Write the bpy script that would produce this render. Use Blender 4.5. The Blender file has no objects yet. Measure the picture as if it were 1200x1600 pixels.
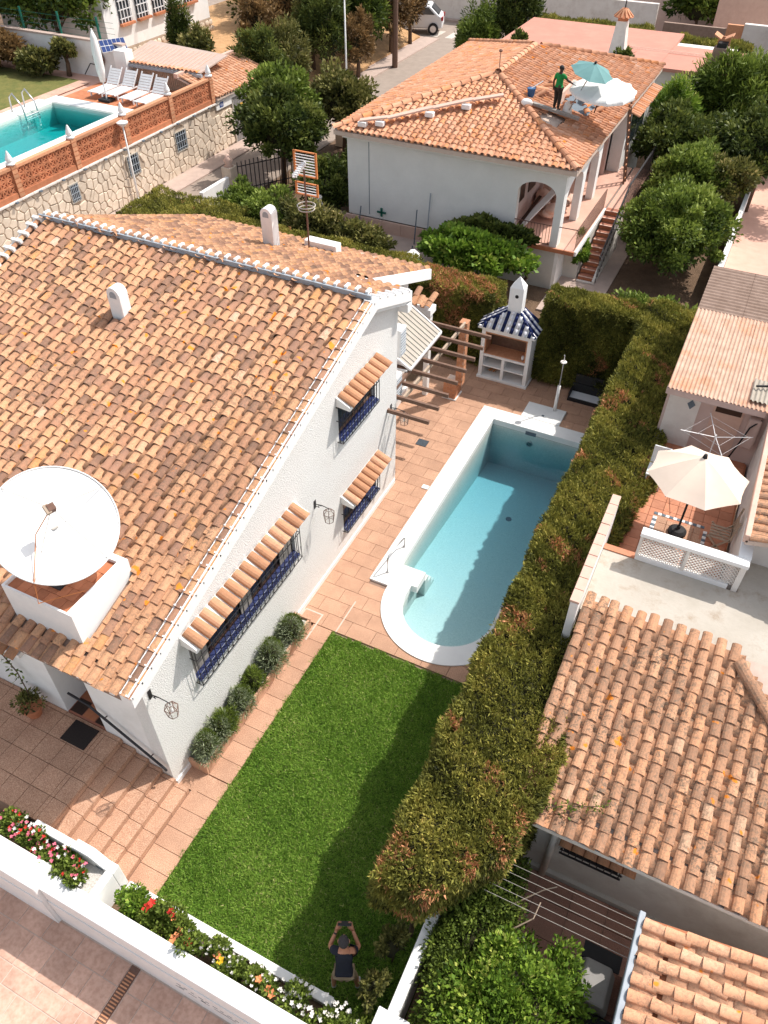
import bpy, math, random
import numpy as np
from mathutils import Vector, Matrix

R = random.Random(11)
NR = np.random.default_rng(11)
SC = bpy.context.scene
COL = SC.collection
rad = math.radians

# ------------------------------------------------------------------ camera
# world: X runs across the pool, Y along the house wall away from the camera, Z up
CAMLOC = Vector((5.40, -3.73, 11.5))
tilt, roll, yaw = rad(44.122), rad(-0.219), rad(25.909)
def _w(v):   # camera-aligned ground frame -> world frame
    a = (math.sin(yaw), math.cos(yaw)); b = (math.cos(yaw), -math.sin(yaw))
    return Vector((v[0]*b[0]+v[1]*b[1], v[0]*a[0]+v[1]*a[1], v[2]))
fwd = Vector((0, math.cos(tilt), -math.sin(tilt))); rt = Vector((1, 0, 0)); dn = fwd.cross(rt)
rt2 = math.cos(roll)*rt + math.sin(roll)*dn; dn2 = -math.sin(roll)*rt + math.cos(roll)*dn
F_, R_, D_ = _w(fwd), _w(rt2), _w(dn2)
cam = bpy.data.cameras.new('camera'); cam.sensor_fit = 'VERTICAL'; cam.sensor_height = 36.0
cam.lens = 36.0*1210.42/1600.0; cam.clip_end = 600; cam.clip_start = .1
camo = bpy.data.objects.new('camera', cam); COL.objects.link(camo)
M = Matrix((R_, -D_, -F_)).transposed().to_4x4(); M.translation = CAMLOC
camo.matrix_world = M
SC.camera = camo

# ------------------------------------------------------------------ light
SUN = Vector((0.46, 0.60, 1.0)).normalized()      # towards the sun
el = math.asin(SUN.z); az = math.atan2(SUN.x, SUN.y)
wd = bpy.data.worlds.new('World'); SC.world = wd; wd.use_nodes = True
nt = wd.node_tree; nt.nodes.clear()
wo = nt.nodes.new('ShaderNodeOutputWorld'); wb = nt.nodes.new('ShaderNodeBackground')
sk = nt.nodes.new('ShaderNodeTexSky'); sk.sky_type = 'NISHITA'; sk.sun_disc = False
sk.sun_elevation = el; sk.sun_rotation = az; sk.air_density = 1.0; sk.dust_density = 2.0; sk.ozone_density = .6
hs0 = nt.nodes.new('ShaderNodeHueSaturation'); hs0.inputs['Saturation'].default_value = .38
nt.links.new(sk.outputs[0], hs0.inputs['Color']); nt.links.new(hs0.outputs[0], wb.inputs[0]); nt.links.new(wb.outputs[0], wo.inputs[0])
wb.inputs[1].default_value = 0.15
sl = bpy.data.lights.new('sun', 'SUN'); sl.energy = 3.15; sl.angle = rad(0.5); sl.color = (1.0, .935, .86)
so = bpy.data.objects.new('sun', sl); COL.objects.link(so)
so.rotation_euler = SUN.to_track_quat('Z', 'Y').to_euler(); so.location = (0, 0, 40)
SC.view_settings.view_transform = 'Standard'; SC.view_settings.look = 'None'
SC.view_settings.exposure = 0.6; SC.view_settings.gamma = 1.0
SC.view_settings.use_curve_mapping = False
SC.render.engine = 'CYCLES'

# ------------------------------------------------------------------ materials
def nodes(name):
    m = bpy.data.materials.new(name); m.use_nodes = True
    t = m.node_tree; t.nodes.clear()
    o = t.nodes.new('ShaderNodeOutputMaterial'); b = t.nodes.new('ShaderNodeBsdfPrincipled')
    t.links.new(b.outputs[0], o.inputs[0])
    return m, t, b
def N(t, k, **kw):
    n = t.nodes.new('ShaderNode'+k)
    for a, v in kw.items(): setattr(n, a, v)
    return n
def c4(c): return (c[0], c[1], c[2], 1)
def noise(t, scale, detail=3, rough=.6, vec=None, dist=0):
    n = N(t, 'TexNoise'); n.inputs['Scale'].default_value = scale
    n.inputs['Detail'].default_value = detail; n.inputs['Roughness'].default_value = rough
    n.inputs['Distortion'].default_value = dist
    if vec is not None: t.links.new(vec, n.inputs['Vector'])
    return n
def ramp(t, src, stops, interp='LINEAR'):
    r = N(t, 'ValToRGB'); r.color_ramp.interpolation = interp
    e = r.color_ramp.elements
    while len(e) < len(stops): e.new(.5)
    for i, (p, c) in enumerate(stops):
        e[i].position = p; e[i].color = c4(c) if len(c) == 3 else c
    t.links.new(src, r.inputs[0]); return r
def mix(t, fac, a, b, mode='MIX'):
    m = N(t, 'Mix', data_type='RGBA', blend_type=mode)
    for s, v in ((m.inputs[0], fac), (m.inputs[6], a), (m.inputs[7], b)):
        if hasattr(v, 'links') or hasattr(v, 'is_linked'): t.links.new(v, s)
        elif isinstance(v, (int, float)): s.default_value = v
        else: s.default_value = c4(v)
    return m.outputs[2]
def pos(t): return N(t, 'NewGeometry').outputs['Position']
def bumpn(t, b, h, strength=.3, dist=.01):
    u = N(t, 'Bump'); u.inputs['Strength'].default_value = strength; u.inputs['Distance'].default_value = dist
    t.links.new(h, u.inputs['Height']); t.links.new(u.outputs[0], b.inputs['Normal'])
def simple(name, c, c2=None, scale=4, rough=.7, bump=0, bscale=60, metal=0, spec=.4, c3=None, big=.6, bdist=.01, objvar=0):
    m, t, b = nodes(name); p = pos(t)
    c2 = c2 or tuple(x*.8 for x in c)
    n1 = noise(t, scale, 5, .65, p)
    r1 = ramp(t, n1.outputs[0], [(.3, c2), (.68, c)])
    col = r1.outputs[0]
    if c3:
        n2 = noise(t, big, 6, .7, p)
        f = ramp(t, n2.outputs[0], [(.5, (0, 0, 0)), (.7, (1, 1, 1))])
        col = mix(t, f.outputs[0], col, c3)
    if objvar:
        oi = N(t, 'ObjectInfo'); h = N(t, 'HueSaturation')
        mr = N(t, 'MapRange'); mr.inputs[3].default_value = 1-objvar; mr.inputs[4].default_value = 1+objvar
        t.links.new(oi.outputs['Random'], mr.inputs[0]); t.links.new(mr.outputs[0], h.inputs['Value'])
        t.links.new(col, h.inputs['Color']); col = h.outputs[0]
    t.links.new(col, b.inputs['Base Color'])
    b.inputs['Roughness'].default_value = rough; b.inputs['Metallic'].default_value = metal
    b.inputs['Specular IOR Level'].default_value = spec
    if bump:
        nb = noise(t, bscale, 3, .6, p); bumpn(t, b, nb.outputs[0], bump, bdist)
    return m
def tilemat(name, stops, lichen=.25, dark=(.16, .115, .08), orange=True):
    m, t, b = nodes(name); p = pos(t)
    at = N(t, 'Attribute', attribute_name='tint')
    base = ramp(t, at.outputs['Fac'], stops).outputs[0]
    n1 = noise(t, 9, 6, .7, p)
    f1 = ramp(t, n1.outputs[0], [(.42, (0, 0, 0)), (.72, (1, 1, 1))])
    col = mix(t, f1.outputs[0], base, mix(t, .5, base, (.48, .255, .15)))
    # dark weathered patches, stronger on some tiles
    n2 = noise(t, 22, 8, .8, p, .6)
    f2 = ramp(t, n2.outputs[0], [(.47, (0, 0, 0)), (.58, (1, 1, 1))])
    n3 = noise(t, 1.7, 4, .6, p)
    f3 = ramp(t, n3.outputs[0], [(.35, (.25, .25, .25)), (.7, (1, 1, 1))])
    mm = N(t, 'Math', operation='MULTIPLY'); t.links.new(f2.outputs[0], mm.inputs[0]); t.links.new(f3.outputs[0], mm.inputs[1])
    m2 = N(t, 'Math', operation='MULTIPLY'); t.links.new(mm.outputs[0], m2.inputs[0]); m2.inputs[1].default_value = lichen*2.4
    mc = N(t, 'Math', operation='MINIMUM'); t.links.new(m2.outputs[0], mc.inputs[0]); mc.inputs[1].default_value = 1
    col = mix(t, mc.outputs[0], col, dark)
    n5 = noise(t, 60, 4, .7, p)
    f5 = ramp(t, n5.outputs[0], [(.62, (0, 0, 0)), (.72, (.7, .7, .7))])
    col = mix(t, f5.outputs[0], col, (.62, .53, .42))
    if orange:
        n4 = noise(t, 5.5, 2, .4, p)
        f4 = ramp(t, n4.outputs[0], [(.695, (0, 0, 0)), (.73, (1, 1, 1))])
        col = mix(t, f4.outputs[0], col, (.75, .24, .03))
    t.links.new(col, b.inputs['Base Color']); b.inputs['Roughness'].default_value = .88
    b.inputs['Specular IOR Level'].default_value = .2
    bumpn(t, b, n2.outputs[0], .5, .006)
    return m
def leafmat(name, stops, rough=.55, trans=.25):
    m, t, b = nodes(name)
    at = N(t, 'Attribute', attribute_name='tint')
    r = ramp(t, at.outputs['Fac'], stops)
    t.links.new(r.outputs[0], b.inputs['Base Color']); b.inputs['Roughness'].default_value = rough
    b.inputs['Specular IOR Level'].default_value = .25
    if trans:
        tr = N(t, 'BsdfTranslucent'); t.links.new(r.outputs[0], tr.inputs[0])
        mx = N(t, 'MixShader'); mx.inputs[0].default_value = trans
        o = [n for n in t.nodes if n.type == 'OUTPUT_MATERIAL'][0]
        t.links.new(b.outputs[0], mx.inputs[1]); t.links.new(tr.outputs[0], mx.inputs[2]); t.links.new(mx.outputs[0], o.inputs[0])
    return m
MT = {}
WH = (.86, .85, .82)
MT['stucco'] = simple('white_stucco', WH, (.74, .73, .71), 30, .85, 1.0, 48, bdist=.02, spec=.2, c3=(.78, .76, .73), big=.8)
MT['white'] = simple('white_plaster', (.86, .85, .83), (.78, .77, .75), 2.2, .8, .25, 25, c3=(.74, .73, .70), big=1.3, spec=.25)
MT['whitemould'] = simple('white_mould', (.87, .86, .84), (.80, .80, .79), 6, .75, .1, 20, spec=.25)
MT['oldwhite'] = simple('stained_plaster', (.80, .76, .71), (.70, .65, .60), 2, .85, .3, 25, c3=(.60, .54, .49), big=1.1)
MT['neighwall'] = simple('neighbour_plaster', (.76, .755, .73), (.70, .695, .67), 1.5, .85, .5, 22, bdist=.02)
MT['basewall'] = simple('cream_plaster', (.62, .60, .55), (.52, .50, .46), 1.5, .85, .3, 22)
MT['pinkwall'] = simple('pink_plaster', (.62, .47, .42), (.52, .39, .35), 2, .85, .2, 20)
MT['coping'] = simple('pool_coping', (.84, .84, .82), (.78, .78, .76), 3, .6, .1, 30, spec=.4)
MT['pavebase'] = simple('mortar_bed', (.30, .20, .15), (.24, .16, .12), 8, .9)
MT['joint'] = simple('pale_grout', (.62, .50, .42), (.54, .42, .35), 8, .9)
def terrazzo(name, a, b_, c, sp=260, objvar=.07):
    m, t, b = nodes(name); p = pos(t)
    n1 = noise(t, sp, 2, .5, p); n2 = noise(t, 2.3, 5, .6, p)
    r1 = ramp(t, n1.outputs[0], [(.34, b_), (.5, a), (.66, c)])
    f2 = ramp(t, n2.outputs[0], [(.35, (.86, .84, .83)), (.65, (1.05, 1.04, 1.03))])
    col = mix(t, 1.0, r1.outputs[0], f2.outputs[0], 'MULTIPLY')
    oi = N(t, 'ObjectInfo'); h = N(t, 'HueSaturation'); mr = N(t, 'MapRange')
    mr.inputs[3].default_value = 1-objvar; mr.inputs[4].default_value = 1+objvar
    t.links.new(oi.outputs['Random'], mr.inputs[0]); t.links.new(mr.outputs[0], h.inputs['Value']); t.links.new(col, h.inputs['Color'])
    t.links.new(h.outputs[0], b.inputs['Base Color']); b.inputs['Roughness'].default_value = .82; b.inputs['Specular IOR Level'].default_value = .25
    bumpn(t, b, n1.outputs[0], .3, .003)
    return m
MT['paver'] = terrazzo('washed_terrazzo', (.50, .295, .195), (.34, .18, .115), (.62, .41, .29), 90)
MT['paverdark'] = terrazzo('red_terrazzo', (.42, .235, .18), (.31, .165, .125), (.54, .33, .25), 110)
MT['pinkslab'] = terrazzo('pink_slab', (.60, .385, .295), (.53, .33, .25), (.65, .43, .335), 18, .10)
MT['pinkfloor'] = simple('pink_floor', (.66, .40, .31), (.58, .34, .26), 3, .8)
MT['terra'] = simple('terracotta', (.56, .215, .105), (.44, .16, .075), 7, .8, .2, 60, objvar=.18)
MT['brick'] = simple('orange_brick', (.60, .30, .17), (.50, .22, .11), 14, .85, .3, 60, objvar=.2)
MT['patiotile'] = simple('patio_terracotta', (.56, .235, .13), (.46, .175, .09), 5, .6, .1, 60, objvar=.13)
MT['step'] = simple('stair_red', (.42, .17, .11), (.34, .13, .08), 6, .8)
MT['blue'] = simple('cobalt_glaze', (.007, .018, .095), (.004, .010, .06), 9, .4, .05, 20, spec=.2, objvar=.25)
MT['whiteglaze'] = simple('white_glaze', (.82, .82, .84), (.7, .7, .75), 9, .15, .05, 20, spec=.6)
MT['iron'] = simple('black_iron', (.03, .027, .03), (.02, .018, .02), 20, .5, spec=.4)
MT['rust'] = simple('rusty_iron', (.20, .11, .08), (.13, .07, .05), 20, .8)
MT['wood'] = simple('brown_timber', (.20, .115, .08), (.13, .075, .05), 14, .7, .2, 60)
MT['paletimber'] = simple('pale_timber', (.46, .36, .27), (.36, .27, .2), 14, .7, .2, 60)
MT['darkwood'] = simple('dark_door', (.06, .03, .02), (.035, .018, .012), 14, .5, .2, 60)
MT['glass'] = simple('dark_glass', (.03, .04, .05), (.02, .025, .03), 3, .08, spec=.8)
MT['greywood'] = simple('grey_shutter', (.33, .30, .27), (.22, .2, .18), 12, .7)
MT['dish'] = simple('dish_white', (.74, .74, .73), (.70, .70, .69), 3, .45, spec=.4)
MT['steel'] = simple('steel', (.6, .6, .6), (.5, .5, .5), 5, .3, metal=.8)
MT['greymetal'] = simple('grey_flashing', (.36, .40, .44), (.28, .32, .36), 5, .5)
MT['whitemetal'] = simple('white_metal', (.8, .8, .8), (.72, .72, .72), 5, .4)
MT['louver'] = simple('cream_awning', (.40, .36, .30), (.34, .30, .25), 5, .6)
MT['concrete'] = simple('grey_render', (.54, .50, .44), (.42, .38, .32), 1.4, .9, .4, 18, c3=(.36, .29, .22), big=2.8)
MT['asphalt'] = simple('road_asphalt', (.36, .29, .24), (.29, .235, .195), 2.5, .9, .3, 60)
MT['pavement'] = simple('pavement', (.52, .40, .34), (.43, .33, .28), 3, .9, .2, 40)
MT['roadpaint'] = simple('road_paint', (.66, .6, .54), (.5, .44, .38), 9, .8)
MT['soil'] = simple('soil', (.19, .12, .075), (.12, .075, .045), 3, .95, .8, 22, bdist=.04)
MT['drygrass'] = simple('dry_field', (.60, .36, .18), (.42, .24, .11), 3, .95, .8, 20, c3=(.34, .20, .09), big=1.2, bdist=.05)
MT['ground'] = simple('ground', (.34, .23, .15), (.20, .15, .09), .8, .95, .6, 10, c3=(.12, .13, .05), big=.35, bdist=.05)
MT['lawnbase'] = simple('lawn_soil', (.09, .15, .025), (.06, .10, .015), 9, .95, .8, 60, bdist=.03)
MT['lawnfar'] = simple('far_lawn', (.20, .18, .05), (.11, .13, .03), 3, .95, .8, 40, bdist=.03)
MT['stone'] = simple('field_stone', (.72, .61, .49), (.60, .49, .38), 6, .9, .5, 30, objvar=.14)
MT['stonejoint'] = simple('stone_mortar', (.50, .40, .31), (.42, .33, .25), 6, .95)
MT['brown'] = simple('bark', (.13, .085, .055), (.08, .05, .035), 12, .9, .6, 30)
MT['black'] = simple('black_rubber', (.02, .02, .022), (.012, .012, .013), 8, .7)
MT['mat_'] = simple('door_mat_dark', (.035, .025, .022), (.02, .015, .013), 60, .95)
MT['fabric'] = simple('cream_canvas', (.80, .66, .54), (.74, .60, .49), 3, .85)
MT['whitefab'] = simple('white_canvas', (.82, .81, .78), (.76, .75, .72), 3, .85)
MT['teal'] = simple('teal_canvas', (.15, .31, .31), (.12, .26, .26), 3, .85)
MT['greenshirt'] = simple('green_cotton', (.01, .27, .06), (.008, .20, .045), 8, .85)
MT['navy'] = simple('navy_cotton', (.015, .017, .028), (.01, .011, .018), 12, .85)
MT['trouser'] = simple('dark_trousers', (.035, .025, .018), (.02, .015, .012), 12, .85)
MT['khaki'] = simple('khaki_cotton', (.42, .31, .20), (.34, .25, .16), 12, .85)
MT['skin'] = simple('skin', (.48, .22, .13), (.42, .18, .10), 12, .55)
MT['skind'] = simple('dark_skin', (.07, .035, .022), (.05, .025, .016), 12, .55)
MT['hair'] = simple('grey_hair', (.055, .045, .045), (.03, .025, .025), 60, .8)
MT['shoe'] = simple('shoe_white', (.5, .5, .5), (.4, .4, .4), 12, .7)
MT['pinkroof'] = simple('pink_flat_roof', (.55, .25, .185), (.48, .215, .16), 1.5, .9, c3=(.54, .27, .2), big=1.0)
MT['corr'] = simple('corrugated_pink', (.60, .42, .32), (.46, .29, .21), 6, .85, c3=(.55, .25, .13), big=1.4)
MT['corrdark'] = simple('corrugated_brown', (.34, .24, .19), (.24, .16, .12), 6, .85)
MT['corrgrey'] = simple('corrugated_grey', (.45, .40, .33), (.33, .29, .24), 6, .85)
MT['cable'] = simple('cable', (.45, .42, .38), (.4, .37, .33), 9, .6)
MT['greenpaint'] = simple('green_paint', (.01, .14, .10), (.008, .10, .07), 9, .5)
MT['cover'] = simple('grey_cover', (.30, .29, .28), (.24, .23, .22), 5, .7)
MT['carbody'] = simple('car_white', (.75, .75, .76), (.7, .7, .7), 3, .25, spec=.6)
MT['red'] = simple('lamp_red', (.4, .02, .02), (.3, .01, .01), 9, .3)
MT['garage'] = simple('garage_grey', (.27, .26, .255), (.22, .21, .205), 4, .55)
MT['notice'] = simple('yellow_notice', (.75, .45, .08), (.6, .35, .06), 9, .6)
MT['ink'] = simple('ink_blue', (.02, .08, .3), (.015, .06, .24), 9, .5)
MT['inkgrey'] = simple('ink_grey', (.14, .18, .22), (.1, .13, .16), 9, .7)
MT['gravel'] = simple('white_gravel', (.7, .68, .64), (.4, .36, .32), 40, .9, .6, 60)
MT['bucketblue'] = simple('blue_plastic', (.02, .10, .26), (.015, .08, .2), 9, .5)
MT['greenplastic'] = simple('green_plastic', (.02, .38, .2), (.015, .3, .16), 30, .6)
MT['trough'] = simple('pink_mortar', (.66, .46, .37), (.58, .38, .3), 4, .85)
MT['antorange'] = simple('orange_frame', (.60, .22, .07), (.5, .17, .05), 6, .6)
MT['solar'] = simple('solar_cell', (.02, .05, .2), (.015, .04, .14), 6, .2)
# pool finish: pale mosaic, darker and bluer with depth (light lost in deep water, painted into the liner colour)
def poolmat(name, shallow, deep, z0, z1):
    m, t, b = nodes(name); p = pos(t)
    sx = N(t, 'SeparateXYZ'); t.links.new(p, sx.inputs[0])
    n1 = noise(t, 26, 4, .7, p); n2 = noise(t, 3, 4, .6, p)
    mr = N(t, 'MapRange'); mr.inputs[1].default_value = z0; mr.inputs[2].default_value = z1
    t.links.new(sx.outputs[2], mr.inputs[0])
    base = mix(t, mr.outputs[0], shallow, deep)
    f = ramp(t, n1.outputs[0], [(.35, (.84, .9, .9)), (.65, (1.06, 1.04, 1.03))])
    col = mix(t, 1, base, f.outputs[0], 'MULTIPLY')
    f2 = ramp(t, n2.outputs[0], [(.35, (.94, .96, .95)), (.65, (1.03, 1.02, 1.02))])
    col = mix(t, 1, col, f2.outputs[0], 'MULTIPLY')
    t.links.new(col, b.inputs['Base Color']); b.inputs['Roughness'].default_value = .5
    return m
MT['pool'] = poolmat('pool_mosaic', (.36, .58, .56), (.13, .46, .53), -.15, -1.3)
TG = [(0, (.20, .115, .08)), (.25, (.32, .175, .12)), (.42, (.43, .22, .13)), (.58, (.56, .30, .165)), (.88, (.62, .345, .20)), (.96, (.56, .27, .10)), (1, (.68, .46, .36))]
MT['tile'] = tilemat('clay_tile', TG, .36)
MT['tilefar'] = tilemat('clay_tile_orange', [(0, (.42, .19, .11)), (.3, (.58, .28, .16)), (.7, (.66, .35, .22)), (.88, (.62, .25, .10)), (1, (.70, .45, .33))], .16, (.28, .14, .08))
MT['tileold'] = tilemat('clay_tile_lichen', [(0, (.27, .15, .095)), (.3, (.42, .23, .14)), (.6, (.56, .30, .175)), (.85, (.64, .32, .17)), (1, (.60, .40, .27))], .55, (.19, .135, .095))
MT['tileclean'] = tilemat('clay_tile_new', [(0, (.52, .25, .14)), (.5, (.64, .34, .20)), (1, (.72, .43, .28))], .30, (.22, .14, .10))
MT['tileaw'] = tilemat('clay_tile_awning', [(0, (.40, .20, .11)), (.4, (.52, .27, .15)), (1, (.62, .35, .22))], .26, (.26, .14, .09), False)
MT['hedge'] = leafmat('cypress', [(0, (.025, .028, .008)), (.3, (.14, .145, .028)), (.55, (.30, .285, .055)), (.80, (.48, .41, .10)), (.84, (.46, .23, .10)), (1, (.78, .36, .18))], .7, .2)
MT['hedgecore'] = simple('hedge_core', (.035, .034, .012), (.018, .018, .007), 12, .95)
MT['leafdark'] = leafmat('leaf_dark', [(0, (.016, .032, .008)), (.5, (.085, .115, .024)), (.85, (.17, .20, .04)), (1, (.26, .28, .07))])
MT['leafmid'] = leafmat('leaf_mid', [(0, (.025, .05, .01)), (.5, (.13, .185, .03)), (.85, (.25, .32, .055)), (1, (.36, .42, .10))])
MT['leafbright'] = leafmat('leaf_bright', [(0, (.03, .06, .01)), (.5, (.13, .23, .025)), (.85, (.28, .40, .05)), (1, (.48, .52, .12))])
MT['leafolive'] = leafmat('leaf_olive', [(0, (.03, .035, .012)), (.5, (.13, .135, .035)), (.85, (.26, .24, .07)), (1, (.46, .38, .16))])
MT['leafgrey'] = leafmat('leaf_lavender', [(0, (.08, .10, .05)), (.5, (.27, .32, .18)), (1, (.52, .57, .38))])
MT['leafbrown'] = leafmat('leaf_dry', [(0, (.06, .035, .015)), (.5, (.22, .135, .055)), (1, (.42, .26, .11))])
MT['grass'] = leafmat('grass_blade', [(0, (.05, .13, .015)), (.45, (.20, .36, .045)), (.85, (.38, .52, .10)), (1, (.62, .58, .26))], .6, .3)
for k, c in (('pinkpetal', (.75, .16, .24)), ('redpetal', (.62, .03, .02)), ('whitepetal', (.82, .78, .72)), ('orangepetal', (.85, .30, .12)), ('yellowpetal', (.85, .50, .02))):
    MT[k] = simple(k, c, tuple(x*.85 for x in c), 40, .7)

# ------------------------------------------------------------------ mesh helpers
ORG = {}
def link(o, parent=None):
    COL.objects.link(o)
    if parent is not None: o.parent = parent
    return o
def org(o): return ORG.get(o.name, Vector((0, 0, 0))) if o is not None else Vector((0, 0, 0))
def tag(o, label=None, cat=None, group=None, kind=None):
    if label: o['label'] = label
    if cat: o['category'] = cat
    if group: o['group'] = group
    if kind: o['kind'] = kind
    return o
def thing(name, label, cat, loc=(0, 0, 0), group=None):
    o = bpy.data.objects.new(name, None); o.empty_display_size = .2
    COL.objects.link(o); o.location = loc; ORG[o.name] = Vector(loc)
    return tag(o, label, cat, group)
class MB:
    def __init__(s): s.v = []; s.f = []
    def add(s, vs, fs):
        n = len(s.v); s.v += [tuple(v) for v in vs]; s.f += [tuple(i+n for i in f) for f in fs]; return s
    def box(s, x0, x1, y0, y1, z0, z1):
        return s.add([(x0, y0, z0), (x1, y0, z0), (x1, y1, z0), (x0, y1, z0), (x0, y0, z1), (x1, y0, z1), (x1, y1, z1), (x0, y1, z1)],
                     [(0, 3, 2, 1), (4, 5, 6, 7), (0, 1, 5, 4), (1, 2, 6, 5), (2, 3, 7, 6), (3, 0, 4, 7)])
    def obox(s, c, ax, ay, az, hx, hy, hz):
        c = Vector(c); ax = Vector(ax).normalized()*hx; ay = Vector(ay).normalized()*hy; az = Vector(az).normalized()*hz
        vs = [c+sx*ax+sy*ay+sz*az for sz in (-1, 1) for sx, sy in ((-1, -1), (1, -1), (1, 1), (-1, 1))]
        return s.add(vs, [(0, 3, 2, 1), (4, 5, 6, 7), (0, 1, 5, 4), (1, 2, 6, 5), (2, 3, 7, 6), (3, 0, 4, 7)])
    def beam(s, a, b, w, h, up=(0, 0, 1)):
        a = Vector(a); b = Vector(b); d = (b-a); L = d.length; d.normalize(); up = Vector(up)
        x = d.cross(up)
        if x.length < 1e-4: x = d.cross(Vector((1, 0, 0)))
        x.normalize(); z = x.cross(d)
        return s.obox((a+b)/2, d, x, z, L/2, w/2, h/2)
    def tube(s, pts, r, n=8, cap=True):
        pts = [Vector(p) for p in pts]; rs = r if isinstance(r, (list, tuple)) else [r]*len(pts)
        rings = []; up = None
        for i, p in enumerate(pts):
            d = (pts[min(i+1, len(pts)-1)]-pts[max(i-1, 0)]).normalized()
            if up is None:
                up = d.cross(Vector((0, 0, 1)))
                if up.length < .05: up = d.cross(Vector((1, 0, 0)))
            x = (up-d*up.dot(d)).normalized(); up = x; y = d.cross(x)
            rings.append([p+(x*math.cos(2*math.pi*k/n)+y*math.sin(2*math.pi*k/n))*rs[i] for k in range(n)])
        vs = [v for rg in rings for v in rg]; fs = []
        for i in range(len(pts)-1):
            for k in range(n): fs.append((i*n+k, i*n+(k+1) % n, (i+1)*n+(k+1) % n, (i+1)*n+k))
        if cap: fs.append(tuple(range(n-1, -1, -1))); fs.append(tuple((len(pts)-1)*n+k for k in range(n)))
        return s.add(vs, fs)
    def lathe(s, c, prof, n=16):
        vs = []; fs = []
        for r, z in prof:
            for k in range(n): a = 2*math.pi*k/n; vs.append((c[0]+r*math.cos(a), c[1]+r*math.sin(a), c[2]+z))
        for i in range(len(prof)-1):
            for k in range(n): fs.append((i*n+k, i*n+(k+1) % n, (i+1)*n+(k+1) % n, (i+1)*n+k))
        fs.append(tuple(range(n-1, -1, -1))); fs.append(tuple((len(prof)-1)*n+k for k in range(n)))
        return s.add(vs, fs)
    def prism(s, poly, off):
        """poly: list of 3D points, extruded along off"""
        p = [Vector(q) for q in poly]; off = Vector(off); n = len(p)
        vs = p+[q+off for q in p]
        fs = [tuple(range(n-1, -1, -1)), tuple(range(n, 2*n))]+[(i, (i+1) % n, n+(i+1) % n, n+i) for i in range(n)]
        return s.add(vs, fs)
    def build(s, name, mat, parent=None, label=None, cat=None, group=None, kind=None, smooth=False, bevel=0, local=False):
        me = bpy.data.meshes.new(name); o0 = Vector((0, 0, 0)) if local else org(parent)
        vs = s.v if o0.length == 0 else [(v[0]-o0.x, v[1]-o0.y, v[2]-o0.z) for v in s.v]
        me.from_pydata(vs, [], s.f); me.materials.append(MT[mat] if isinstance(mat, str) else mat)
        if smooth:
            me.polygons.foreach_set('use_smooth', [True]*len(me.polygons))
        o = bpy.data.objects.new(name, me); link(o, parent)
        if parent is not None: ORG[o.name] = o0
        if bevel:
            b = o.modifiers.new('bevel', 'BEVEL'); b.width = bevel; b.segments = 2; b.limit_method = 'ANGLE'; b.angle_limit = rad(50)
        return tag(o, label, cat, group, kind)
def bx(name, mat, parent, x0, x1, y0, y1, z0, z1, bevel=0, **kw):
    return MB().box(x0, x1, y0, y1, z0, z1).build(name, mat, parent, bevel=bevel, **kw)
def struct(name, mb, mat): return mb.build(name, mat, kind='structure')
def rawmesh(name, V, F, mat, parent=None, tint=None, smooth=False, **kw):
    """numpy verts (n,3) and quads/tris (m,k)"""
    o0 = org(parent); V = np.asarray(V, dtype=np.float32)-np.array(o0, dtype=np.float32)
    me = bpy.data.meshes.new(name); F = np.asarray(F, dtype=np.int32); k = F.shape[1]
    me.vertices.add(len(V)); me.vertices.foreach_set('co', V.ravel())
    me.loops.add(F.size); me.loops.foreach_set('vertex_index', F.ravel())
    me.polygons.add(len(F)); me.polygons.foreach_set('loop_start', np.arange(0, F.size, k, dtype=np.int32))
    if smooth: me.polygons.foreach_set('use_smooth', np.ones(len(F), dtype=bool))
    me.update(calc_edges=True)
    if tint is not None:
        a = me.attributes.new('tint', 'FLOAT', 'POINT'); a.data.foreach_set('value', np.asarray(tint, dtype=np.float32))
    me.materials.append(MT[mat])
    o = bpy.data.objects.new(name, me); link(o, parent)
    if parent is not None: ORG[o.name] = o0
    return tag(o, **kw)
def copy_tree(o, parent=None):
    c = o.copy(); COL.objects.link(c)
    if parent is not None: c.parent = parent
    for ch in list(o.children): copy_tree(ch, c)
    return c
def inst(name, me, parent, mat4):
    o = bpy.data.objects.new(name, me); COL.objects.link(o); o.parent = parent
    m = mat4.copy(); m.translation = m.translation-org(parent); o.matrix_basis = m
    return o

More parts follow.
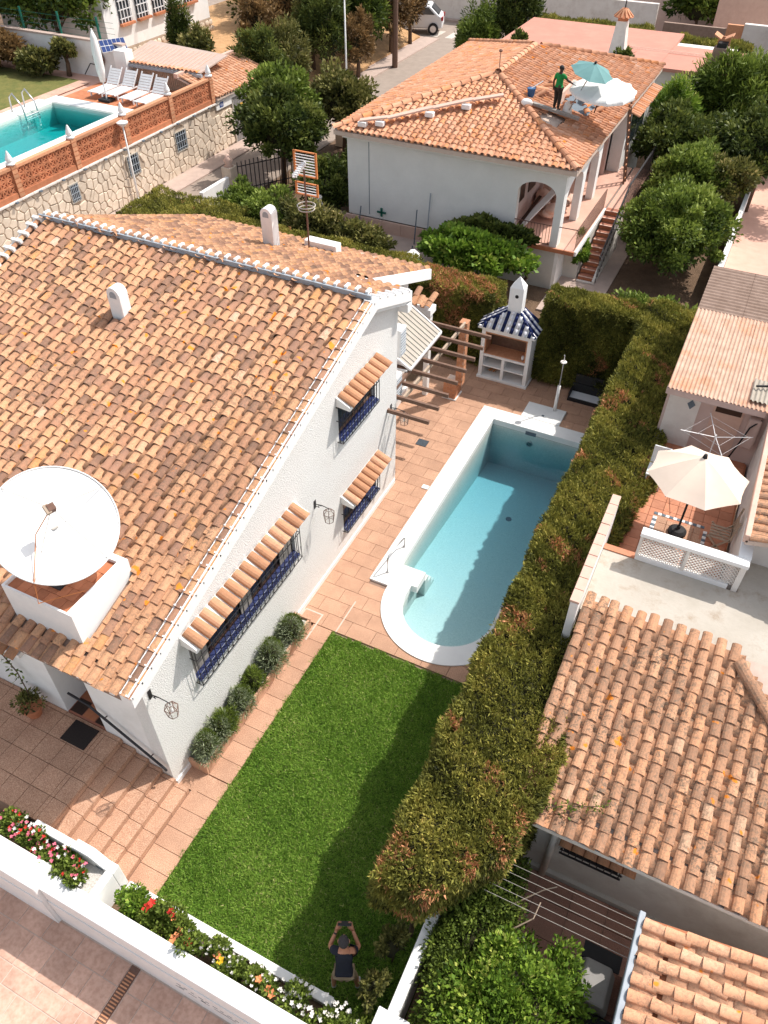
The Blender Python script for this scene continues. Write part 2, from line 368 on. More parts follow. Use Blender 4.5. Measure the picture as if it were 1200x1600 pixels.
# ------------------------------------------------------------------ clay tiles
def cover_template(r=.078, L=.38, n=6, lift=.018, rr=.92):
    V = []; F = []
    for j, (s_, rj, zz) in enumerate(((0, r, lift), (L, r*rr, 0))):
        for i in range(n+1):
            a = math.pi*(i/n); V.append((rj*math.cos(a), s_, zz+rj*.78*math.sin(a)))
    for i in range(n): F.append((i, n+1+i, n+2+i, i+1))
    b = len(V)
    for i in range(n+1):
        a = math.pi*(i/n); q = r-.014; V.append((q*math.cos(a), 0.0, lift+q*.78*math.sin(a)))
    for i in range(n+1):
        a = math.pi*(i/n); q = r-.016; V.append((q*math.cos(a), L*.35, lift*.6+q*.76*math.sin(a)))
    for i in range(n): F.append((i+1, b+i+1, b+i, i)[::-1]); F.append((b+i, b+i+1, b+n+2+i, b+n+1+i))
    return np.array(V), np.array(F)
def pan_template(r=.07, L=.38, n=4):
    V = []; F = []
    for j, (s_, rj, zz) in enumerate(((0, r*.86, .02), (L, r, .0))):
        for i in range(n+1):
            a = math.pi*(i/n); V.append((rj*math.cos(a), s_, zz+.036-rj*.38*math.sin(a)))
    for i in range(n): F.append((i, i+1, n+2+i, n+1+i))
    b = len(V)
    for i in range(n+1):
        a = math.pi*(i/n); rj = r*.86; V.append((rj*math.cos(a), 0, .04-rj*.38*math.sin(a)-.018))
    for i in range(n): F.append((i, b+i, b+i+1, i+1))
    return np.array(V), np.array(F)
_TM = {}
def tile_meshes(kind, mat, r, L, nv=14):
    k = (kind, mat, round(r, 3), round(L, 3))
    if k in _TM: return _TM[k]
    V, F = (cover_template if kind == 'c' else pan_template)(r, L)
    out = []
    for i in range(nv):
        me = bpy.data.meshes.new('roof_tile'); me.from_pydata(V.tolist(), [], F.tolist())
        tv = (i+.5)/nv
        a = me.attributes.new('tint', 'FLOAT', 'POINT'); a.data.foreach_set('value', np.full(len(V), tv, dtype=np.float32))
        me.materials.append(MT[mat]); out.append((me, tv))
    _TM[k] = (V, F, out); return _TM[k]
class Tiles:
    """collects the tiles of one thing; the nearest become single objects, the rest one part"""
    def __init__(s, parent, limit=300, name='roof_tile'): s.p = parent; s.l = []; s.limit = limit; s.name = name
    def slope(s, O, u, up, n, width, length, mat='tile', w=.185, e=.30, r=.078, keep=None, pans=True, jit=.006, L=None, pr=None, covers=True, phase=.07):
        O = Vector(O); u = Vector(u).normalized(); up = Vector(up).normalized(); n = Vector(n).normalized()
        nc = int(round(width/w)); nrw = int(math.ceil(length/e)); L = L or e*1.25
        base = Matrix((u, up, n)).transposed().to_4x4()
        for c in range(nc):
            cj = R.gauss(0, .006); ph_c = R.uniform(-phase, phase)
            for q in range(nrw):
                for kind in ('c', 'p'):
                    if kind == 'p' and not pans: continue
                    if kind == 'c' and not covers: continue
                    a = (c+.5+(0 if kind == 'c' else .5))*w+cj; b = q*e+(ph_c if q else 0)+(0 if kind == 'c' else (.45*e if q else 0))
                    if a > width or (keep and not keep(a, b)): continue
                    LL = min(L, length-b+.02)
                    if LL < .45*L: continue
                    P = O+u*(a+R.gauss(0, jit))+up*(b+R.gauss(0, jit*1.5))+n*(.01 if kind == 'c' else .0)
                    odd = R.random() < .03; m = Matrix.Rotation(R.gauss(0, .08 if odd else .026), 4, 'Z')@Matrix.Rotation(R.gauss(0, .03 if odd else .014), 4, 'X')
                    m = base@m; m.translation = P
                    tv = min(.999, max(0, R.betavariate(1.5, 1.2)))
                    if kind == 'p': tv = min(.95, .42+tv*.48)
                    s.l.append(((P-CAMLOC).length+(0 if kind == 'c' else 1.0), m, kind, mat, r if kind == 'c' else (pr or r*.9), L, tv))
        return s
    def one(s, m, mat='tile', r=.078, L=.38, tv=None, kind='c'):
        tv = R.random()*.999 if tv is None else tv
        s.l.append(((m.translation-CAMLOC).length, m, kind, mat, r, L, tv))
    def ridge(s, a, b, mat='tile', e=.30, r=.085, n=(0, 0, 1), lift=0.02):
        a = Vector(a); b = Vector(b); d = (b-a); D = d.length; d.normalize(); n = Vector(n); x = d.cross(n).normalized(); n2 = x.cross(d)
        for k in range(int(D/e)):
            m = Matrix((x, d, n2)).transposed().to_4x4(); m.translation = a+d*(k*e)+n2*lift
            s.one(m, mat, r, e*1.2)
    def done(s):
        s.l.sort(key=lambda q: q[0])
        for i, (d, m, kind, mat, r, L, tv) in enumerate(s.l[:s.limit]):
            V, F, out = tile_meshes(kind, mat, r, L); me = out[int(tv*len(out))][0]
            inst(s.name, me, s.p, m)
        rest = s.l[s.limit:]; groups = {}
        for it in rest: groups.setdefault((it[2], it[3], it[4], it[5]), []).append(it)
        bym = {}
        for (kind, mat, r, L), its in groups.items():
            V, F, out = tile_meshes(kind, mat, r, L)
            MM = np.array([np.array(it[1]) for it in its]); VV = np.einsum('kij,vj->kvi', MM[:, :3, :3], V)+MM[:, None, :3, 3]
            FF = F[None]+np.arange(len(its))[:, None, None]*len(V)
            T = np.repeat(np.array([it[6] for it in its]), len(V))
            bym.setdefault(mat, []).append((VV.reshape(-1, 3), FF.reshape(-1, 4), T))
        for mat, lst in bym.items():
            off = 0; Vs = []; Fs = []; Ts = []
            for V_, F_2, T_ in lst: Vs.append(V_); Fs.append(F_2+off); Ts.append(T_); off += len(V_)
            rawmesh('roof_tiles', np.concatenate(Vs), np.concatenate(Fs), mat, s.p, np.concatenate(Ts), kind='stuff')

# ------------------------------------------------------------------ foliage
def nz(P, s, seed=0):
    P = np.asarray(P)*s+seed
    return (np.sin(P[:, 0]*1.7+P[:, 1]*.9+2.1)*np.cos(P[:, 1]*1.9-P[:, 2]*1.3)+np.sin(P[:, 2]*2.3+P[:, 0]*.7+1.3)*np.cos(P[:, 0]*2.9+P[:, 1]*3.1)*.6+np.sin(P[:, 0]*5.1+P[:, 2]*4.3)*np.sin(P[:, 1]*5.7)*.35)/1.6
def leaves(name, P, Nn, size, mat, parent, aspect=.45, tint=None, spread=.9, droop=0, **kw):
    """one bent leaf (2 quads as rhombs) at each point"""
    n = len(P); d = Nn+NR.normal(0, spread, (n, 3)); d[:, 2] -= droop
    d /= np.linalg.norm(d, axis=1)[:, None]+1e-9
    r = NR.normal(0, 1, (n, 3)); x = np.cross(d, r); x /= np.linalg.norm(x, axis=1)[:, None]+1e-9
    sz = size*NR.uniform(.6, 1.35, n)[:, None]; nn = np.cross(d, x)
    a = P; m = P+d*sz*.5+x*sz*aspect*.5+nn*sz*.08; m2 = P+d*sz*.5-x*sz*aspect*.5+nn*sz*.08; t = P+d*sz
    V = np.stack([a, m, t, m2], 1).reshape(-1, 3); F = np.arange(4*n).reshape(-1, 4)
    T = NR.beta(2, 2.4, n) if tint is None else np.clip(tint, 0, 1)
    return rawmesh(name, V, F, mat, parent, np.repeat(T, 4), **kw)
def crownpts(c, rx, ry, rz, ncl, nl, cr=.33, low=-.35):
    """points in clumps spread through a crown"""
    u = NR.normal(0, 1, (ncl*2, 3)); u /= np.linalg.norm(u, axis=1)[:, None]; u = u[u[:, 2] > low][:ncl]; ncl = len(u)
    q = (NR.uniform(.5, .98, ncl)*(1+.28*nz(u, 2.2, c[0])))[:, None]; cc = np.array(c)+u*q*np.array([rx, ry, rz])
    k = NR.integers(0, ncl, nl); v = NR.normal(0, 1, (nl, 3)); v /= np.linalg.norm(v, axis=1)[:, None]
    rr = (NR.uniform(0, 1, nl)**.4)[:, None]; s = cr*np.array([rx, ry, rz])*NR.uniform(.45, 1.35, ncl)[k][:, None]
    P = cc[k]+v*rr*s; Nn = v*.7+u[k]*.6+np.array([0, 0, .25])
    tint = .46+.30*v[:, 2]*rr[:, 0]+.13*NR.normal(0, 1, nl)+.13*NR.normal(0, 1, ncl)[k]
    return P, Nn, tint
def blob(name, c, rx, ry, rz, mat, parent, seed=0, kw=None):
    n, m = 14, 9; V = []; F = []
    for j in range(m+1):
        ph = math.pi*j/m
        for i in range(n):
            th = 2*math.pi*i/n; d = np.array([math.sin(ph)*math.cos(th), math.sin(ph)*math.sin(th), math.cos(ph)])
            s = 1+.22*float(nz([d], 2.5, seed)[0]); V.append(np.array(c)+d*np.array([rx, ry, rz])*s)
    for j in range(m):
        for i in range(n): F.append((j*n+i, j*n+(i+1) % n, (j+1)*n+(i+1) % n, (j+1)*n+i))
    return rawmesh(name, np.array(V), np.array(F), mat, parent, smooth=True)
def tree(name, label, cat, x, y, z0, zc, rx, ry, rz, mat, nl=9000, size=.10, ncl=40, trunk=.07, group=None, cr=.33, aspect=.5, low=-.35):
    t = thing(name, label, cat, (x, y, z0), group)
    P, Nn, T = crownpts((x, y, zc), rx, ry, rz, ncl, nl, cr, low)
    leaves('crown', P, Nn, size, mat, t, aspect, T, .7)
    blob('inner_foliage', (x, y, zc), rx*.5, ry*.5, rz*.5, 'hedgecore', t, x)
    tr = MB(); top = Vector((x, y, zc)); b = Vector((x, y, z0)); mid = b.lerp(top, .5)+Vector((R.uniform(-.06, .06), R.uniform(-.06, .06), 0))
    tr.tube([b, mid, top], [trunk, trunk*.75, trunk*.4], 8)
    for k in range(5):
        a = R.uniform(0, 6.28); s_ = mid.lerp(top, R.uniform(0, .6))
        tr.tube([s_, s_+Vector((math.cos(a)*rx*.35, math.sin(a)*ry*.35, rz*.25)), s_+Vector((math.cos(a)*rx*.7, math.sin(a)*ry*.7, rz*.5))], [trunk*.45, trunk*.3, trunk*.12], 6)
    tr.build('trunk', 'brown', t, smooth=True)
    return t
# pool liner is one pale mosaic; the water itself takes out the red with depth
MT['pool'] = simple('pool_mosaic2', (.74, .76, .70), (.58, .62, .57), 30, .5, c3=(.64, .69, .65), big=2.0)
def watermat(name, col, dens, gloss=.04):
    m, t, b = nodes(name); t.nodes.remove(b)
    o = [n for n in t.nodes if n.type == 'OUTPUT_MATERIAL'][0]
    tr = N(t, 'BsdfTransparent'); gl = N(t, 'BsdfGlossy'); gl.inputs['Roughness'].default_value = .03
    fr = N(t, 'Fresnel'); fr.inputs[0].default_value = 1.33; mx = N(t, 'MixShader')
    nb = noise(t, 5, 3, .5, pos(t)); bu = N(t, 'Bump'); bu.inputs['Strength'].default_value = .15; bu.inputs['Distance'].default_value = .05
    t.links.new(nb.outputs[0], bu.inputs['Height']); t.links.new(bu.outputs[0], gl.inputs['Normal'])
    ge = N(t, 'NewGeometry'); ib = N(t, 'Math', operation='SUBTRACT'); ib.inputs[0].default_value = 1; t.links.new(ge.outputs['Backfacing'], ib.inputs[1]); fm_ = N(t, 'Math', operation='MULTIPLY'); t.links.new(ib.outputs[0], fm_.inputs[0]); t.links.new(fr.outputs[0], fm_.inputs[1]); t.links.new(fm_.outputs[0], mx.inputs[0]); t.links.new(tr.outputs[0], mx.inputs[1]); t.links.new(gl.outputs[0], mx.inputs[2]); t.links.new(mx.outputs[0], o.inputs[0])
    va = N(t, 'VolumeAbsorption'); va.inputs['Color'].default_value = c4(col); va.inputs['Density'].default_value = dens
    t.links.new(va.outputs[0], o.inputs['Volume'])
    return m
MT['water'] = watermat('pool_water', (.07, .60, .74), .74)
MT['water2'] = watermat('far_pool_water', (.0, .84, .86), 1.7)

# ================================================================== ground and paving
struct('ground', MB().box(-90, 90, -30, 6.2, -3.2, -.9).box(-90, 90, 6.2, 200, -3.2, -2.0), 'ground')
g = MB()
def gbox(*a): g.box(*a)
# garden ground with the pool cut out (four boxes round the basin)
gbox(-14.0, .9, 3.66, 60, -1.0, -.06); gbox(4.4, 30, -2.2, 60, -1.0, -.06); gbox(.9, 4.4, 11.3, 60, -1.0, -.06); gbox(.9, 4.4, -2.2, 3.7, -1.0, -.06); gbox(-14, .9, -2.2, 3.66, -1.0, -.06)
gbox(-60, -14, 5, 200, -1.0, -.06)
g.build('garden_ground', 'soil', kind='structure')

def slabgrid(parent, name, mat, x0, x1, y0, y1, dx, dy, z, keep=None, th=.03, gap=.008, jz=.0015, offset=0, lim=None, out=None):
    """rows of separate paving tiles; returns list of (dist, args)"""
    lst = [] if out is None else out
    nx = int(math.ceil((x1-x0)/dx-1e-6)); ny = int(math.ceil((y1-y0)/dy-1e-6))
    for j in range(ny):
        for i in range(nx+(1 if offset else 0)):
            ox = (offset*dx if j % 2 else 0)
            a0 = max(x0, x0+i*dx-ox); a1 = min(x1, x0+(i+1)*dx-ox); b0 = y0+j*dy; b1 = min(y1, b0+dy)
            if a1-a0 < .04 or b1-b0 < .04: continue
            if keep and not keep((a0+a1)/2, (b0+b1)/2): continue
            c = Vector(((a0+a1)/2, (b0+b1)/2, z))
            lst.append(((c-CAMLOC).length, a0+gap/2, a1-gap/2, b0+gap/2, b1-gap/2, z+R.uniform(-jz, jz), th, name, mat, parent))
    return lst
_SM = {}
def emit(lst, limit=300):
    lst = sorted(lst, key=lambda q: q[0]); stuff = {}
    for i, (d, a0, a1, b0, b1, z, th, name, mat, parent) in enumerate(lst):
        if i < limit:
            k = (round(a1-a0, 3), round(b1-b0, 3), mat, round(th, 3))
            if k not in _SM:
                o = MB().box(-k[0]/2, k[0]/2, -k[1]/2, k[1]/2, -th, 0).build(name, mat, local=True); _SM[k] = o.data
                o.parent = parent; o.location = Vector(((a0+a1)/2, (b0+b1)/2, z))-org(parent)
            else:
                o = bpy.data.objects.new(name, _SM[k]); COL.objects.link(o); o.parent = parent
                o.location = Vector(((a0+a1)/2, (b0+b1)/2, z))-org(parent)
            o.rotation_euler = (R.gauss(0, .002), R.gauss(0, .002), 0)
        else: stuff.setdefault((mat, parent.name, name), (MB(), parent))[0].box(a0, a1, b0, b1, z-th, z)
    for (mat, pn, name), (mb, par) in stuff.items(): mb.build(name+'s', mat, par, kind='stuff')

# pool basin numbers
PX0, PX1, PY0, PY1, PD = 1.19, 3.75, 5.62, 11.02, -1.32
LC = (2.47, 5.10); LR, LRO = .87, 1.28
def in_coping(x, y):
    if PX0-.40 < x < PX1+.45 and 5.12 < y < PY1+.43: return True
    return math.hypot(x-LC[0], y-LC[1]) < LRO
tb = MB()
for (a, b, c, d) in ((0, .9, 3.66, 11.4), (4.0, 4.5, 3.66, 13.6), (.9, 4.0, 11.3, 13.6), (-1.25, .9, 7.9, 13.6), (.9, 1.3, 3.66, 4.4), (1.3, 4.0, 3.66, 3.86), (0, .72, -1.5, 3.7), (3.5, 4.0, 3.8, 4.2)):
    tb.box(a, b, c, d, -.12, -.028)
# mortar ring round the lobe
ring = [(LC[0]+(LRO-.1)*math.cos(a), LC[1]+(LRO-.1)*math.sin(a)) for a in np.linspace(math.pi, 2*math.pi, 25)]
poly = [(.9, 3.86), (.9, 5.2), (1.3, 5.2)]+ring+[(3.6, 5.2), (4.0, 5.2), (4.0, 3.86)]
tb.prism([(x, y, -.125) for x, y in poly], (0, 0, .096))
terrace = struct('terrace', tb, 'pavebase')
def terr_keep(x, y): return not (1.8 < x < 2.62 and 11.42 < y < 12.0)
L1 = slabgrid(terrace, 'paving_tile', 'paver', 0, PX0-.37, 3.70+.33*4, 3.7+.33*24, .5, .33, 0, offset=.5)
slabgrid(terrace, 'paving_tile', 'paver', 0, 4.2, PY1+.40, 13.5, .5, .33, 0, terr_keep, offset=.5, out=L1)
# rows round the lobe are cut to the curve, hidden edge tucked under the coping
for j in range(4):
    y0 = 3.70+j*.33
    for i in range(-1, 9):
        a0 = max(0, i*.5+(.25 if j % 2 else 0)); a1 = min(4.1, (i+1)*.5+(.25 if j % 2 else 0)); b0, b1 = y0+.004, y0+.326
        a0 += .004; a1 -= .004
        if a1-a0 < .05: continue
        cxm, cym = (a0+a1)/2-LC[0], (b0+b1)/2-LC[1]; dd = math.hypot(cxm, cym); nx_, ny_ = cxm/dd, cym/dd; rr_ = LRO-.06
        P4 = [(a0, b0), (a1, b0), (a1, b1), (a0, b1)]; out = []
        for k in range(4):
            p, q = P4[k], P4[(k+1) % 4]; da = (p[0]-LC[0])*nx_+(p[1]-LC[1])*ny_-rr_; db = (q[0]-LC[0])*nx_+(q[1]-LC[1])*ny_-rr_
            if da >= 0: out.append(p)
            if da*db < 0: s_ = da/(da-db); out.append((p[0]+(q[0]-p[0])*s_, p[1]+(q[1]-p[1])*s_))
        if len(out) < 3 or (y0 > 4.9 and a1 > .9): continue
        MB().prism([(x, y, -.03) for x, y in out], (0, 0, .03+R.uniform(-.001, .001))).build('paving_tile', 'paver', terrace)
slabgrid(terrace, 'paving_tile', 'paver', -1.18, 0, 7.99, 13.5, .5, .33, 0, terr_keep, offset=.5, out=L1)
slabgrid(terrace, 'paving_tile', 'paver', .35, .75, .37, 3.7, .4, .332, 0, out=L1)
slabgrid(terrace, 'paving_tile', 'paver', .255, .75, -1.5, .37, .495, .31, 0, out=L1)
slabgrid(terrace, 'paving_tile', 'paver', 0, .35, .03, .40, .35, .37, 0, out=L1)
emit(L1)
# cut tiles hugging the round end: one curved piece per joint
for k in range(0):
    a0 = math.pi+k*math.pi/nseg+.004; a1 = math.pi+(k+1)*math.pi/nseg-.004
    p = [(LC[0]+r_*math.cos(a), LC[1]+r_*math.sin(a)) for r_, a in ((LRO, a0), (LRO, (a0+a1)/2), (LRO, a1), (LRO+.2, a1), (LRO+.2, a0))]
    if all(q[1] < 5.2 for q in p) and min(q[1] for q in p) > 3.68:
        MB().prism([(x, y, -.03) for x, y in p], (0, 0, .0275)).build('paving_tile', 'paver', terrace)
MB().box(0, .9, 3.66, 5.2, -.13, -.05).build('tile_bed', 'pavebase', terrace)
# pale repaired joints
jm = MB(); jm.box(.05, .42, 3.92, 3.95, -.02, .003).box(.39, .42, 3.3, 3.92, -.02, .003).box(.80, .825, 3.7, 4.5, -.02, .003).box(.03, .06, 3.5, 3.92, -.02, .003)
jm.build('repair_joint', 'joint', terrace)

# front platform and steps (risers run along Y)
PZ = .75
pf = MB(); pf.box(-7.5, -.88, -1.55, -.002, -.3, PZ-.028)
NS = 6; SX = [-.86+i*.222 for i in range(NS)]
for i in range(1, NS): pf.box(SX[i-1], SX[i], -1.55, -.002, -.3, PZ-.125*i-.028)
plat = struct('front_platform', pf, 'pavebase')
L2 = slabgrid(plat, 'paving_tile', 'paver', -1.12, -.86, -1.55, -.004, .26, .37, PZ)
slabgrid(plat, 'paving_tile', 'paver', -6.0, -1.12, -1.55, -.004, .37, .37, PZ, out=L2)
for i in range(1, NS):
    slabgrid(plat, 'step_tile', 'paver', SX[i-1]+.002, SX[i]+.015, -1.55, -.004, 1, .37, PZ-.125*i, out=L2, th=.035)
emit(L2)
L2b = []
for i in range(NS):
    x = SX[i]; z1 = PZ-.125*i-.036; z0 = PZ-.125*(i+1)+.002
    for j in range(5):
        y0 = -1.55+j*.37+.004; y1 = min(-.006, y0+.362)
        if y1-y0 > .05: MB().box(x-.02, x+.004, y0, y1, z0, z1).build('riser_tile', 'paver', plat)
mt = thing('door_mat', 'dark rectangular door mat lying on the shaded terrace before the front door', 'door mat', (-1.45, -.18, PZ))
bx('mat', 'mat_', mt, -1.70, -1.24, -.42, -.06, PZ+.002, PZ+.02, .005)

# ------------------------------------------------------------------ pool
pool = thing('swimming_pool', 'large rectangular swimming pool with rounded near end and white coping beside the house', 'swimming pool', (2.47, 8, 0))
arc = [(LC[0]+LR*math.cos(a), LC[1]+LR*math.sin(a)) for a in np.linspace(math.pi, 2*math.pi, 33)]
outl = [(PX0, PY1), (PX0, PY0)]+[(LC[0]-LR, PY0)]+arc+[(LC[0]+LR, PY0), (PX1, PY0), (PX1, PY1)]
def poolfloor(y):   # shallow near, deep far
    return -.50-(y-4.2)/(PY1-4.2)*(.84)
mb = MB(); n = len(outl)
vs = [(x, y, -.1405) for x, y in outl]+[(x, y, poolfloor(y)) for x, y in outl]
mb.add(vs, [(i, (i+1) % n, n+(i+1) % n, n+i) for i in range(n)]); mb.build('basin_wall', 'pool', pool)
MB().add([(x, y, poolfloor(y)) for x, y in outl], [tuple(range(n))]).build('basin_floor', 'pool', pool)
wv = [(x*.9999+.0002, y, -.155) for x, y in outl]; wm = MB(); w2 = [(x, y, poolfloor(y)+.004) for x, y in outl]
wm.add(wv+w2, [tuple(range(n)), tuple(range(2*n-1, n-1, -1))]+[(i, n+i, n+(i+1) % n, (i+1) % n) for i in range(n)])
wat = wm.build('water', 'water', pool)
# inset the water body a hair so no face coincides with the basin
cx = Vector((2.47, 8, 0))
for v in wat.data.vertices: v.co.x *= .9985; v.co.y *= .9985
# coping
cw = .40; ct = .022
cp = MB(); cp.box(PX0-cw, PX0, 5.12, PY1+.42, -.14, ct); cp.build('coping', 'coping', pool, bevel=.008)
MB().box(PX0+.001, PX1+.42, PY1, PY1+.42, -.14, ct-.001).build('coping', 'coping', pool, bevel=.008)
MB().box(PX1, PX1+.42, 5.12, PY1-.002, -.14, ct).build('coping', 'coping', pool, bevel=.008)
ao = [(LC[0]+LRO*math.cos(a), LC[1]+LRO*math.sin(a)) for a in np.linspace(math.pi, 2*math.pi, 41)]
ai = [(LC[0]+LR*math.cos(a), LC[1]+LR*math.sin(a)) for a in np.linspace(2*math.pi, math.pi, 41)]
rg = [(PX0+.001, 5.12)]+ao+[(PX1-.001, 5.12), (PX1-.001, PY0), (LC[0]+LR, PY0)]+ai+[(LC[0]-LR, PY0), (PX0+.001, PY0)]
MB().prism([(x, y, -.14) for x, y in rg], (0, 0, .14+ct-.001)).build('coping', 'coping', pool)
bx('corner_step', 'coping', pool, PX0+.002, 1.72, PY0-.3, PY0+.12, -.16, ct-.004)
for k in range(3): bx('step', 'pool', pool, PX0+.003, 1.72+.0, PY0+.12+k*.16, PY0+.28+k*.16, -1.2, -.22-k*.2)
bx('skimmer', 'inkgrey', pool, 2.02, 2.28, PY1-.012, PY1-.002, -.16, -.06)
sp = MB()
def ringY(c, r, tube_r=.012, n=18, mbx=None):
    mbx = mbx or MB(); mbx.tube([(c[0]+r*math.cos(a), c[1], c[2]+r*math.sin(a)) for a in np.linspace(0, 2*math.pi, n)], tube_r, 6); return mbx
ringY((2.16, PY1-.012, -.42), .075).build('lamp_ring', 'steel', pool)
MB().tube([(2.16, PY1-.002, -.42), (2.16, PY1-.02, -.42)], .06, 16).build('lamp_glass', 'glass', pool)
MB().tube([(2.42, 9.0, poolfloor(9)+.001), (2.42, 9.0, poolfloor(9)+.015)], .07, 14).build('floor_drain', 'inkgrey', pool)
hr = thing('pool_handrail', 'small steel handrail standing on the near left corner of the pool coping', 'handrail', (1.04, 5.5, ct))
MB().tube([(1.04, 5.42, ct), (1.04, 5.42, .42), (1.04, 5.45, .46), (1.045, 6.16, .30), (1.05, 6.19, .27), (1.05, 6.19, ct)], .016, 8).build('rail', 'steel', hr, smooth=True)
for yy in (5.42, 6.19): MB().tube([(1.045, yy, ct), (1.045, yy, ct+.012)], .035, 12).build('foot_plate', 'steel', hr)
# shower pad and shower
sh = thing('outdoor_shower', 'white post shower with small round head on a white pad beyond the pool', 'shower', (2.42, 12.0, 0))
bx('pad', 'coping', sh, 1.74, 2.70, PY1+.422, 12.08, -.05, .03, .006)
MB().tube([(2.42, 12.0, .03), (2.42, 12.0, .75)], [.045, .04], 12).build('post', 'white', sh, smooth=True)
MB().tube([(2.42, 12.0, .75), (2.42, 12.0, 1.48), (2.42, 11.97, 1.62), (2.42, 11.9, 1.66)], [.016, .014, .014, .012], 8).build('riser_pipe', 'steel', sh, smooth=True)
MB().lathe((2.42, 11.98, 1.42), [(.01, .03), (.075, .02), (.075, 0), (.01, -.01)], 16).build('shower_head', 'oldwhite', sh)
bx('drain', 'inkgrey', sh, 2.2, 2.26, 11.62, 11.68, .031, .034)
dr = thing('floor_drain', 'black square drain grate set in the paving near the pergola', 'drain', (-.0, 9.43, 0))
f = MB()
f.box(-.13, .13, 9.31, 9.55, .001, .006); f.build('frame', 'iron', dr)
for k in range(7): bx('grate_bar', 'inkgrey', dr, -.12, .12, 9.325+k*.032, 9.338+k*.032, .006, .012)
tw = thing('white_plate', 'small white cover plate lying on the paving beside the pool coping', 'cover plate', (.68, 8.05, 0)); bx('plate', 'coping', tw, .62, .77, 7.98, 8.1, .001, .02)
# open water tank in the corner
tk = thing('garden_tank', 'low white rectangular box with dark rim lying open in front of the far hedge', 'tank', (3.05, 12.8, 0))
tkm = MB(); tkm.box(2.56, 3.62, 12.58, 12.61, 0, .10).box(2.56, 3.62, 12.97, 13.0, 0, .30).box(2.56, 2.59, 12.61, 12.97, 0, .2).box(3.59, 3.62, 12.61, 12.97, 0, .2)
tkm.build('rim', 'black', tk); bx('basin', 'whitemetal', tk, 2.59, 3.59, 12.61, 12.97, .02, .06)
bx('lid', 'black', tk, 2.6, 3.62, 13.0, 13.06, .0, .55)

# ------------------------------------------------------------------ lawn
lx0, lx1, ly0, ly1 = .75, 4.35, -1.5, 3.66
lb = struct('lawn_soil', MB().box(lx0, 4.6, -1.6, ly1, -.12, -.02), 'lawnbase')
def grass(name, x0, x1, y0, y1, z, n, h, mat, edge=.05):
    P = np.stack([NR.uniform(x0-edge, x1+edge, n), NR.uniform(y0-edge, y1+edge, n), np.full(n, z)], 1)
    ed_ = nz(P, 7, 1)*.04; P = P[(P[:, 0] > x0-.01+ed_) & (P[:, 1] < y1+.01-ed_)]; n = len(P)
    patch = nz(P, 1.3, 3)*.5+nz(P, 6, 9)*.3
    d = NR.normal(0, .55, (n, 3)); d[:, 2] = 1; d /= np.linalg.norm(d, axis=1)[:, None]
    hh = h*NR.uniform(.5, 1.3, n)[:, None]; r = NR.normal(0, 1, (n, 3)); x = np.cross(d, r); x /= np.linalg.norm(x, axis=1)[:, None]
    w = h*.16
    V = np.stack([P-x*w, P+x*w, P+d*hh+np.stack([NR.normal(0, h*.3, n), NR.normal(0, h*.3, n), -hh[:, 0]*.1], 1)], 1).reshape(-1, 3)
    T = np.clip(.50+.24*patch+NR.normal(0, .17, n)+(NR.random(n) < .03)*.4, 0, 1)
    return rawmesh(name, V, np.arange(3*n).reshape(-1, 3), mat, None, np.repeat(T, 3), label='short green lawn grass between the path and the tall hedge', cat='grass', kind='stuff')
grass('lawn_grass', lx0, lx1, ly0, ly1, -.02, 150000, .055, 'grass')

# ================================================================== main house
HS = .305; HZ = 3.02      # front slope: z = HZ + HS*y (under the tiles)
RY = 6.70; RZ = HZ+HS*RY; BS = .38
def zf(y): return HZ+HS*y
def zb(y): return RZ-BS*(y-RY)
house = thing('white_house', 'white rough stucco house with a wide weathered clay tile roof, left of the pool', 'house', (0, 0, 0))
T = .25
# side wall (gable) as one slab with window recesses cut by boolean-free strips
def wallX(name, x0, x1, ys, mat, top, base=0, holes=(), parent=house):
    """wall slab between x0..x1 over ys=(y0,y1); top(y) gives height; holes (y0,y1,z0,z1)"""
    cuts = sorted(set([ys[0], ys[1], RY if ys[0] < RY < ys[1] else ys[0]]+[h[0] for h in holes]+[h[1] for h in holes]))
    m = MB()
    for a, b in zip(cuts[:-1], cuts[1:]):
        if b-a < 1e-4: continue
        hs = sorted([h for h in holes if h[0] <= a+1e-6 and h[1] >= b-1e-6], key=lambda h: h[2])
        z = base
        for h in hs: m.box(x0, x1, a, b, z, h[2]); z = h[3]
        m.prism([(x0, a, z), (x0, b, z), (x0, b, top(b)), (x0, a, top(a))], (x1-x0, 0, 0))
    return m.build(name, mat, parent)
tops = lambda y: min(zf(y), zb(y))-.01
Wb = (.98, 3.88, 1.60, 2.62); Wu = (5.56, 6.98, 2.88, 3.74); Wl = (5.58, 7.0, .60, 1.46)
wallX('side_wall', -T, 0, (0, 7.94), 'stucco', tops, -.05, (Wb, Wu, Wl))
bx('wall_foot', 'white', house, -.1, .025, .02, 7.9, -.02, .11, .006)
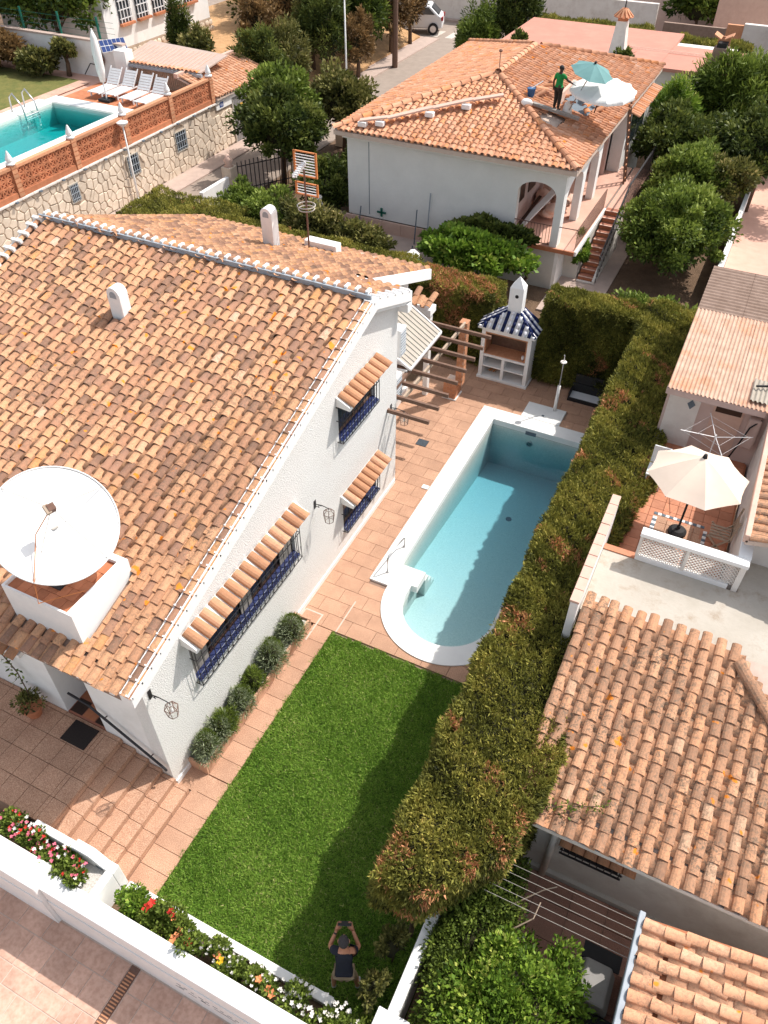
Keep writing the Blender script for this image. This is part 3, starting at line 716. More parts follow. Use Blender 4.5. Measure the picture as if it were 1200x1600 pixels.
# front wall with the door recess
dx0, dx1 = -1.92, -1.16
fm = MB(); fm.box(dx1, -T-.001, 0, T, -.05, zf(0)-.01); fm.box(-6.9, dx0, 0, T, -.05, zf(0)-.01); fm.box(dx0, dx1, 0, T, 2.55, zf(0)-.012)
fm.build('front_wall', 'white', house)
bx('recess_wall', 'white', house, dx0-.1, dx0, T+.001, .62, 0, 2.55)
bx('recess_wall', 'white', house, dx1, dx1+.1, T+.001, .62, 0, 2.55)
bx('porch_floor', 'step', house, dx0+.001, dx1-.001, .001, .6, .5, PZ+.012)
for i in range(3):
    for j in range(2):
        if (i+j) % 2: bx('floor_tile', 'terra', house, dx0+.02+i*.25, dx0+.25+i*.25, .03+j*.26, .27+j*.26, PZ+.012, PZ+.02)
        else: bx('floor_tile', 'darkwood', house, dx0+.02+i*.25, dx0+.25+i*.25, .03+j*.26, .27+j*.26, PZ+.012, PZ+.02)
door = MB().box(dx0+.02, dx1-.02, .50, .56, PZ+.02, 2.5).build('door', 'darkwood', house)
for i in range(2):
    for j in range(3): bx('door_panel', 'wood', door, dx0+.09+i*.32, dx0+.36+i*.32, .485, .499, PZ+.12+j*.56, PZ+.58+j*.56, .008)
MB().tube([(dx1-.12, .47, PZ+.8), (dx1-.12, .47, PZ+1.0)], .012, 8).build('door_handle', 'steel', door)
# rear block walls
m = MB(); yb = 11.05
m.prism([(-1.19, 7.94, -.05), (-1.19, yb, -.05), (-1.19, yb, zb(yb)-.01), (-1.19, 7.94, zb(7.94)-.01)], (-.25, 0, 0)); m.box(-6.9, -1.45, yb-.25, yb, -.05, zb(yb)-.02)
m.box(-1.189, -T-.001, 7.70, 7.94, -.05, zb(7.94)-.02); m.box(-6.9, -6.7, T+.001, yb-.26, -.05, 2.9)
m.build('rear_wall', 'stucco', house)
bx('rear_plinth', 'white', house, -1.188, -1.12, 8.0, yb, -.02, .25)
# rake mouldings
def rake(x0, x1, pts, h, mat='whitemould', name='verge'):
    m = MB()
    for (a, b) in zip(pts[:-1], pts[1:]): m.prism([(x0, a[0], a[1]-h), (x0, b[0], b[1]-h), (x0, b[0], b[1]), (x0, a[0], a[1])], (x1-x0, 0, 0))
    return m.build(name, mat, house)
rake(.001, .20, [(-.30, zf(-.30)+.05), (RY, RZ+.05), (8.12, zb(8.12)+.05)], .20)
rake(.001, .14, [(-.22, zf(-.22)-.155), (RY, RZ-.155), (8.02, zb(8.02)-.155)], .08)
rake(-1.188, -.70, [(7.96, zb(7.96)+.05), (yb+.15, zb(yb+.15)+.05)], .24)
rake(-7.2, -7.171, [(-.30, zf(-.30)+.05), (RY, RZ+.05)], .2)
bx('verge_return', 'whitemould', house, .001, .20, 7.942, 8.12, zb(8.12)-.32, zb(8.12)-.152)
# roof boards
rf = MB()
def slab(m, x0, x1, y0, y1, zfun, th=.1):
    m.prism([(x0, y0, zfun(y0)-th), (x0, y1, zfun(y1)-th), (x0, y1, zfun(y1)), (x0, y0, zfun(y0))], (x1-x0, 0, 0))
slab(rf, -7.17, -.001, -.30, RY, zf); slab(rf, -7.17, -.001, RY, 8.12, zb); slab(rf, -7.17, -1.19, 8.12, yb+.15, zb)

roof = rf.build('roof', 'pavebase', house)
uf = Vector((0, 1, HS)).normalized(); nf = Vector((0, -HS, 1)).normalized()
ub = Vector((0, -1, BS)).normalized(); nb_ = Vector((0, BS, 1)).normalized()
BX0, BX1, BY0, BY1, BZT = -2.05, -.85, .05, 1.15, 3.68
tl = Tiles(roof)
Wt = .1837; X0 = -6.99
ca = uf.y
def kf(a, b):
    x = X0+a; y = -.30+b*ca
    if BX0-.08 < x < BX1+.06 and y > BY0-.05 and y < BY1-.04: return False
    if abs(x+3.95) < .16 and abs(y+.1-5.1) < .22: return False
    return True
tl.slope((X0, -.33, zf(-.33)+.008), (1, 0, 0), uf, nf, 6.98, (RY+.26)/ca, w=Wt, e=.2175, r=.074, keep=kf, pr=.062, phase=.05)
def kb(a, b):
    x = -.001-a; y = 8.12+.03-b*ub.y*-1
    return True
# rear slope (tiles rise towards the ridge, i.e. towards -Y)
tl.slope((-.74, yb+.18, zb(yb+.18)+.03), (-1, 0, 0), ub, nb_, 6.28, (yb+.18-RY)/abs(ub.y), w=Wt, e=.2175, r=.074, pr=.062, keep=lambda a, b: a > .42 or yb+.18-b*abs(ub.y) > 8.5)
tl.slope((-.02, 8.15, zb(8.15)+.008), (-1, 0, 0), ub, nb_, 1.1, (8.15-RY)/abs(ub.y), w=Wt, e=.2175, r=.074, pr=.062)
tl.ridge((-6.98, RY+.03, RZ+.03), (.1, RY+.03, RZ+.03), e=.2, r=.075, lift=.03)
tl.ridge((.075, -.3, zf(-.3)+.028), (.075, RY, RZ+.028), e=.2175, r=.062, n=nf, lift=.0)
tl.ridge((.168, -.3, zf(-.3)+.03), (.168, RY, RZ+.03), e=.2175, r=.026, n=nf, lift=.0)
tl.ridge((-7.09, -.3, zf(-.3)+.035), (-7.09, RY, RZ+.035), e=.2175, r=.06, n=nf, lift=.0)
tl.done()
# white mortar: between ridge tiles and at the verge
mm = MB()
for k in range(36):
    x = -6.98+.2*k; mm.box(x-.028, x+.028, RY-.04, RY+.10, RZ+.05, RZ+.155)
mm.build('ridge_mortar', 'whitemould', roof)
bx('ridge_flashing', 'greymetal', roof, -7.1, .12, RY-.085, RY-.045, RZ+.03, RZ+.115)
def mortar(c, ax_, ay_, az_, a, b, d): MB().obox(c, ax_, ay_, az_, a, b, d).build('verge_mortar', 'whitemould', roof)
for k in range(34):
    y = -.3+.2175*ca*k+R.gauss(0, .008); z = zf(y); w_ = R.uniform(.007, .013)
    mortar((.075, y+.02, z+.050), (1, R.gauss(0, .04), 0), uf, nf, R.uniform(.060, .070), w_, .040)
    mortar((.172, y+.02, z+.040), (1, 0, 0), uf, nf, .03, w_, .03)
    mortar((-7.1, y+.02, z+.072), (1, 0, 0), uf, nf, .12, .03, .05)
c0 = Vector((.192, RY/2-.15, zf(RY/2-.15)+.04)); mortar(c0, uf, (1, 0, 0), nf, RY/2/ca+.14, .010, .022)
c0 = Vector((.140, RY/2-.15, zf(RY/2-.15)+.050)); mortar(c0, uf, (1, 0, 0), nf, RY/2/ca+.14, .011, .022)
for k in range(5):
    y = RY+.1+.3*k
    mortar((.1, y, zb(y)+.06), (1, 0, 0), ub, nb_, .1, .02, .03)
# white corbels under the eave between tile ends
ev = MB()
for k in range(38): ev.box(X0+.03+k*Wt, X0+.11+k*Wt, -.315, -.22, zf(-.3)-.03, zf(-.3)+.02)
ev.build('eave_mortar', 'whitemould', roof)

# chimneys
def chimney(x, y, z0, h, w, d, label, blocked):
    t = thing('chimney', label, 'chimney', (x, y, z0))
    prof = [(x-w/2, z0), (x-w/2, z0+h-w/2)]+[(x-w/2*math.cos(a), z0+h-w/2+w/2*math.sin(a)) for a in np.linspace(.2, math.pi-.2, 9)]+[(x+w/2, z0+h-w/2), (x+w/2, z0)]
    MB().prism([(px, y-d/2, pz) for px, pz in prof], (0, d, 0)).build('stack', 'whitemould', t, bevel=.012)
    m = MB(); q = w*.26; zc = z0+h-w*.52
    m.prism([(x-q, y-d/2-.004, zc-w*.18), (x-q, y-d/2-.004, zc)]+[(x-q*math.cos(a), y-d/2-.004, zc+q*math.sin(a)) for a in np.linspace(.3, math.pi-.3, 6)]+[(x+q, y-d/2-.004, zc), (x+q, y-d/2-.004, zc-w*.18)], (0, .003, 0))
    m.build('vent', blocked, t)
    return t
chimney(-3.95, 5.1, zf(5.1)-.12, .68, .27, .22, 'small white round topped chimney standing out of the front roof slope', 'greymetal')
chimney(-3.62, 9.35, zb(9.35)-.1, 1.0, .27, .24, 'tall white round topped chimney on the far edge of the rear roof', 'greymetal')
# skylight-like white upstand on the rear eave
bx('roof_upstand', 'whitemould', house, -3.35, -2.55, 10.2, 10.45, zb(10.3), zb(10.2)+.22, .02)
# TV aerial
an = thing('tv_aerial', 'tall rusty TV aerial mast with orange framed grid antenna behind the ridge', 'aerial', (-3.1, 10.0, zb(10)))
z = zb(10.0)
MB().tube([(-3.1, 10.0, z-.1), (-3.1, 10.0, z+1.75)], .02, 8).build('mast', 'rust', an)
MB().tube([(-3.1+.17*math.cos(a), 10.0+.17*math.sin(a), z+.95) for a in np.linspace(0, 2*math.pi, 17)], .012, 6).build('loop', 'cable', an)
MB().tube([(-3.1+.19*math.cos(a), 10.0+.19*math.sin(a), z+1.02) for a in np.linspace(0, 2*math.pi, 17)], .012, 6).build('loop', 'cable', an)
for sgn, zz, hh in ((0, z+1.58, .50), (0, z+1.2, .26)):
    m = MB(); w_ = .25
    for sx in (-1, 1): m.box(-3.1+sx*w_-.018, -3.1+sx*w_+.018, 10.05, 10.09, zz, zz+hh)
    m.box(-3.1-w_, -3.1+w_, 10.05, 10.09, zz, zz+.02).box(-3.1-w_, -3.1+w_, 10.05, 10.09, zz+hh-.02, zz+hh); m.build('frame', 'antorange', an)
    for k in range(int(hh/.055)): bx('rod', 'whitemetal', an, -3.1-w_, -3.1+w_, 10.06, 10.075, zz+.035+k*.055, zz+.05+k*.055)
m = MB(); m.obox((-3.12, 9.86, z+1.8), (0, 1, .3), (1, 0, 0), (0, 0, 1), .26, .02, .015)
for k in range(7): m.obox((-3.12, 9.66+k*.06, z+1.74+k*.018), (1, 0, 0), (0, 1, 0), (0, 0, 1), .05, .012, .03)
m.build('boom', 'whitemetal', an)

# ---- dish platform and dish
bp = thing('dish_platform', 'white walled box with terracotta floor let into the roof under the satellite dish', 'platform', (-1.45, .6, 3.2))
m = MB(); zb0 = 2.9
m.box(BX0, BX1-.10, BY0, BY0+.03, zb0, BZT).box(BX1-.10, BX1, BY0, BY1, zb0, BZT).box(BX0, BX1-.101, BY1-.10, BY1, zb0, BZT-.002).box(BX0, BX0+.03, BY0+.031, BY1-.101, zb0, BZT)
m.build('parapet', 'whitemould', bp)
bx('floor_bed', 'terra', bp, BX0+.031, BX1-.101, BY0+.031, BY1-.101, zb0, BZT-.06)
for i in range(7):
    for j in range(5):
        a = BX0+.035+i*.15; b = BY0+.035+j*.185
        if a > BX1-.15 or b > BY1-.15: continue
        ox = .075 if j % 2 else 0
        bx('floor_tile', 'terra', bp, max(BX0+.033, a-ox), min(BX1-.103, a-ox+.144), b, min(BY1-.103, b+.179), BZT-.06, BZT-.05+R.uniform(-.002, .002))
ds = thing('satellite_dish', 'large white satellite dish on a short dark mount above the roof box', 'satellite dish', (-1.35, .62, BZT-.05))
dc = Vector((-1.42, .70, 4.50)); dn_ = (CAMLOC-dc).normalized(); dn_ = Vector((dn_.x*.80, dn_.y+.22, dn_.z+.12)).normalized()
ax = dn_.cross(Vector((0, 0, 1))).normalized(); ay = dn_.cross(ax)
DR = .785; V = []; F = []; nr, ns = 10, 48
for side, off in ((0, 0), (1, -.03)):
    for i in range(nr+1):
        r_ = DR*i/nr; dz_ = .12*(i/nr)**2-.12+off
        for k in range(ns):
            a = 2*math.pi*k/ns; V.append(dc+ax*r_*math.cos(a)+ay*r_*math.sin(a)+dn_*dz_)
B_ = (nr+1)*ns
for i in range(nr):
    for k in range(ns):
        k2 = (k+1) % ns; F.append((i*ns+k, (i+1)*ns+k, (i+1)*ns+k2, i*ns+k2)); F.append((B_+i*ns+k2, B_+(i+1)*ns+k2, B_+(i+1)*ns+k, B_+i*ns+k))
for k in range(ns): k2 = (k+1) % ns; F.append((nr*ns+k, B_+nr*ns+k, B_+nr*ns+k2, nr*ns+k2))
MB().add(V, F).build('reflector', 'dish', ds, smooth=True)
MB().tube([dc+ax*DR*math.cos(a)+ay*DR*math.sin(a)-dn_*.0 for a in np.linspace(0, 2*math.pi, 60)], .012, 6).build('rim', 'dish', ds, smooth=True)
fc = dc+dn_*.42+ay*-.1
MB().obox(fc, dn_, ax, ay, .07, .045, .045).build('feed_horn', 'rust', ds); MB().obox(fc+dn_*.02+ax*.05, dn_, ax, ay, .04, .03, .06).build('receiver', 'paletimber', ds)
for a in (3.35, 5.1, .75, 2.0):
    MB().tube([dc+ax*DR*.98*math.cos(a)+ay*DR*.98*math.sin(a), fc], .0045, 5).build('stay', 'cable', ds)
MB().lathe(tuple(dc+dn_*-.13), [(.05, 0), (.05, .01)], 12).build('hub', 'cable', ds)
MB().tube([(-1.42, .42, BZT-.04), tuple(dc-dn_*.25)], .035, 10).build('mount', 'iron', ds)
bx('mount_foot', 'iron', ds, -1.52, -1.32, .34, .50, BZT-.055, BZT-.03)
p0 = dc+ax*DR*math.cos(.75)+ay*DR*math.sin(.75)
cb = [fc, dc+ax*.25, p0+Vector((0, 0, .02)), p0+Vector((.02, -.08, -.3)), (BX1-.12, .45, BZT+.02)]
MB().tube(cb, .007, 5).build('cable', 'antorange', ds)

# ---- windows of the side wall: recess, frame, sill tiles, grille and tiled awning
def awning(label, y0, n, zw, w=.19, L=.30, par=None, x0=0.0, drop=.14, mat='tileaw', ydir=1):
    t = thing('window_awning', label, 'awning', (x0, y0, zw))
    y1 = y0+n*w
    m = MB(); m.prism([(x0+.001, y0-.03, zw-.16), (x0+.001, y0-.03, zw+.03), (x0+.27, y0-.03, zw+.03-drop), (x0+.27, y0-.03, zw-.05-drop)], (0, y1-y0+.06, 0))
    m.build('support', 'whitemould', t, bevel=.008)
    u = Vector((0, 1, 0)); up = Vector((-1, 0, drop/.27)).normalized(); nn = u.cross(up)
    if nn.z < 0: nn = -nn
    tt = Tiles(t, name='awning_tile')
    for k in range(n):
        mm_ = Matrix((-u, up, nn)).transposed().to_4x4()@Matrix.Rotation(R.gauss(0, .02), 4, 'Z')
        mm_.translation = Vector((x0+.315, y0+(k+.5)*w, zw+.035-drop-.02)); tt.one(mm_, mat, .088, .34)
    tt.done(); return t
awning('short clay tile awning over the upper window of the white gable', 5.53, 8, 3.80)
awning('short clay tile awning over the lower window, just above the paving', 5.54, 8, 1.52)
awning('long clay tile awning of fifteen tiles over the wide window', .90, 15, 2.72, w=.203)
def window(W, ndiv):
    y0, y1, z0, z1 = W
    w = MB(); w.box(-.11, -.072, y0, y1, z0-.0, z0+.07).box(-.11, -.072, y0, y1, z1-.05, z1)
    for k in range(ndiv+1):
        y = y0+(y1-y0-.05)*k/ndiv; w.box(-.11, -.072, y, y+.05, z0+.07, z1-.05)
    fr = w.build('window', 'wood' if ndiv < 4 else 'darkwood', house)
    for k in range(ndiv):
        a = y0+(y1-y0-.05)*k/ndiv+.05; b = y0+(y1-y0-.05)*(k+1)/ndiv
        bx('pane', 'glass', fr, -.10, -.095, a, b, z0+.07, z1-.05)
    if ndiv >= 4:
        for (a, b) in ((y0+.05, y0+.4), (y1-.42, y1-.06), (y0+1.3, y0+1.6)): bx('shutter', 'greywood', fr, -.068, -.05, a, b, z0+.04, z1-.03)
    bx('back_board', 'black', fr, -.249, -.24, y0, y1, z0, z1)
    # sloping cobalt tile sill
    m = MB(); m.prism([(-.07, y0+.001, z0-.02), (-.07, y0+.001, z0+.03), (.09, y0+.001, z0-.02), (.09, y0+.001, z0-.05), (.0, y0+.001, z0-.05)], (0, y1-y0-.002, 0))
    sl_ = m.build('window_sill', 'greymetal', house)
    n = int(round((y1-y0)/.145)); w_ = (y1-y0)/n
    sx = Vector((1, 0, -.28)).normalized(); up_ = Vector((.28, 0, 1)).normalized()
    for k in range(n):
        for j in range(2):
            c = Vector((-.07+.040+j*.080, y0+(k+.5)*w_, 0)); c.z = z0+.03-(c.x+.07)*.3125+.005
            MB().obox(c, sx, (0, 1, 0), up_, .0385, w_/2-.003, .006).build('sill_tile', 'blue', sl_)
window(Wb, 6); window(Wu, 2); window(Wl, 2)
def grille(label, y0, y1, z0, z1, step, lattice=False, x=.12):
    t = thing('window_grille', label, 'window grille', (0, y0, z0))
    for z_ in (z0, z1, z0+(z1-z0)*.62): MB().tube([(.0, y0, z_), (x, y0, z_), (x, y1, z_), (.0, y1, z_)], .009, 6).build('rail', 'iron', t)
    n = int(round((y1-y0)/step))
    for k in range(n+1):
        y = y0+(y1-y0)*k/n
        MB().tube([(x, y, z0), (x, y, z1)], .0065, 5).build('bar', 'iron', t)
    for yy in (y0, y1):
        MB().tube([(x*.5, yy, z0), (x*.5, yy, z1)], .0065, 5).build('bar', 'iron', t)
    if lattice:
        for k in range(n):
            a = y0+(y1-y0)*k/n; b = y0+(y1-y0)*(k+1)/n
            MB().tube([(x, a, z0), (x, b, z0+(z1-z0)*.31)], .004, 4).tube([(x, b, z0), (x, a, z0+(z1-z0)*.31)], .004, 4).build('scroll', 'iron', t)
grille('black bar grille on the upper gable window under its awning', 5.5, 6.92, 2.87, 3.62, .11)
grille('black bar grille on the lower gable window near the paving', 5.52, 6.94, .62, 1.36, .11)
grille('long black grille with crossed bars in front of the wide window', .96, 3.88, 1.53, 2.52, .13, True)
# small louvred window boxes seen edge on past the corner
for (yy, zz, lb_) in ((8.35, 2.9, 'tall pale box unit fixed to the house wall beyond the gable corner, upper one'), (8.2, 1.9, 'pale slatted box unit fixed to the house wall beyond the gable corner, lower one')):
    t = thing('air_conditioner', lb_, 'air conditioner', (-.6, yy, zz))
    bx('casing', 'whitemetal', t, -.75, -.12, yy, yy+.28, zz, zz+.62, .02)
    for k in range(8): bx('louver', 'greymetal', t, -.119, -.112, yy+.03, yy+.25, zz+.06+k*.065, zz+.09+k*.065)

# lanterns
def lantern(y, z, label, x=0.30, drop=.26, sc=1.0, closed=False):
    t = thing('wall_lantern', label, 'lantern', (0, y, z))
    MB().box(.002, .012, y-.03, y+.03, z-.10, z+.08).build('wall_plate', 'iron', t)
    MB().tube([(.01, y, z), (x*.5, y, z+.02), (x, y, z), (x, y, z-.03)], .008, 6).build('arm', 'iron', t)
    MB().tube([(.01, y, z-.08), (.05, y, z-.04), (.09, y, z-.06), (.07, y, z-.02), (.14, y, z+.005)], .006, 5).build('scroll', 'iron', t)
    r = .085*sc; h = .22*sc; zt = z-.03; n = 6
    def hexr(rr, zz): return [(x+rr*math.cos(math.pi/3*k), y+rr*math.sin(math.pi/3*k), zz) for k in range(n)]
    A = hexr(r*.45, zt); B = hexr(r, zt-h*.28); C = hexr(r*.72, zt-h)
    for k in range(n):
        m = MB(); m.tube([A[k], B[k], C[k]], .0055, 4).tube([B[k], B[(k+1) % n]], .0055, 4).tube([C[k], C[(k+1) % n]], .0055, 4).tube([A[k], A[(k+1) % n]], .005, 4); m.build('frame_bar', 'rust', t)
        MB().add([B[k], B[(k+1) % n], C[(k+1) % n], C[k]], [(0, 1, 2, 3)]).build('pane', 'lampglass', t)
    MB().tube([(x, y, zt), (x, y, zt-h*.35)], .012, 6).build('bulb_holder', 'whitemetal', t)
    MB().lathe((x, y, zt-h*.8), [(.01, 0), (.022, .03), (.022, .07), (.01, .1)], 8).build('bulb', 'whitemetal', t)
m_, t_, b_ = nodes('lantern_glass'); b_.inputs['Base Color'].default_value = (.85, .8, .7, 1); b_.inputs['Alpha'].default_value = .25; b_.inputs['Roughness'].default_value = .1; MT['lampglass'] = m_
lantern(.12, 2.40, 'iron lantern on a bracket at the near corner of the white gable wall', .34, sc=1.15)
lantern(4.60, 2.14, 'iron lantern on a bracket between the wide window and the far windows', .28, sc=1.25)
lantern(7.68, 2.18, 'iron lantern on a bracket at the far corner of the gable, against the paving', .30, sc=1.25)
# stair handrail on the front wall
t = thing('stair_handrail', 'dark sloping handrail fixed to the shaded front wall above the steps', 'handrail', (-.6, -.05, 1.3))
MB().tube([(-1.55, -.07, 1.62), (-1.2, -.07, 1.55), (-.02, -.07, .62), (-.0, -.07, .58)], .02, 8).build('rail', 'iron', t)
for q in (.2, .8): MB().tube([(-1.2+1.18*q, 0, 1.50-.93*q), (-1.2+1.18*q, -.07, 1.52-.93*q)], .01, 6).build('bracket', 'iron', t)
# front canopy row of tiles over the left part of the front wall
t = thing('door_canopy', 'five dark clay tiles forming a small canopy beside the front door under the eave', 'canopy', (-2.4, -.2, 2.45))
m = MB(); m.box(-2.98, -1.98, -.24, -.001, 2.42, 2.50); m.build('support', 'whitemould', t)
tt = Tiles(t, name='canopy_tile')
for k in range(5):
    upv = Vector((0, 1, .35)).normalized(); mm_ = Matrix((Vector((1, 0, 0)), upv, Vector((1, 0, 0)).cross(upv))).transposed().to_4x4(); mm_.translation = Vector((-2.88+k*.2, -.32, 2.47)); tt.one(mm_, 'tileaw', .085, .34, R.random()*.5)
tt.done()
t = thing('wall_lamp', 'black lamp on the shaded front wall at the left edge under the eave', 'lamp', (-3.3, -.1, 2.4))
MB().lathe((-3.35, -.18, 2.2), [(.03, 0), (.09, .06), (.10, .2), (.03, .3)], 8).build('lamp_body', 'iron', t); MB().tube([(-3.35, 0, 2.5), (-3.35, -.18, 2.48)], .012, 6).build('bracket', 'iron', t)
# potted plant with climbing stem
t = thing('potted_plant', 'terracotta pot with a straggly plant and a stem climbing the shaded front wall', 'potted plant', (-2.35, -.25, PZ))
MB().lathe((-2.35, -.26, PZ), [(.10, 0), (.15, .2), (.165, .2), (.165, .24), (.14, .24)], 16).build('pot', 'terra', t)
P, Nn, Tn = crownpts((-2.35, -.26, PZ+.32), .22, .2, .12, 14, 500, .5); leaves('leaves', P, Nn, .06, 'leafolive', t, .5, Tn)
st = [(-2.35, -.2, PZ+.25), (-2.55, -.1, PZ+.8), (-2.8, -.06, PZ+1.15), (-3.1, -.05, PZ+1.4)]
MB().tube(st, .01, 5).build('stem', 'brown', t)
PP = []; 
for a, b in zip(st[:-1], st[1:]):
    for q in np.linspace(0, 1, 30): PP.append(np.array(a)*(1-q)+np.array(b)*q+NR.normal(0, .05, 3))
PP = np.array(PP); leaves('climbing_leaves', PP, np.tile([0, -1, .4], (len(PP), 1)), .07, 'leafmid', t, .5)

# planter along the side wall
pl = thing('wall_planter', 'long low terracotta edged planter bed along the foot of the white gable wall', 'planter', (.2, 1.9, 0))
bx('soil', 'gravel', pl, .03, .31, .42, 3.55, .0, .20)
MT['edging'] = simple('pale_terracotta', (.56, .34, .225), (.50, .29, .19), 6, .85, .2, 50, objvar=.08)
for k in range(9):
    y0 = .40+k*.352; MB().box(.315, .352, y0+.004, y0+.346, 0, .245+R.uniform(-.004, .004)).build('edge_slab', 'edging', pl)
bx('end_slab', 'edging', pl, .01, .35, .36, .395, 0, .245)
bx('end_slab', 'edging', pl, .01, .35, 3.575, 3.61, 0, .245)
def shrub(x, y, r, h, mat, label, n=1600, size=.07):
    t = thing('planter_shrub', label, 'shrub', (x, y, .2))
    u = NR.normal(0, 1, (n, 3)); u[:, 2] = abs(u[:, 2])*1.1; u /= np.linalg.norm(u, axis=1)[:, None]
    q = (NR.uniform(.25, 1, n)**.5)[:, None]; P = np.array([x, y, .2])+u*q*np.array([r, r, h]); 
    P = P+u*(.09*nz(P, 8, y)+.05*nz(P, 19, y))[:, None]; leaves('foliage', P, u, size, mat, t, .16, .40+.3*u[:, 2]*q[:, 0]+NR.normal(0, .15, n), .45)
    if mat == 'leafgrey':
        k_ = n//3; u2 = u[:k_]*[1, 1, 1.0]; leaves('green_shoots', np.array([x+.03, y+.05, .2])+u2*np.array([r*.7, r*.7, h*1.15]), u2+[0, 0, .6], size*.9, 'leafmid', t, .18, .5+NR.normal(0, .15, k_), .4)
    blob('inner_foliage', (x, y, .2+h*.4), r*.6, r*.6, h*.45, 'hedgecore', t, x)
for i, (y, r, h, mt_, lb_) in enumerate([(.60, .20, .34, 'leafgrey', 'grey green lavender at the near end of the wall planter'), (.97, .17, .30, 'leafgrey', 'grey lavender second from the near end of the planter, beside a green rosemary'), (1.15, .15, .28, 'leafmid', 'green rosemary second shrub group in the wall planter, near half'),
        (1.55, .19, .33, 'leafgrey', 'grey lavender near the middle of the wall planter'), (1.98, .15, .26, 'leafmid', 'small bright green rosemary in the middle of the wall planter'), (2.5, .22, .38, 'leafgrey', 'bushy lavender second from the far end of the planter'), (3.15, .22, .42, 'leafgrey', 'tall lavender at the far end of the wall planter')]):
    shrub(.17+R.uniform(-.02, .03), y, r*R.uniform(1.05, 1.3), h*R.uniform(1.0, 1.35), mt_, lb_, 2600, .065)
    if i > 4:
        pass
# ================================================================== pergola, awning and barbecue
pg = thing('pergola', 'brown beam pergola on a brick pillar beyond the house corner', 'pergola', (-.1, 9.5, 0))
MB().tube([(-.9, 10.96, 2.2), (.9, 10.96, 2.2)], .001, 4)
for k in range(8):
    y = 7.53+.495*k; x0 = -1.15 if y > 7.95 else .002
    bx('beam', 'wood', pg, x0, .90, y-.03, y+.03, 2.17, 2.25, .004)
bx('ledger', 'wood', pg, -.19, -.11, 7.97, 10.5, 2.253, 2.33, .004)
MB().beam((.06, 8.1, 2.12), (.10, 11.45, 2.12), .05, .09).build('cross_beam', 'paletimber', pg)
def brickpier(par, x0, x1, y0, y1, z0, z1, bh=.075, bl=.16):
    bx('core', 'joint', par, x0+.008, x1-.008, y0+.008, y1-.008, z0, z1-.004)
    z = z0; k = 0
    while z < z1-.02:
        h = min(bh, z1-z)
        for (a, b, fx, c, d) in ((x0, x1, 0, y0, y0+.012), (y0, y1, 1, x1-.012, x1), (y0, y1, 1, x0, x0+.012)):
            p = a-(bl/2 if k % 2 else 0)
            while p < b-.01:
                q0 = max(a, p); q1 = min(b, p+bl)-.008
                if q1-q0 > .02:
                    if fx == 0: MB().box(q0, q1, c, d, z, z+h-.008).build('brick', 'brick', par)
                    else: MB().box(c, d, q0+.013, q1, z, z+h-.008).build('brick', 'brick', par)
                p += bl
        z += bh; k += 1
brickpier(pg, -.02, .16, 11.42, 11.62, .42, 2.11)
brickpier(pg, -.28, .04, 11.32, 11.72, .03, .46)
bx('plinth', 'white', pg, -.30, .07, 11.30, 11.74, 0, .035)
bx('pier_cap', 'brick', pg, -.03, .17, 11.41, 11.63, 2.112, 2.14)
# louvred awning panel leaning from the wall to the ledger
lv = thing('awning_panel', 'cream corrugated awning panel sloping from the rear wall down to the pergola ledger', 'awning', (-.6, 9.6, 2.8))
A0 = Vector((-1.1, 8.8, 2.98)); A1 = Vector((-1.1, 10.45, 2.98)); B0 = Vector((-.10, 8.8, 2.36)); B1 = Vector((-.10, 10.45, 2.36))
n_ = (A1-A0).cross(B0-A0).normalized(); n_ = n_ if n_.z > 0 else -n_
for k in range(12):
    a = A0.lerp(A1, k/12); b = A0.lerp(A1, (k+.72)/12); c = B0.lerp(B1, (k+.72)/12); d = B0.lerp(B1, k/12)
    MB().prism([a, b, c, d], n_*.03).build('panel_rib', 'louver', lv)
MB().prism([A0, A1, B1, B0], n_*.008).build('panel_sheet', 'whitemetal', lv)
for a, b in ((A0, B0), (A1, B1), (B0, B1), (A0, A1)): MB().beam(a+n_*.02, b+n_*.02, .035, .05).build('frame_rail', 'whitemetal', lv)
MB().beam((-1.1, 8.75, 2.3), (-.14, 8.75, 2.36), .03, .04).build('strut', 'whitemetal', lv)
# door/window in the rear wall behind the pergola
w = thing('garden_window', 'dark garden door with iron bars in the white wall under the pergola', 'door', (-1.18, 9.6, 0))
bx('frame', 'white', w, -1.187, -1.15, 8.9, 10.3, .26, 2.0); bx('glass_pane', 'glass', w, -1.149, -1.14, 8.98, 10.22, .33, 1.93)
for k in range(10): bx('bar', 'iron', w, -1.13, -1.115, 9.0+k*.132, 9.012+k*.132, .33, 1.93)
# tiny tiled porch roof behind
pr = thing('side_porch_roof', 'small tiled porch roof with white fascia sticking out behind the upper verge', 'roof', (-.8, 11.2, 2.4))
bx('fascia', 'whitemould', pr, -1.2, -.62, 11.06, 11.4, 2.30, 2.46, .01)
tt = Tiles(pr); tt.slope((-1.18, 11.02, 2.52), (1, 0, 0), (0, 1, .3), (0, -.3, 1), .55, .4, w=.19, e=.25); tt.done()
bx('post', 'white', pr, -.80, -.68, 11.2, 11.35, 0, 2.29)

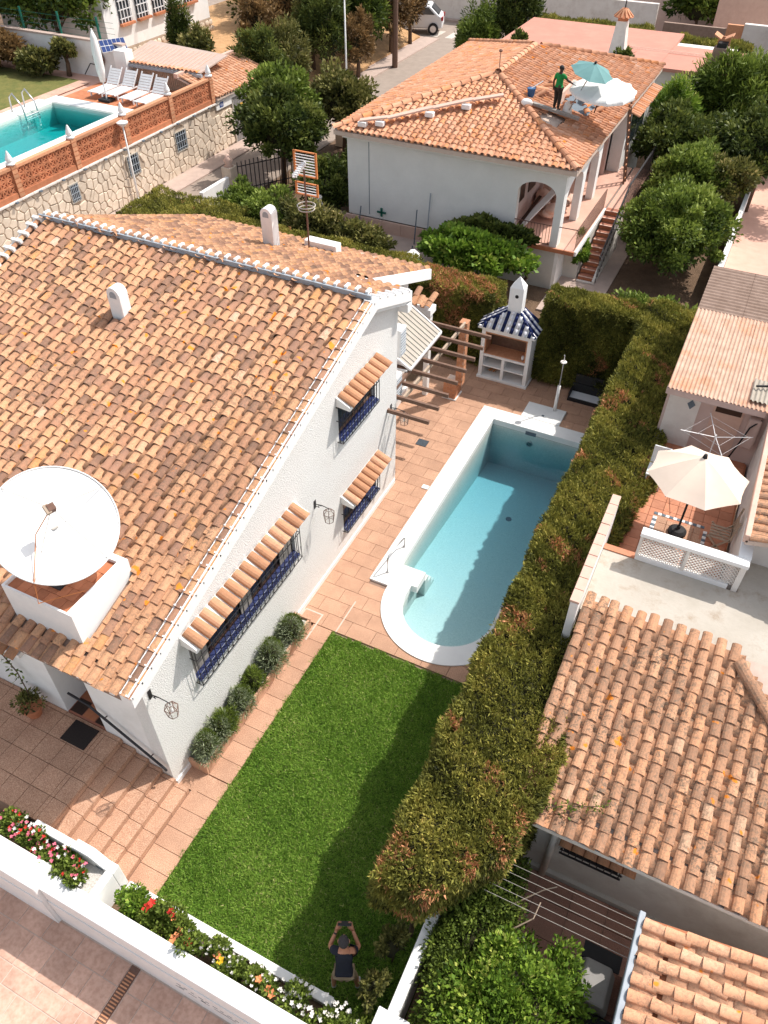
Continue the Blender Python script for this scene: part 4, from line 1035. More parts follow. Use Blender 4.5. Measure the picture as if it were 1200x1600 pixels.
bq = thing('barbecue', 'white garden barbecue with open shelves, blue and white tiled hood and chimney', 'barbecue', (.8, 12.9, 0))
x0, x1, y0, y1 = .17, 1.46, 12.57, 13.12; H = 1.46
bx('base', 'whitemould', bq, x0-.03, x1+.03, y0-.03, y1+.02, 0, .07, .01)
for a, b in ((x0, x0+.1), (.76, .84), (x1-.1, x1)): bx('upright', 'whitemould', bq, a, b, y0, y1-.04, .071, .66 if a > .5 and b < 1 else H, .008)
bx('back', 'whitemould', bq, x0+.1, x1-.1, y1-.05, y1, .071, H)
bx('worktop', 'whitemould', bq, x0+.101, x1-.101, y0+.002, y1-.051, .661, .72, .008)
for a, b in ((x0+.1, .76), (.84, x1-.1)):
    bx('shelf', 'whitemould', bq, a, b, y0+.01, y1-.05, .36, .39); bx('tiled_back', 'blue', bq, a, b, y1-.056, y1-.051, .40, .655); bx('bottom_back', 'brick', bq, a, b, y1-.056, y1-.051, .075, .355)
bx('lintel', 'whitemould', bq, x0+.101, x1-.101, y0, y0+.1, H-.1, H); bx('hearth_back', 'wood', bq, x0+.101, x1-.101, y1-.057, y1-.051, .725, H-.02); bx('hearth_floor', 'brick', bq, x0+.11, x1-.11, y0+.03, y1-.06, .722, .74)
bx('brick_trim', 'brick', bq, x0+.101, x0+.13, y0+.003, y1-.07, .742, H-.101); bx('brick_trim', 'brick', bq, x1-.13, x1-.101, y0+.003, y1-.07, .742, H-.101); bx('brick_trim', 'brick', bq, x0+.13, x1-.13, y0+.003, y0+.03, H-.135, H-.101)
MB().lathe((x1-.2, y0+.12, .75), [(.03, 0), (.045, .06), (.03, .1)], 10).build('jug', 'whitemetal', bq)
for i in range(5): MB().tube([(.35+i*.05, y0+.25, .10), (.45+i*.04, y0+.4, .14)], .02, 6).build('log', 'antorange' if i % 2 else 'paletimber', bq)
ex0, ex1, ey0, ey1 = x0-.09, x1+.09, y0-.08, y1+.08; cx_, cy_ = .86, 12.92; tx, ty = .17, .14; hz = H+.46
MB().box(ex0, ex1, ey0, ey1, H+.001, H+.04).build('eave_slab', 'whitemould', bq)
# glazed hood tiles: strips up each hipped face
def hood(pa, pb, qa, qb, n):
    pa, pb, qa, qb = map(Vector, (pa, pb, qa, qb)); nn = (pb-pa).cross(qa-pa).normalized()
    if nn.z < 0: nn = -nn
    MB().prism([pa, pb, qb, qa], nn*.01).build('hood_face', 'whitemould', bq)
    W = (pb-pa).length; s = (pb-pa).normalized(); wq = (qb-qa).length; h = (qa-pa).dot(((qa+qb)/2-(pa+pb)/2).normalized()); dirn = ((qa+qb)/2-(pa+pb)/2).normalized(); H_ = ((qa+qb)/2-(pa+pb)/2).length
    for k in range(n):
        a = (k+.5)/n*W; off = abs(a-W/2); lim = H_ if off <= wq/2 else H_*(1-(off-wq/2)/(W/2-wq/2))
        st = 0
        while st < lim-.03:
            e = min(.15, lim-st); p = pa+s*a+dirn*st; q = p+dirn*e
            MB().tube([p+nn*.012, q+nn*.008], W/n*.40, 8).build('hood_tile', 'blue' if k % 2 else 'whiteglaze', bq, smooth=True); st += .15
ez = H+.041
hood((ex0, ey0, ez), (ex1, ey0, ez), (cx_-tx, cy_-ty, hz), (cx_+tx, cy_-ty, hz), 13)
hood((ex1, ey0, ez), (ex1, ey1, ez), (cx_+tx, cy_-ty, hz), (cx_+tx, cy_+ty, hz), 7)
hood((ex0, ey1, ez), (ex0, ey0, ez), (cx_-tx, cy_+ty, hz), (cx_-tx, cy_-ty, hz), 7)
hood((ex1, ey1, ez), (ex0, ey1, ez), (cx_+tx, cy_+ty, hz), (cx_-tx, cy_+ty, hz), 13)
for sx, sy in ((-1, -1), (1, -1), (1, 1)):
    MB().tube([(ex1 if sx > 0 else ex0, ey1 if sy > 0 else ey0, ez+.02), (cx_+sx*tx, cy_+sy*ty, hz+.02)], .03, 8).build('hip_tile', 'blue', bq, smooth=True)
st = MB(); zt_ = hz+.62; st.box(cx_-tx, cx_+tx, cy_-ty, cy_+ty, hz-.14, zt_)
st.add([(cx_-tx, cy_-ty, zt_+.001), (cx_+tx, cy_-ty, zt_+.001), (cx_+tx, cy_+ty, zt_+.001), (cx_-tx, cy_+ty, zt_+.001), (cx_, cy_, zt_+.26)], [(0, 1, 4), (1, 2, 4), (2, 3, 4), (3, 0, 4)])
st.build('chimney_stack', 'whitemould', bq)
MB().tube([(cx_+.02, cy_-ty-.004, hz+.42), (cx_+.02, cy_-ty+.01, hz+.42)], .045, 14).build('vent_hole', 'black', bq)

# ================================================================== hedges
def hedge(name, label, x0, x1, y0, y1, z0, z1, n, mat='hedge', core='hedgecore', size=.075, seed=0, sides='TWESN', brown=None, taper=0, group=None, round_=.12, warp=None):
    t = thing(name, label, 'hedge', ((x0+x1)/2, (y0+y1)/2, z0), group)
    w, l, h = x1-x0, y1-y0, z1-z0
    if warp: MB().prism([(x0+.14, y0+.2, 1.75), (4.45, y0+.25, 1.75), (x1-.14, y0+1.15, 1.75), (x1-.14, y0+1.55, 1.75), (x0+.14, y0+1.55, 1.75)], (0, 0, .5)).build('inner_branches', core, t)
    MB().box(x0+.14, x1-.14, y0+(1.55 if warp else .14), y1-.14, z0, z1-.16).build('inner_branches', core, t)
    area = {'T': w*l, 'W': l*h, 'E': l*h, 'S': w*h, 'N': w*h}; tot = sum(area[s] for s in sides); Ps, Ns = [], []
    for s in sides:
        m = int(n*area[s]/tot); a = NR.random(m); b = NR.random(m); o = np.zeros(m)
        if s == 'T': P = np.stack([x0+a*w, y0+b*l, o+z1], 1); Nn = np.tile([0., 0, 1], (m, 1))
        elif s == 'W': P = np.stack([o+x0, y0+b*l, z0+a*h], 1); Nn = np.tile([-1., 0, .15], (m, 1))
        elif s == 'E': P = np.stack([o+x1, y0+b*l, z0+a*h], 1); Nn = np.tile([1., 0, .15], (m, 1))
        elif s == 'S': P = np.stack([x0+a*w, o+y0, z0+b*h], 1); Nn = np.tile([0, -1., .15], (m, 1))
        else: P = np.stack([x0+a*w, o+y1, z0+b*h], 1); Nn = np.tile([0, 1., .15], (m, 1))
        Ps.append(P); Ns.append(Nn)
    P = np.concatenate(Ps); Nn = np.concatenate(Ns)
    d = nz(P, 1.6, seed)*.075+nz(P, 5.5, seed+3)*.05-.03
    # round the shoulders
    ex = np.minimum(P[:, 0]-x0, x1-P[:, 0]); ey = np.minimum(P[:, 1]-y0, y1-P[:, 1]); tz = z1-P[:, 2]
    top = Nn[:, 2] > .5; edge = np.where(top, np.minimum(ex, ey), tz); rr = np.clip(1-edge/round_, 0, 1)**2*round_*.45
    P = P+Nn*(d-rr)[:, None]
    if warp: P = warp(P)
    k = 5; Q = np.repeat(P, k, 0)+NR.normal(0, .018, (len(P)*k, 3)); NN = np.repeat(Nn+NR.normal(0, .35, P.shape), k, 0)
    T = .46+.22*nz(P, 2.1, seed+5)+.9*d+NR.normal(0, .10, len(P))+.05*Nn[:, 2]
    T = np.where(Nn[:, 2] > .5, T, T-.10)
    T = np.clip(T, 0, .8)
    bf = nz(P, 1.1, seed+9)*.6+nz(P, 4.0, seed+2)*.5
    if brown is not None: bf = bf+brown(P)
    isb = (bf+NR.normal(0, .06, len(P)) > .47) & (NR.random(len(P)) < .6); T = np.where(isb, .9+NR.normal(0, .07, len(P)), T)
    T = np.repeat(T, k)+NR.normal(0, .05, len(P)*k); T = np.where(np.repeat(isb, k), np.maximum(T, .85), np.minimum(T, .81))
    leaves('foliage', Q, NN, size, mat, t, .26, T, .42)
    return t
def endwarp(P):
    x, y, z = P[:, 0].copy(), P[:, 1].copy(), P[:, 2].copy()
    f = np.clip((1.0-y)/1.4, 0, 1); z = 2.42-(2.42-z)*(1-.62*f)
    k = np.clip((2.2-y)/2.9, 0, 1); y = y+k*np.clip(x-4.35, 0, 1)*1.35
    x = x+(.26*np.exp(-((y-1.8)/.85)**2)+.18*np.exp(-((y-7.9)/.9)**2)-.22*np.exp(-((y-4.9)/.9)**2))*np.clip((x-4.35)/.7, 0, 1)
    return np.stack([x, y, z], 1)
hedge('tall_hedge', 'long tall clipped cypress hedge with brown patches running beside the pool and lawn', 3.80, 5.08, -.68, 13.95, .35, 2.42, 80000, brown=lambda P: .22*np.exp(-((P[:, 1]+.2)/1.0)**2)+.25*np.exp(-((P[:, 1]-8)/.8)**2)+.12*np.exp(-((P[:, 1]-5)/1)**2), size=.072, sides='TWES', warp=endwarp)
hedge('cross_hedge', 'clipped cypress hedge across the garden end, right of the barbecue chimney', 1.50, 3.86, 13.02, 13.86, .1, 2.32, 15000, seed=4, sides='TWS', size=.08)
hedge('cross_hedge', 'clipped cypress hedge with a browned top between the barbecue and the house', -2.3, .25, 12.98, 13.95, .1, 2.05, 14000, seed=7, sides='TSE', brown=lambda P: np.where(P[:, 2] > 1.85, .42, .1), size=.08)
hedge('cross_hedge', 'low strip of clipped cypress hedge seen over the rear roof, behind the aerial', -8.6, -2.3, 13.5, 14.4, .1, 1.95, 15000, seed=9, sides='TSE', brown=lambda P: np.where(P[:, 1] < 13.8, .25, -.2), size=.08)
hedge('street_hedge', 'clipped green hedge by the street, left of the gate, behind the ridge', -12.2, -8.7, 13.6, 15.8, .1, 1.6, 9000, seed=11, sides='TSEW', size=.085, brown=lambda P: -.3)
t = thing('hedge_trunks', 'bare brown lower stems showing under the near end of the tall hedge', 'hedge stems', (4.2, -.4, 0))
for k in range(9):
    y = -.35+k*.45+R.uniform(-.1, .1); x = 4.25+R.uniform(-.1, .1)
    MB().tube([(x, y, 0), (x+R.uniform(-.05, .05), y, .4), (x, y+R.uniform(-.1, .1), .9)], [.05, .04, .03], 6).build('stem', 'brown', t)
for (yy, lb_) in ((-.75, 'small yellow green cypress sapling against the white wall, under the end of the tall hedge'), (-1.3, 'low yellow green cypress sapling at the lawn corner beside the white jasmine')):
    tree('sapling', lb_, 'sapling', 4.10, yy, 0, .62, .15, .27, .42, 'leafolive', 1500, .06, 14, .015)

# ================================================================== front boundary wall, beds and the lane outside
fw = thing('front_wall_boundary', 'long thick white boundary wall crossing the bottom left of the view', 'wall', (1, -2.1, 0))
MB().prism([(-.36, -2.24, -.9), (6.0, -2.24, -.9), (6.0, -2.24, .82), (-.36, -2.24, .82)], (0, .24, 0)).build('wall_body', 'whitemould', fw, bevel=.012)
MB().prism([(-9, -2.30, -.9), (-.37, -2.30, -.9), (-.37, -2.30, .93), (-9, -2.30, .93)], (0, .35, 0)).build('wall_body', 'whitemould', fw, bevel=.012)
bx('drip_band', 'white', fw, -.36, 5.9, -2.255, -2.241, -.4, .42)
bx('drip_band', 'white', fw, -9, -.37, -2.312, -2.301, -.4, .50)
# hand-painted sketch lines on the outer face (illegible strokes in the photograph)
for i in range(16):
    x = 1.75+i*.11; z = .22-.01*i; a = .03+.05*R.random()
    bx('painted_mark', 'inkgrey', fw, x, x+a, -2.259, -2.2565, z, z+.010)
    if i % 3 == 0: bx('painted_mark', 'inkgrey', fw, x+.02, x+.10, -2.259, -2.2565, z-.10, z-.09)
for i in range(9):
    x = 1.7+i*.2; bx('painted_mark', 'inkgrey', fw, x, x+.13, -2.259, -2.2565, .06-.004*i, .067-.004*i)
# lawn-side planter
bw = thing('flower_bed_wall', 'low white planter wall between the lawn and the flower bed by the boundary wall', 'planter wall', (1.4, -1.6, 0))
bx('wall_body', 'whitemould', bw, .42, 3.66, -1.64, -1.52, -.1, .30, .012)
bx('wall_body', 'whitemould', bw, -1.0, -.25, -1.66, -1.555, .2, .92, .012)
bx('bed_soil', 'soil', bw, -.3, 3.9, -1.998, -1.645, -.1, .2)
bx('bed_soil', 'soil', bw, -1.6, -.36, -1.94, -1.665, .2, .72)
ub_ = thing('letter_niche', 'white stepped masonry box with a dark slot at the end of the pink flower bed', 'wall box', (.1, -1.75, .5))
MB().prism([(-.27, -1.66, .2), (-.27, -1.66, .98), (.02, -1.66, .98), (.22, -1.66, .80), (.38, -1.66, .80), (.38, -1.66, .2)], (0, .13, 0)).build('box_back', 'whitemould', ub_, bevel=.01)
bx('box_side', 'whitemould', ub_, .26, .38, -1.995, -1.662, .2, .80, .01)
bx('bed_gravel', 'gravel', ub_, -.35, .255, -1.99, -1.665, .2, .70); bx('slot', 'inkgrey', ub_, .08, .20, -1.664, -1.6605, .72, .78)
def flowers(name, label, cat, spots, r, petal, parent=None, n=None, size=.035, z=None):
    t = thing(name, label, cat, tuple(spots[0]))
    for p in spots:
        p = Vector(p); ax_ = Vector((R.gauss(0, .35), R.gauss(0, .35)-.15, 1)).normalized(); x = ax_.orthogonal().normalized(); y = ax_.cross(x); m = MB()
        for k in range(5):
            a = 2*math.pi*k/5+R.random(); d = x*math.cos(a)+y*math.sin(a); s = ax_.cross(d)
            m.add([p, p+d*r*.55+s*r*.38+ax_*r*.25, p+d*r+ax_*r*.3, p+d*r*.55-s*r*.38+ax_*r*.25], [(0, 1, 2, 3)])
        m.build('flower', petal[R.randrange(len(petal))], t)
    return t
def bedplant(label, x0, x1, y0, y1, z0, h, n, mat='leafmid', size=.055, cat='plant'):
    t = thing('bed_plant', label, cat, ((x0+x1)/2, (y0+y1)/2, z0))
    k = max(4, int((x1-x0)*16)); c = np.stack([NR.uniform(x0, x1, k), NR.uniform(y0, y1, k), z0+h*NR.uniform(.35, .85, k)], 1)
    i = NR.integers(0, k, n); v = NR.normal(0, 1, (n, 3)); v /= np.linalg.norm(v, axis=1)[:, None]; r = NR.uniform(0, 1, n)**.4
    P = c[i]+v*r[:, None]*np.array([.11, .10, h*.42]); leaves('leaves', P, v+[0, 0, .4], size, mat, t, .6, .45+.28*v[:, 2]*r+NR.normal(0, .13, n), .7)
    st = MB()
    for q in c: st.tube([(q[0], q[1], z0), tuple(q)], .008, 4)
    st.build('stems', 'brown', t)
    return t
bedplant('pink flowering geranium clump on the white wall at the left', -1.45, -.80, -1.88, -1.66, .72, .24, 2300)
bedplant('pink flowering clump between the wall steps, next to the white box', -.75, .05, -1.96, -1.72, .70, .20, 2300)
bedplant('leafy rose bushes with pale blooms just right of the white box', .45, .95, -1.95, -1.66, .2, .62, 2000, 'leafbright')
bedplant('dense green hibiscus in the middle of the flower bed', .95, 2.0, -1.97, -1.66, .2, .66, 5200)
bedplant('mixed green plants in the right part of the flower bed', 2.0, 3.0, -1.97, -1.66, .2, .55, 4200, 'leafmid')
bedplant('white flowering jasmine at the corner behind the standing person', 3.0, 4.3, -1.98, -1.60, .1, .60, 5200, 'leafmid')
def spots(n, x0, x1, y0, y1, z0, z1): return [(R.uniform(x0, x1), R.uniform(y0, y1), R.uniform(z0, z1)) for _ in range(n)]
flowers('pink_flowers', 'pink and red blooms of the geraniums at the left on the wall', 'flowers', spots(40, -1.5, -.75, -1.92, -1.60, .88, 1.04), .03, ['pinkpetal', 'redpetal', 'whitepetal', 'pinkpetal'])
flowers('pink_flowers', 'pink and white blooms on the clump next to the white box', 'flowers', spots(46, -.78, .15, -1.98, -1.68, .84, .98), .03, ['pinkpetal', 'redpetal', 'whitepetal', 'pinkpetal'])
flowers('hibiscus_flowers', 'large orange and red hibiscus blooms over the middle of the bed', 'flowers', [(1.08, -1.72, .8), (1.42, -1.72, .9), (1.45, -1.74, .84), (1.62, -1.86, .82), (1.60, -1.95, .80), (1.78, -1.9, .80), (1.05, -1.8, .8)], .065, ['orangepetal', 'orangepetal', 'redpetal'])
flowers('yellow_flowers', 'yellow and orange blooms in the right part of the bed', 'flowers', [(2.26, -1.88, .74), (2.18, -1.85, .72), (2.8, -1.84, .72), (2.95, -1.88, .70), (3.02, -1.9, .7)], .06, ['yellowpetal', 'yellowpetal', 'orangepetal'])
flowers('white_flowers', 'small white blooms scattered over the right part of the bed', 'flowers', spots(60, 1.7, 3.2, -1.95, -1.68, .62, .76), .025, ['whitepetal'])
flowers('jasmine_flowers', 'white star blooms of the jasmine behind the standing person', 'flowers', spots(60, 3.1, 4.2, -1.9, -1.55, .60, .74), .032, ['whitepetal'])
# right boundary wall at the lawn corner
rw = thing('side_wall_boundary', 'narrow white wall with a square end block partly overgrown beside the lawn corner', 'wall', (4.4, -1, 0))
bx('wall_body', 'whitemould', rw, 4.38, 4.52, -1.5, 3.4, -.1, .95, .01)
bx('end_block', 'whitemould', rw, 4.28, 4.68, -1.98, -1.5, -.1, 1.02, .012)
# lane outside, slabs in irregular courses
ln = struct('lane', MB().box(-9, 7, -7, -2.20, -.5, -.308), 'joint')
lz = -.30; y = -2.27; Ls = []
rows = [.30, .42, .24, .36, .42, .30, .42, .36, .3, .42, .36]
for r_ in rows:
    x = -4.0-R.random()*.3
    while x < 4.2:
        w_ = R.choice([.26, .40, .55, .44])
        if x < 1.05 < x+w_: w_ = 1.05-x
        if x < .90 < x+w_ and x+w_ != 1.05: w_ = max(.1, .90-x)
        if not (.89 < x < 1.04):
            c = Vector((x, y, lz)); a0, a1 = x+.008, x+w_-.008; b0, b1 = y-r_+.008, y-.008
            if a1-a0 > .04: Ls.append(((c-CAMLOC).length, a0, a1, b0, b1, lz+R.uniform(-.001, .001), .03, 'paving_slab', 'pinkslab', ln))
        x += w_
    y -= r_
emit(Ls)
dg = thing('lane_drain', 'long rusty slotted drain running across the pink slabs below the boundary wall', 'drain', (.97, -3, lz))
bx('frame', 'rust', dg, .90, 1.04, -6, -2.27, -.309, lz+.002)
for k in range(85): bx('slot_bar', 'brick', dg, .915, 1.025, -2.36-k*.042-.018, -2.36-k*.042, lz+.003, lz+.010)

# ================================================================== people
def skinmesh(name, J, E, root, mat, parent, sub=2):
    """J: name -> (x,y,z,r) ; E: list of pairs"""
    ks = list(J); o0 = org(parent)
    me = bpy.data.meshes.new(name); me.from_pydata([tuple(Vector(J[k][:3])-o0) for k in ks], [(ks.index(a), ks.index(b)) for a, b in E], [])
    me.materials.append(MT[mat]); o = bpy.data.objects.new(name, me); link(o, parent)
    s = o.modifiers.new('skin', 'SKIN'); s.use_smooth_shade = True
    if not me.skin_vertices: me.attributes
    sv = me.skin_vertices[0].data if len(me.skin_vertices) else None
    if sv is None:
        with bpy.context.temp_override(object=o, active_object=o): pass
    for i, k in enumerate(ks):
        r = J[k][3]; sv[i].radius = r if isinstance(r, tuple) else (r, r); sv[i].use_root = (k == root)
    u = o.modifiers.new('sub', 'SUBSURF'); u.levels = sub; u.render_levels = sub
    return o
def hand(side, w, d, up, parent, mat, s):
    """five unequal bent fingers from wrist w along d; thumb off the side"""
    w = Vector(w); d = Vector(d).normalized(); sd = Vector(side).normalized(); u = Vector(up).normalized()
    m = MB(); palm = w+d*.05*s; m.obox(w+d*.045*s, d, sd, u, .048*s, .038*s, .014*s)
    for k, (o_, L) in enumerate(((-.03, .062), (-.01, .072), (.01, .068), (.03, .052))):
        b = w+d*.088*s+sd*o_*s; m.tube([b, b+d*L*.5*s-u*.012*s, b+d*L*.8*s-u*.035*s], [.010*s, .009*s, .006*s], 6)
    b = w+d*.02*s-sd*.035*s; m.tube([b, b-sd*.028*s+d*.03*s, b-sd*.03*s+d*.062*s], [.012*s, .010*s, .007*s], 6)
    return m.build('hand', mat, parent, smooth=True)
def person_standing(label, x, y, z, H, face, mats, arms, parent_name='person', legs=.16, head_tilt=.0, shorts=True, lean=0):
    """face: unit 2D direction the person looks; arms: dict side -> (elbow, wrist) offsets in (right, forward, up) fractions of H"""
    s = H; f = Vector((face[0], face[1], 0)).normalized(); r = Vector((f.y, -f.x, 0)); o = Vector((x, y, z)); U = Vector((0, 0, 1))
    def p(a, b, c): return o+r*a*s+f*b*s+U*c*s
    t = thing(parent_name, label, 'person', (x, y, z))
    J = {}; E = []
    def j(k, v, rad_): J[k] = (v.x, v.y, v.z, tuple(q*s for q in rad_) if isinstance(rad_, tuple) else rad_*s)
    j('pel', p(0, 0, .53), (.072, .07)); j('wai', p(0, lean*.3, .62), (.078, .055)); j('che', p(0, lean*.7, .73), (.095, .062)); j('nb', p(0, lean, .825), (.05, .04)); j('nk', p(0, lean+.005, .855), .034); j('h1', p(0, lean+.012+head_tilt*.3, .895), .045); j('h2', p(0, lean+.018+head_tilt, .945), (.052, .056)); j('h3', p(0, lean+.015+head_tilt, .975), .036)
    E += [('pel', 'wai'), ('wai', 'che'), ('che', 'nb'), ('nb', 'nk'), ('nk', 'h1'), ('h1', 'h2'), ('h2', 'h3')]
    for sd in (-1, 1):
        n = 'L' if sd < 0 else 'R'; el, wr = arms[n]
        j('sh'+n, p(sd*.105, lean, .80), .040); j('el'+n, p(*el), .027); j('wr'+n, p(*wr), .018)
        E += [('nb', 'sh'+n), ('sh'+n, 'el'+n), ('el'+n, 'wr'+n)]
        j('hp'+n, p(sd*.055, 0, .49), .062); j('kn'+n, p(sd*legs*.45, .02, .27), .038); j('an'+n, p(sd*legs*.5, -.01, .045), .022); j('to'+n, p(sd*legs*.58, .085, .018), (.022, .014))
        E += [('pel', 'hp'+n), ('hp'+n, 'kn'+n), ('kn'+n, 'an'+n), ('an'+n, 'to'+n)]
    skinmesh('body', J, E, 'pel', mats['skin'], t)
    G = lambda k, m=1.0, dz=0: (J[k][0], J[k][1], J[k][2]+dz, tuple(q*m for q in J[k][3]) if isinstance(J[k][3], tuple) else J[k][3]*m)
    S = {'pel': G('pel', 1.16, .02*s), 'wai': G('wai', 1.22), 'che': G('che', 1.16), 'nb': G('nb', 1.15, -.02*s)}; Es = [('pel', 'wai'), ('wai', 'che'), ('che', 'nb')]
    for n in 'LR':
        a = Vector(J['sh'+n][:3]); b = Vector(J['el'+n][:3]); q = a.lerp(b, .62)
        S['sh'+n] = G('sh'+n, 1.28); S['sl'+n] = (q.x, q.y, q.z, .042*s); Es += [('nb', 'sh'+n), ('sh'+n, 'sl'+n)]
    skinmesh('shirt', S, Es, 'wai', mats['shirt'], t)
    K = {'pel': G('pel', 1.06)}; Ek = []
    for n in 'LR':
        K['hp'+n] = G('hp'+n, 1.12); Ek.append(('pel', 'hp'+n)); a = Vector(J['hp'+n][:3]); b = Vector(J['kn'+n][:3]); q = a.lerp(b, .85 if shorts else 1.0)
        K['q'+n] = (q.x, q.y, q.z, .05*s); Ek.append(('hp'+n, 'q'+n))
        if not shorts: K['an'+n] = G('an'+n, 1.5, .01*s); Ek.append(('q'+n, 'an'+n))
    skinmesh('shorts' if shorts else 'trousers', K, Ek, 'pel', mats['legs'], t)
    for n in 'LR':
        a = Vector(J['an'+n][:3]); b = Vector(J['to'+n][:3]); 
        skinmesh('shoe', {'h': (a.x-f.x*.02*s, a.y-f.y*.02*s, z+.026*s, .027*s), 'm': (a.x+f.x*.04*s, a.y+f.y*.04*s, z+.026*s, .029*s), 't': (b.x+f.x*.01, b.y+f.y*.01, z+.02*s, .024*s)}, [('h', 'm'), ('m', 't')], 'm', mats['shoe'], t)
    hh = Vector(J['h2'][:3]); e = MB(); n1, n2 = 14, 8; V = []; Fq = []
    for jn in range(n2+1):
        ph = (math.pi*.56)*jn/n2
        for i in range(n1):
            th = 2*math.pi*i/n1; d = Vector((math.sin(ph)*math.cos(th), math.sin(ph)*math.sin(th), math.cos(ph)))
            V.append(hh+Vector((0, 0, .012*s))+(r*d.x*.058+f*(d.y*.066-.012)+U*d.z*.062)*s)
    for jn in range(n2):
        for i in range(n1): Fq.append((jn*n1+i, jn*n1+(i+1) % n1, (jn+1)*n1+(i+1) % n1, (jn+1)*n1+i))
    e.add(V, Fq).build('hair', mats['hair'], t, smooth=True)
    for sd in (-1, 1):
        MB().obox(hh+r*sd*.058*s-U*.01*s, r, f, U, .006*s, .012*s, .02*s).build('ear', mats['skin'], t, bevel=.003)
        MB().obox(hh+r*sd*.02*s+f*.058*s+U*.002*s, r, f, U, .008*s, .003*s, .004*s).build('eye', 'black', t)
    MB().prism([hh+f*.054*s+U*.01*s, hh+f*.054*s+r*.01*s-U*.02*s, hh+f*.054*s-r*.01*s-U*.02*s], f*.014*s).build('nose', mats['skin'], t)
    bx_ = MB().obox(hh+f*.052*s-U*.036*s, r, f, U, .016*s, .004*s, .003*s).build('mouth', 'brick', t)
    for n, sd in (('L', -1), ('R', 1)):
        wr = Vector(J['wr'+n][:3]); el_ = Vector(J['el'+n][:3]); hand(r*sd, wr, (wr-el_), -f if n == 'L' else -f, t, mats['skin'], s/1.75)
    return t, p, J

t, p, J = person_standing('person in black t-shirt and khaki shorts on the shaded lawn holding up a phone', 3.68, -1.28, 0, 1.18, (-.42, .9), {'skin': 'skin', 'shirt': 'navy', 'legs': 'khaki', 'shoe': 'shoe', 'hair': 'hair'},
    {'L': ((-.155, .19, .72), (-.085, .30, .86)), 'R': ((.155, .19, .72), (.085, .30, .86))}, legs=.26, head_tilt=.03, lean=.12)
wl = Vector(J['wrL'][:3]); MB().tube([wl+(Vector(J['elL'][:3])-wl).normalized()*.03, wl+(Vector(J['elL'][:3])-wl).normalized()*.05], .024, 12).build('watch', 'black', t)
ph = thing('phone_controller', 'dark phone held up in both hands by the person on the lawn', 'phone', tuple(p(0, .34, .91)))
MB().obox(p(0, .35, .91), Vector((.9, .42, 0)), Vector((.27, -.55, .5)), Vector((-.21, .45, .6)), .085, .042, .008).build('phone_body', 'black', ph, bevel=.006)
MB().obox(p(0, .35, .91)+Vector((0.003, -.007, -.008)), Vector((.9, .42, 0)), Vector((.27, -.55, .5)), Vector((-.21, .45, .6)), .074, .034, .002).build('screen', 'inkgrey', ph)
# ================================================================== right-hand neighbour
n2 = thing('courtyard_house', 'house with lichen covered clay tile roof and stained wall right of the tall hedge', 'house', (6.5, 2.5, 0))
R1Y0, R1Z0, R1S = .92, 2.02, .30
zr = lambda y: R1Z0+R1S*(y-R1Y0)
bx('courtyard_wall', 'oldwhite', n2, 5.05, 12, 1.30, 1.50, -.06, zr(1.3)-.06)
bx('west_wall', 'oldwhite', n2, 5.05, 5.25, 1.501, 3.8, -.06, 2.0)
m = MB(); m.prism([(5.02, R1Y0-.02, zr(R1Y0)-.07), (5.02, 3.85, zr(3.85)-.07), (5.02, 3.85, zr(3.85)), (5.02, R1Y0-.02, zr(R1Y0))], (7, 0, 0)); rr1 = m.build('roof', 'joint', n2)
bx('eave_line', 'oldwhite', rr1, 5.0, 12, R1Y0-.035, R1Y0-.022, zr(R1Y0)-.06, zr(R1Y0)+.015)
u1 = Vector((0, 1, R1S)).normalized(); nn1 = Vector((0, -R1S, 1)).normalized()
tt = Tiles(rr1)
tt.slope((4.86, R1Y0-.03, zr(R1Y0)+.01), (1, 0, 0), u1, nn1, 4.2, 2.98/u1.y, 'tileold', w=.181, e=.212, r=.070, pr=.066, phase=.015, keep=lambda a, b: not (a > 2.16 and b*u1.y > 2.85-(a-2.16)*.9))
tt.ridge((7.0, 3.72, zr(3.72)+.05), (8.6, 2.0, zr(2.0)+.1), 'tileold', e=.3, r=.09, lift=.02)
tt.done()
MB().tube([(5.54, 1.22, zr(1.22)-.08), (5.54, 1.22, -.0)], .05, 12).build('downpipe', 'oldwhite', n2, smooth=True)
w = MB(); w.box(5.66, 6.44, 1.285, 1.299, .85, 1.30); wf = w.build('window', 'black', n2)
for k in range(9): bx('bar', 'iron', wf, 5.67+k*.095, 5.683+k*.095, 1.14, 1.155, 1.02, 1.26)
for zz in (1.02, 1.13, 1.25): bx('grille_rail', 'iron', wf, 5.65, 6.47, 1.135, 1.158, zz, zz+.02)
for xx in (5.66, 6.45):
    MB().tube([(xx+.03*math.cos(a), 1.147, 1.15+.05*math.sin(a)) for a in np.linspace(0, 6.28, 12)], .007, 4).build('scroll', 'cable', wf)
tt = Tiles(wf, name='awning_tile')
for k in range(6):
    upv = Vector((0, 1, .5)).normalized(); mm_ = Matrix((Vector((1, 0, 0)), upv, Vector((1, 0, 0)).cross(upv))).transposed().to_4x4(); mm_.translation = Vector((5.70+k*.165, 1.10, 1.31)); tt.one(mm_, 'tileaw', .085, .3, .2)
tt.done()
bx('wall_foot', 'basewall', n2, 5.05, 12, 1.24, 1.299, -.05, .08)
cy = struct('courtyard_floor', MB().box(4.53, 12, -2.2, 1.24, -.12, -.03), 'pavebase')
emit(slabgrid(cy, 'paving_tile', 'paverdark', 4.53, 9.2, -2.1, 1.23, .5, .5, 0))
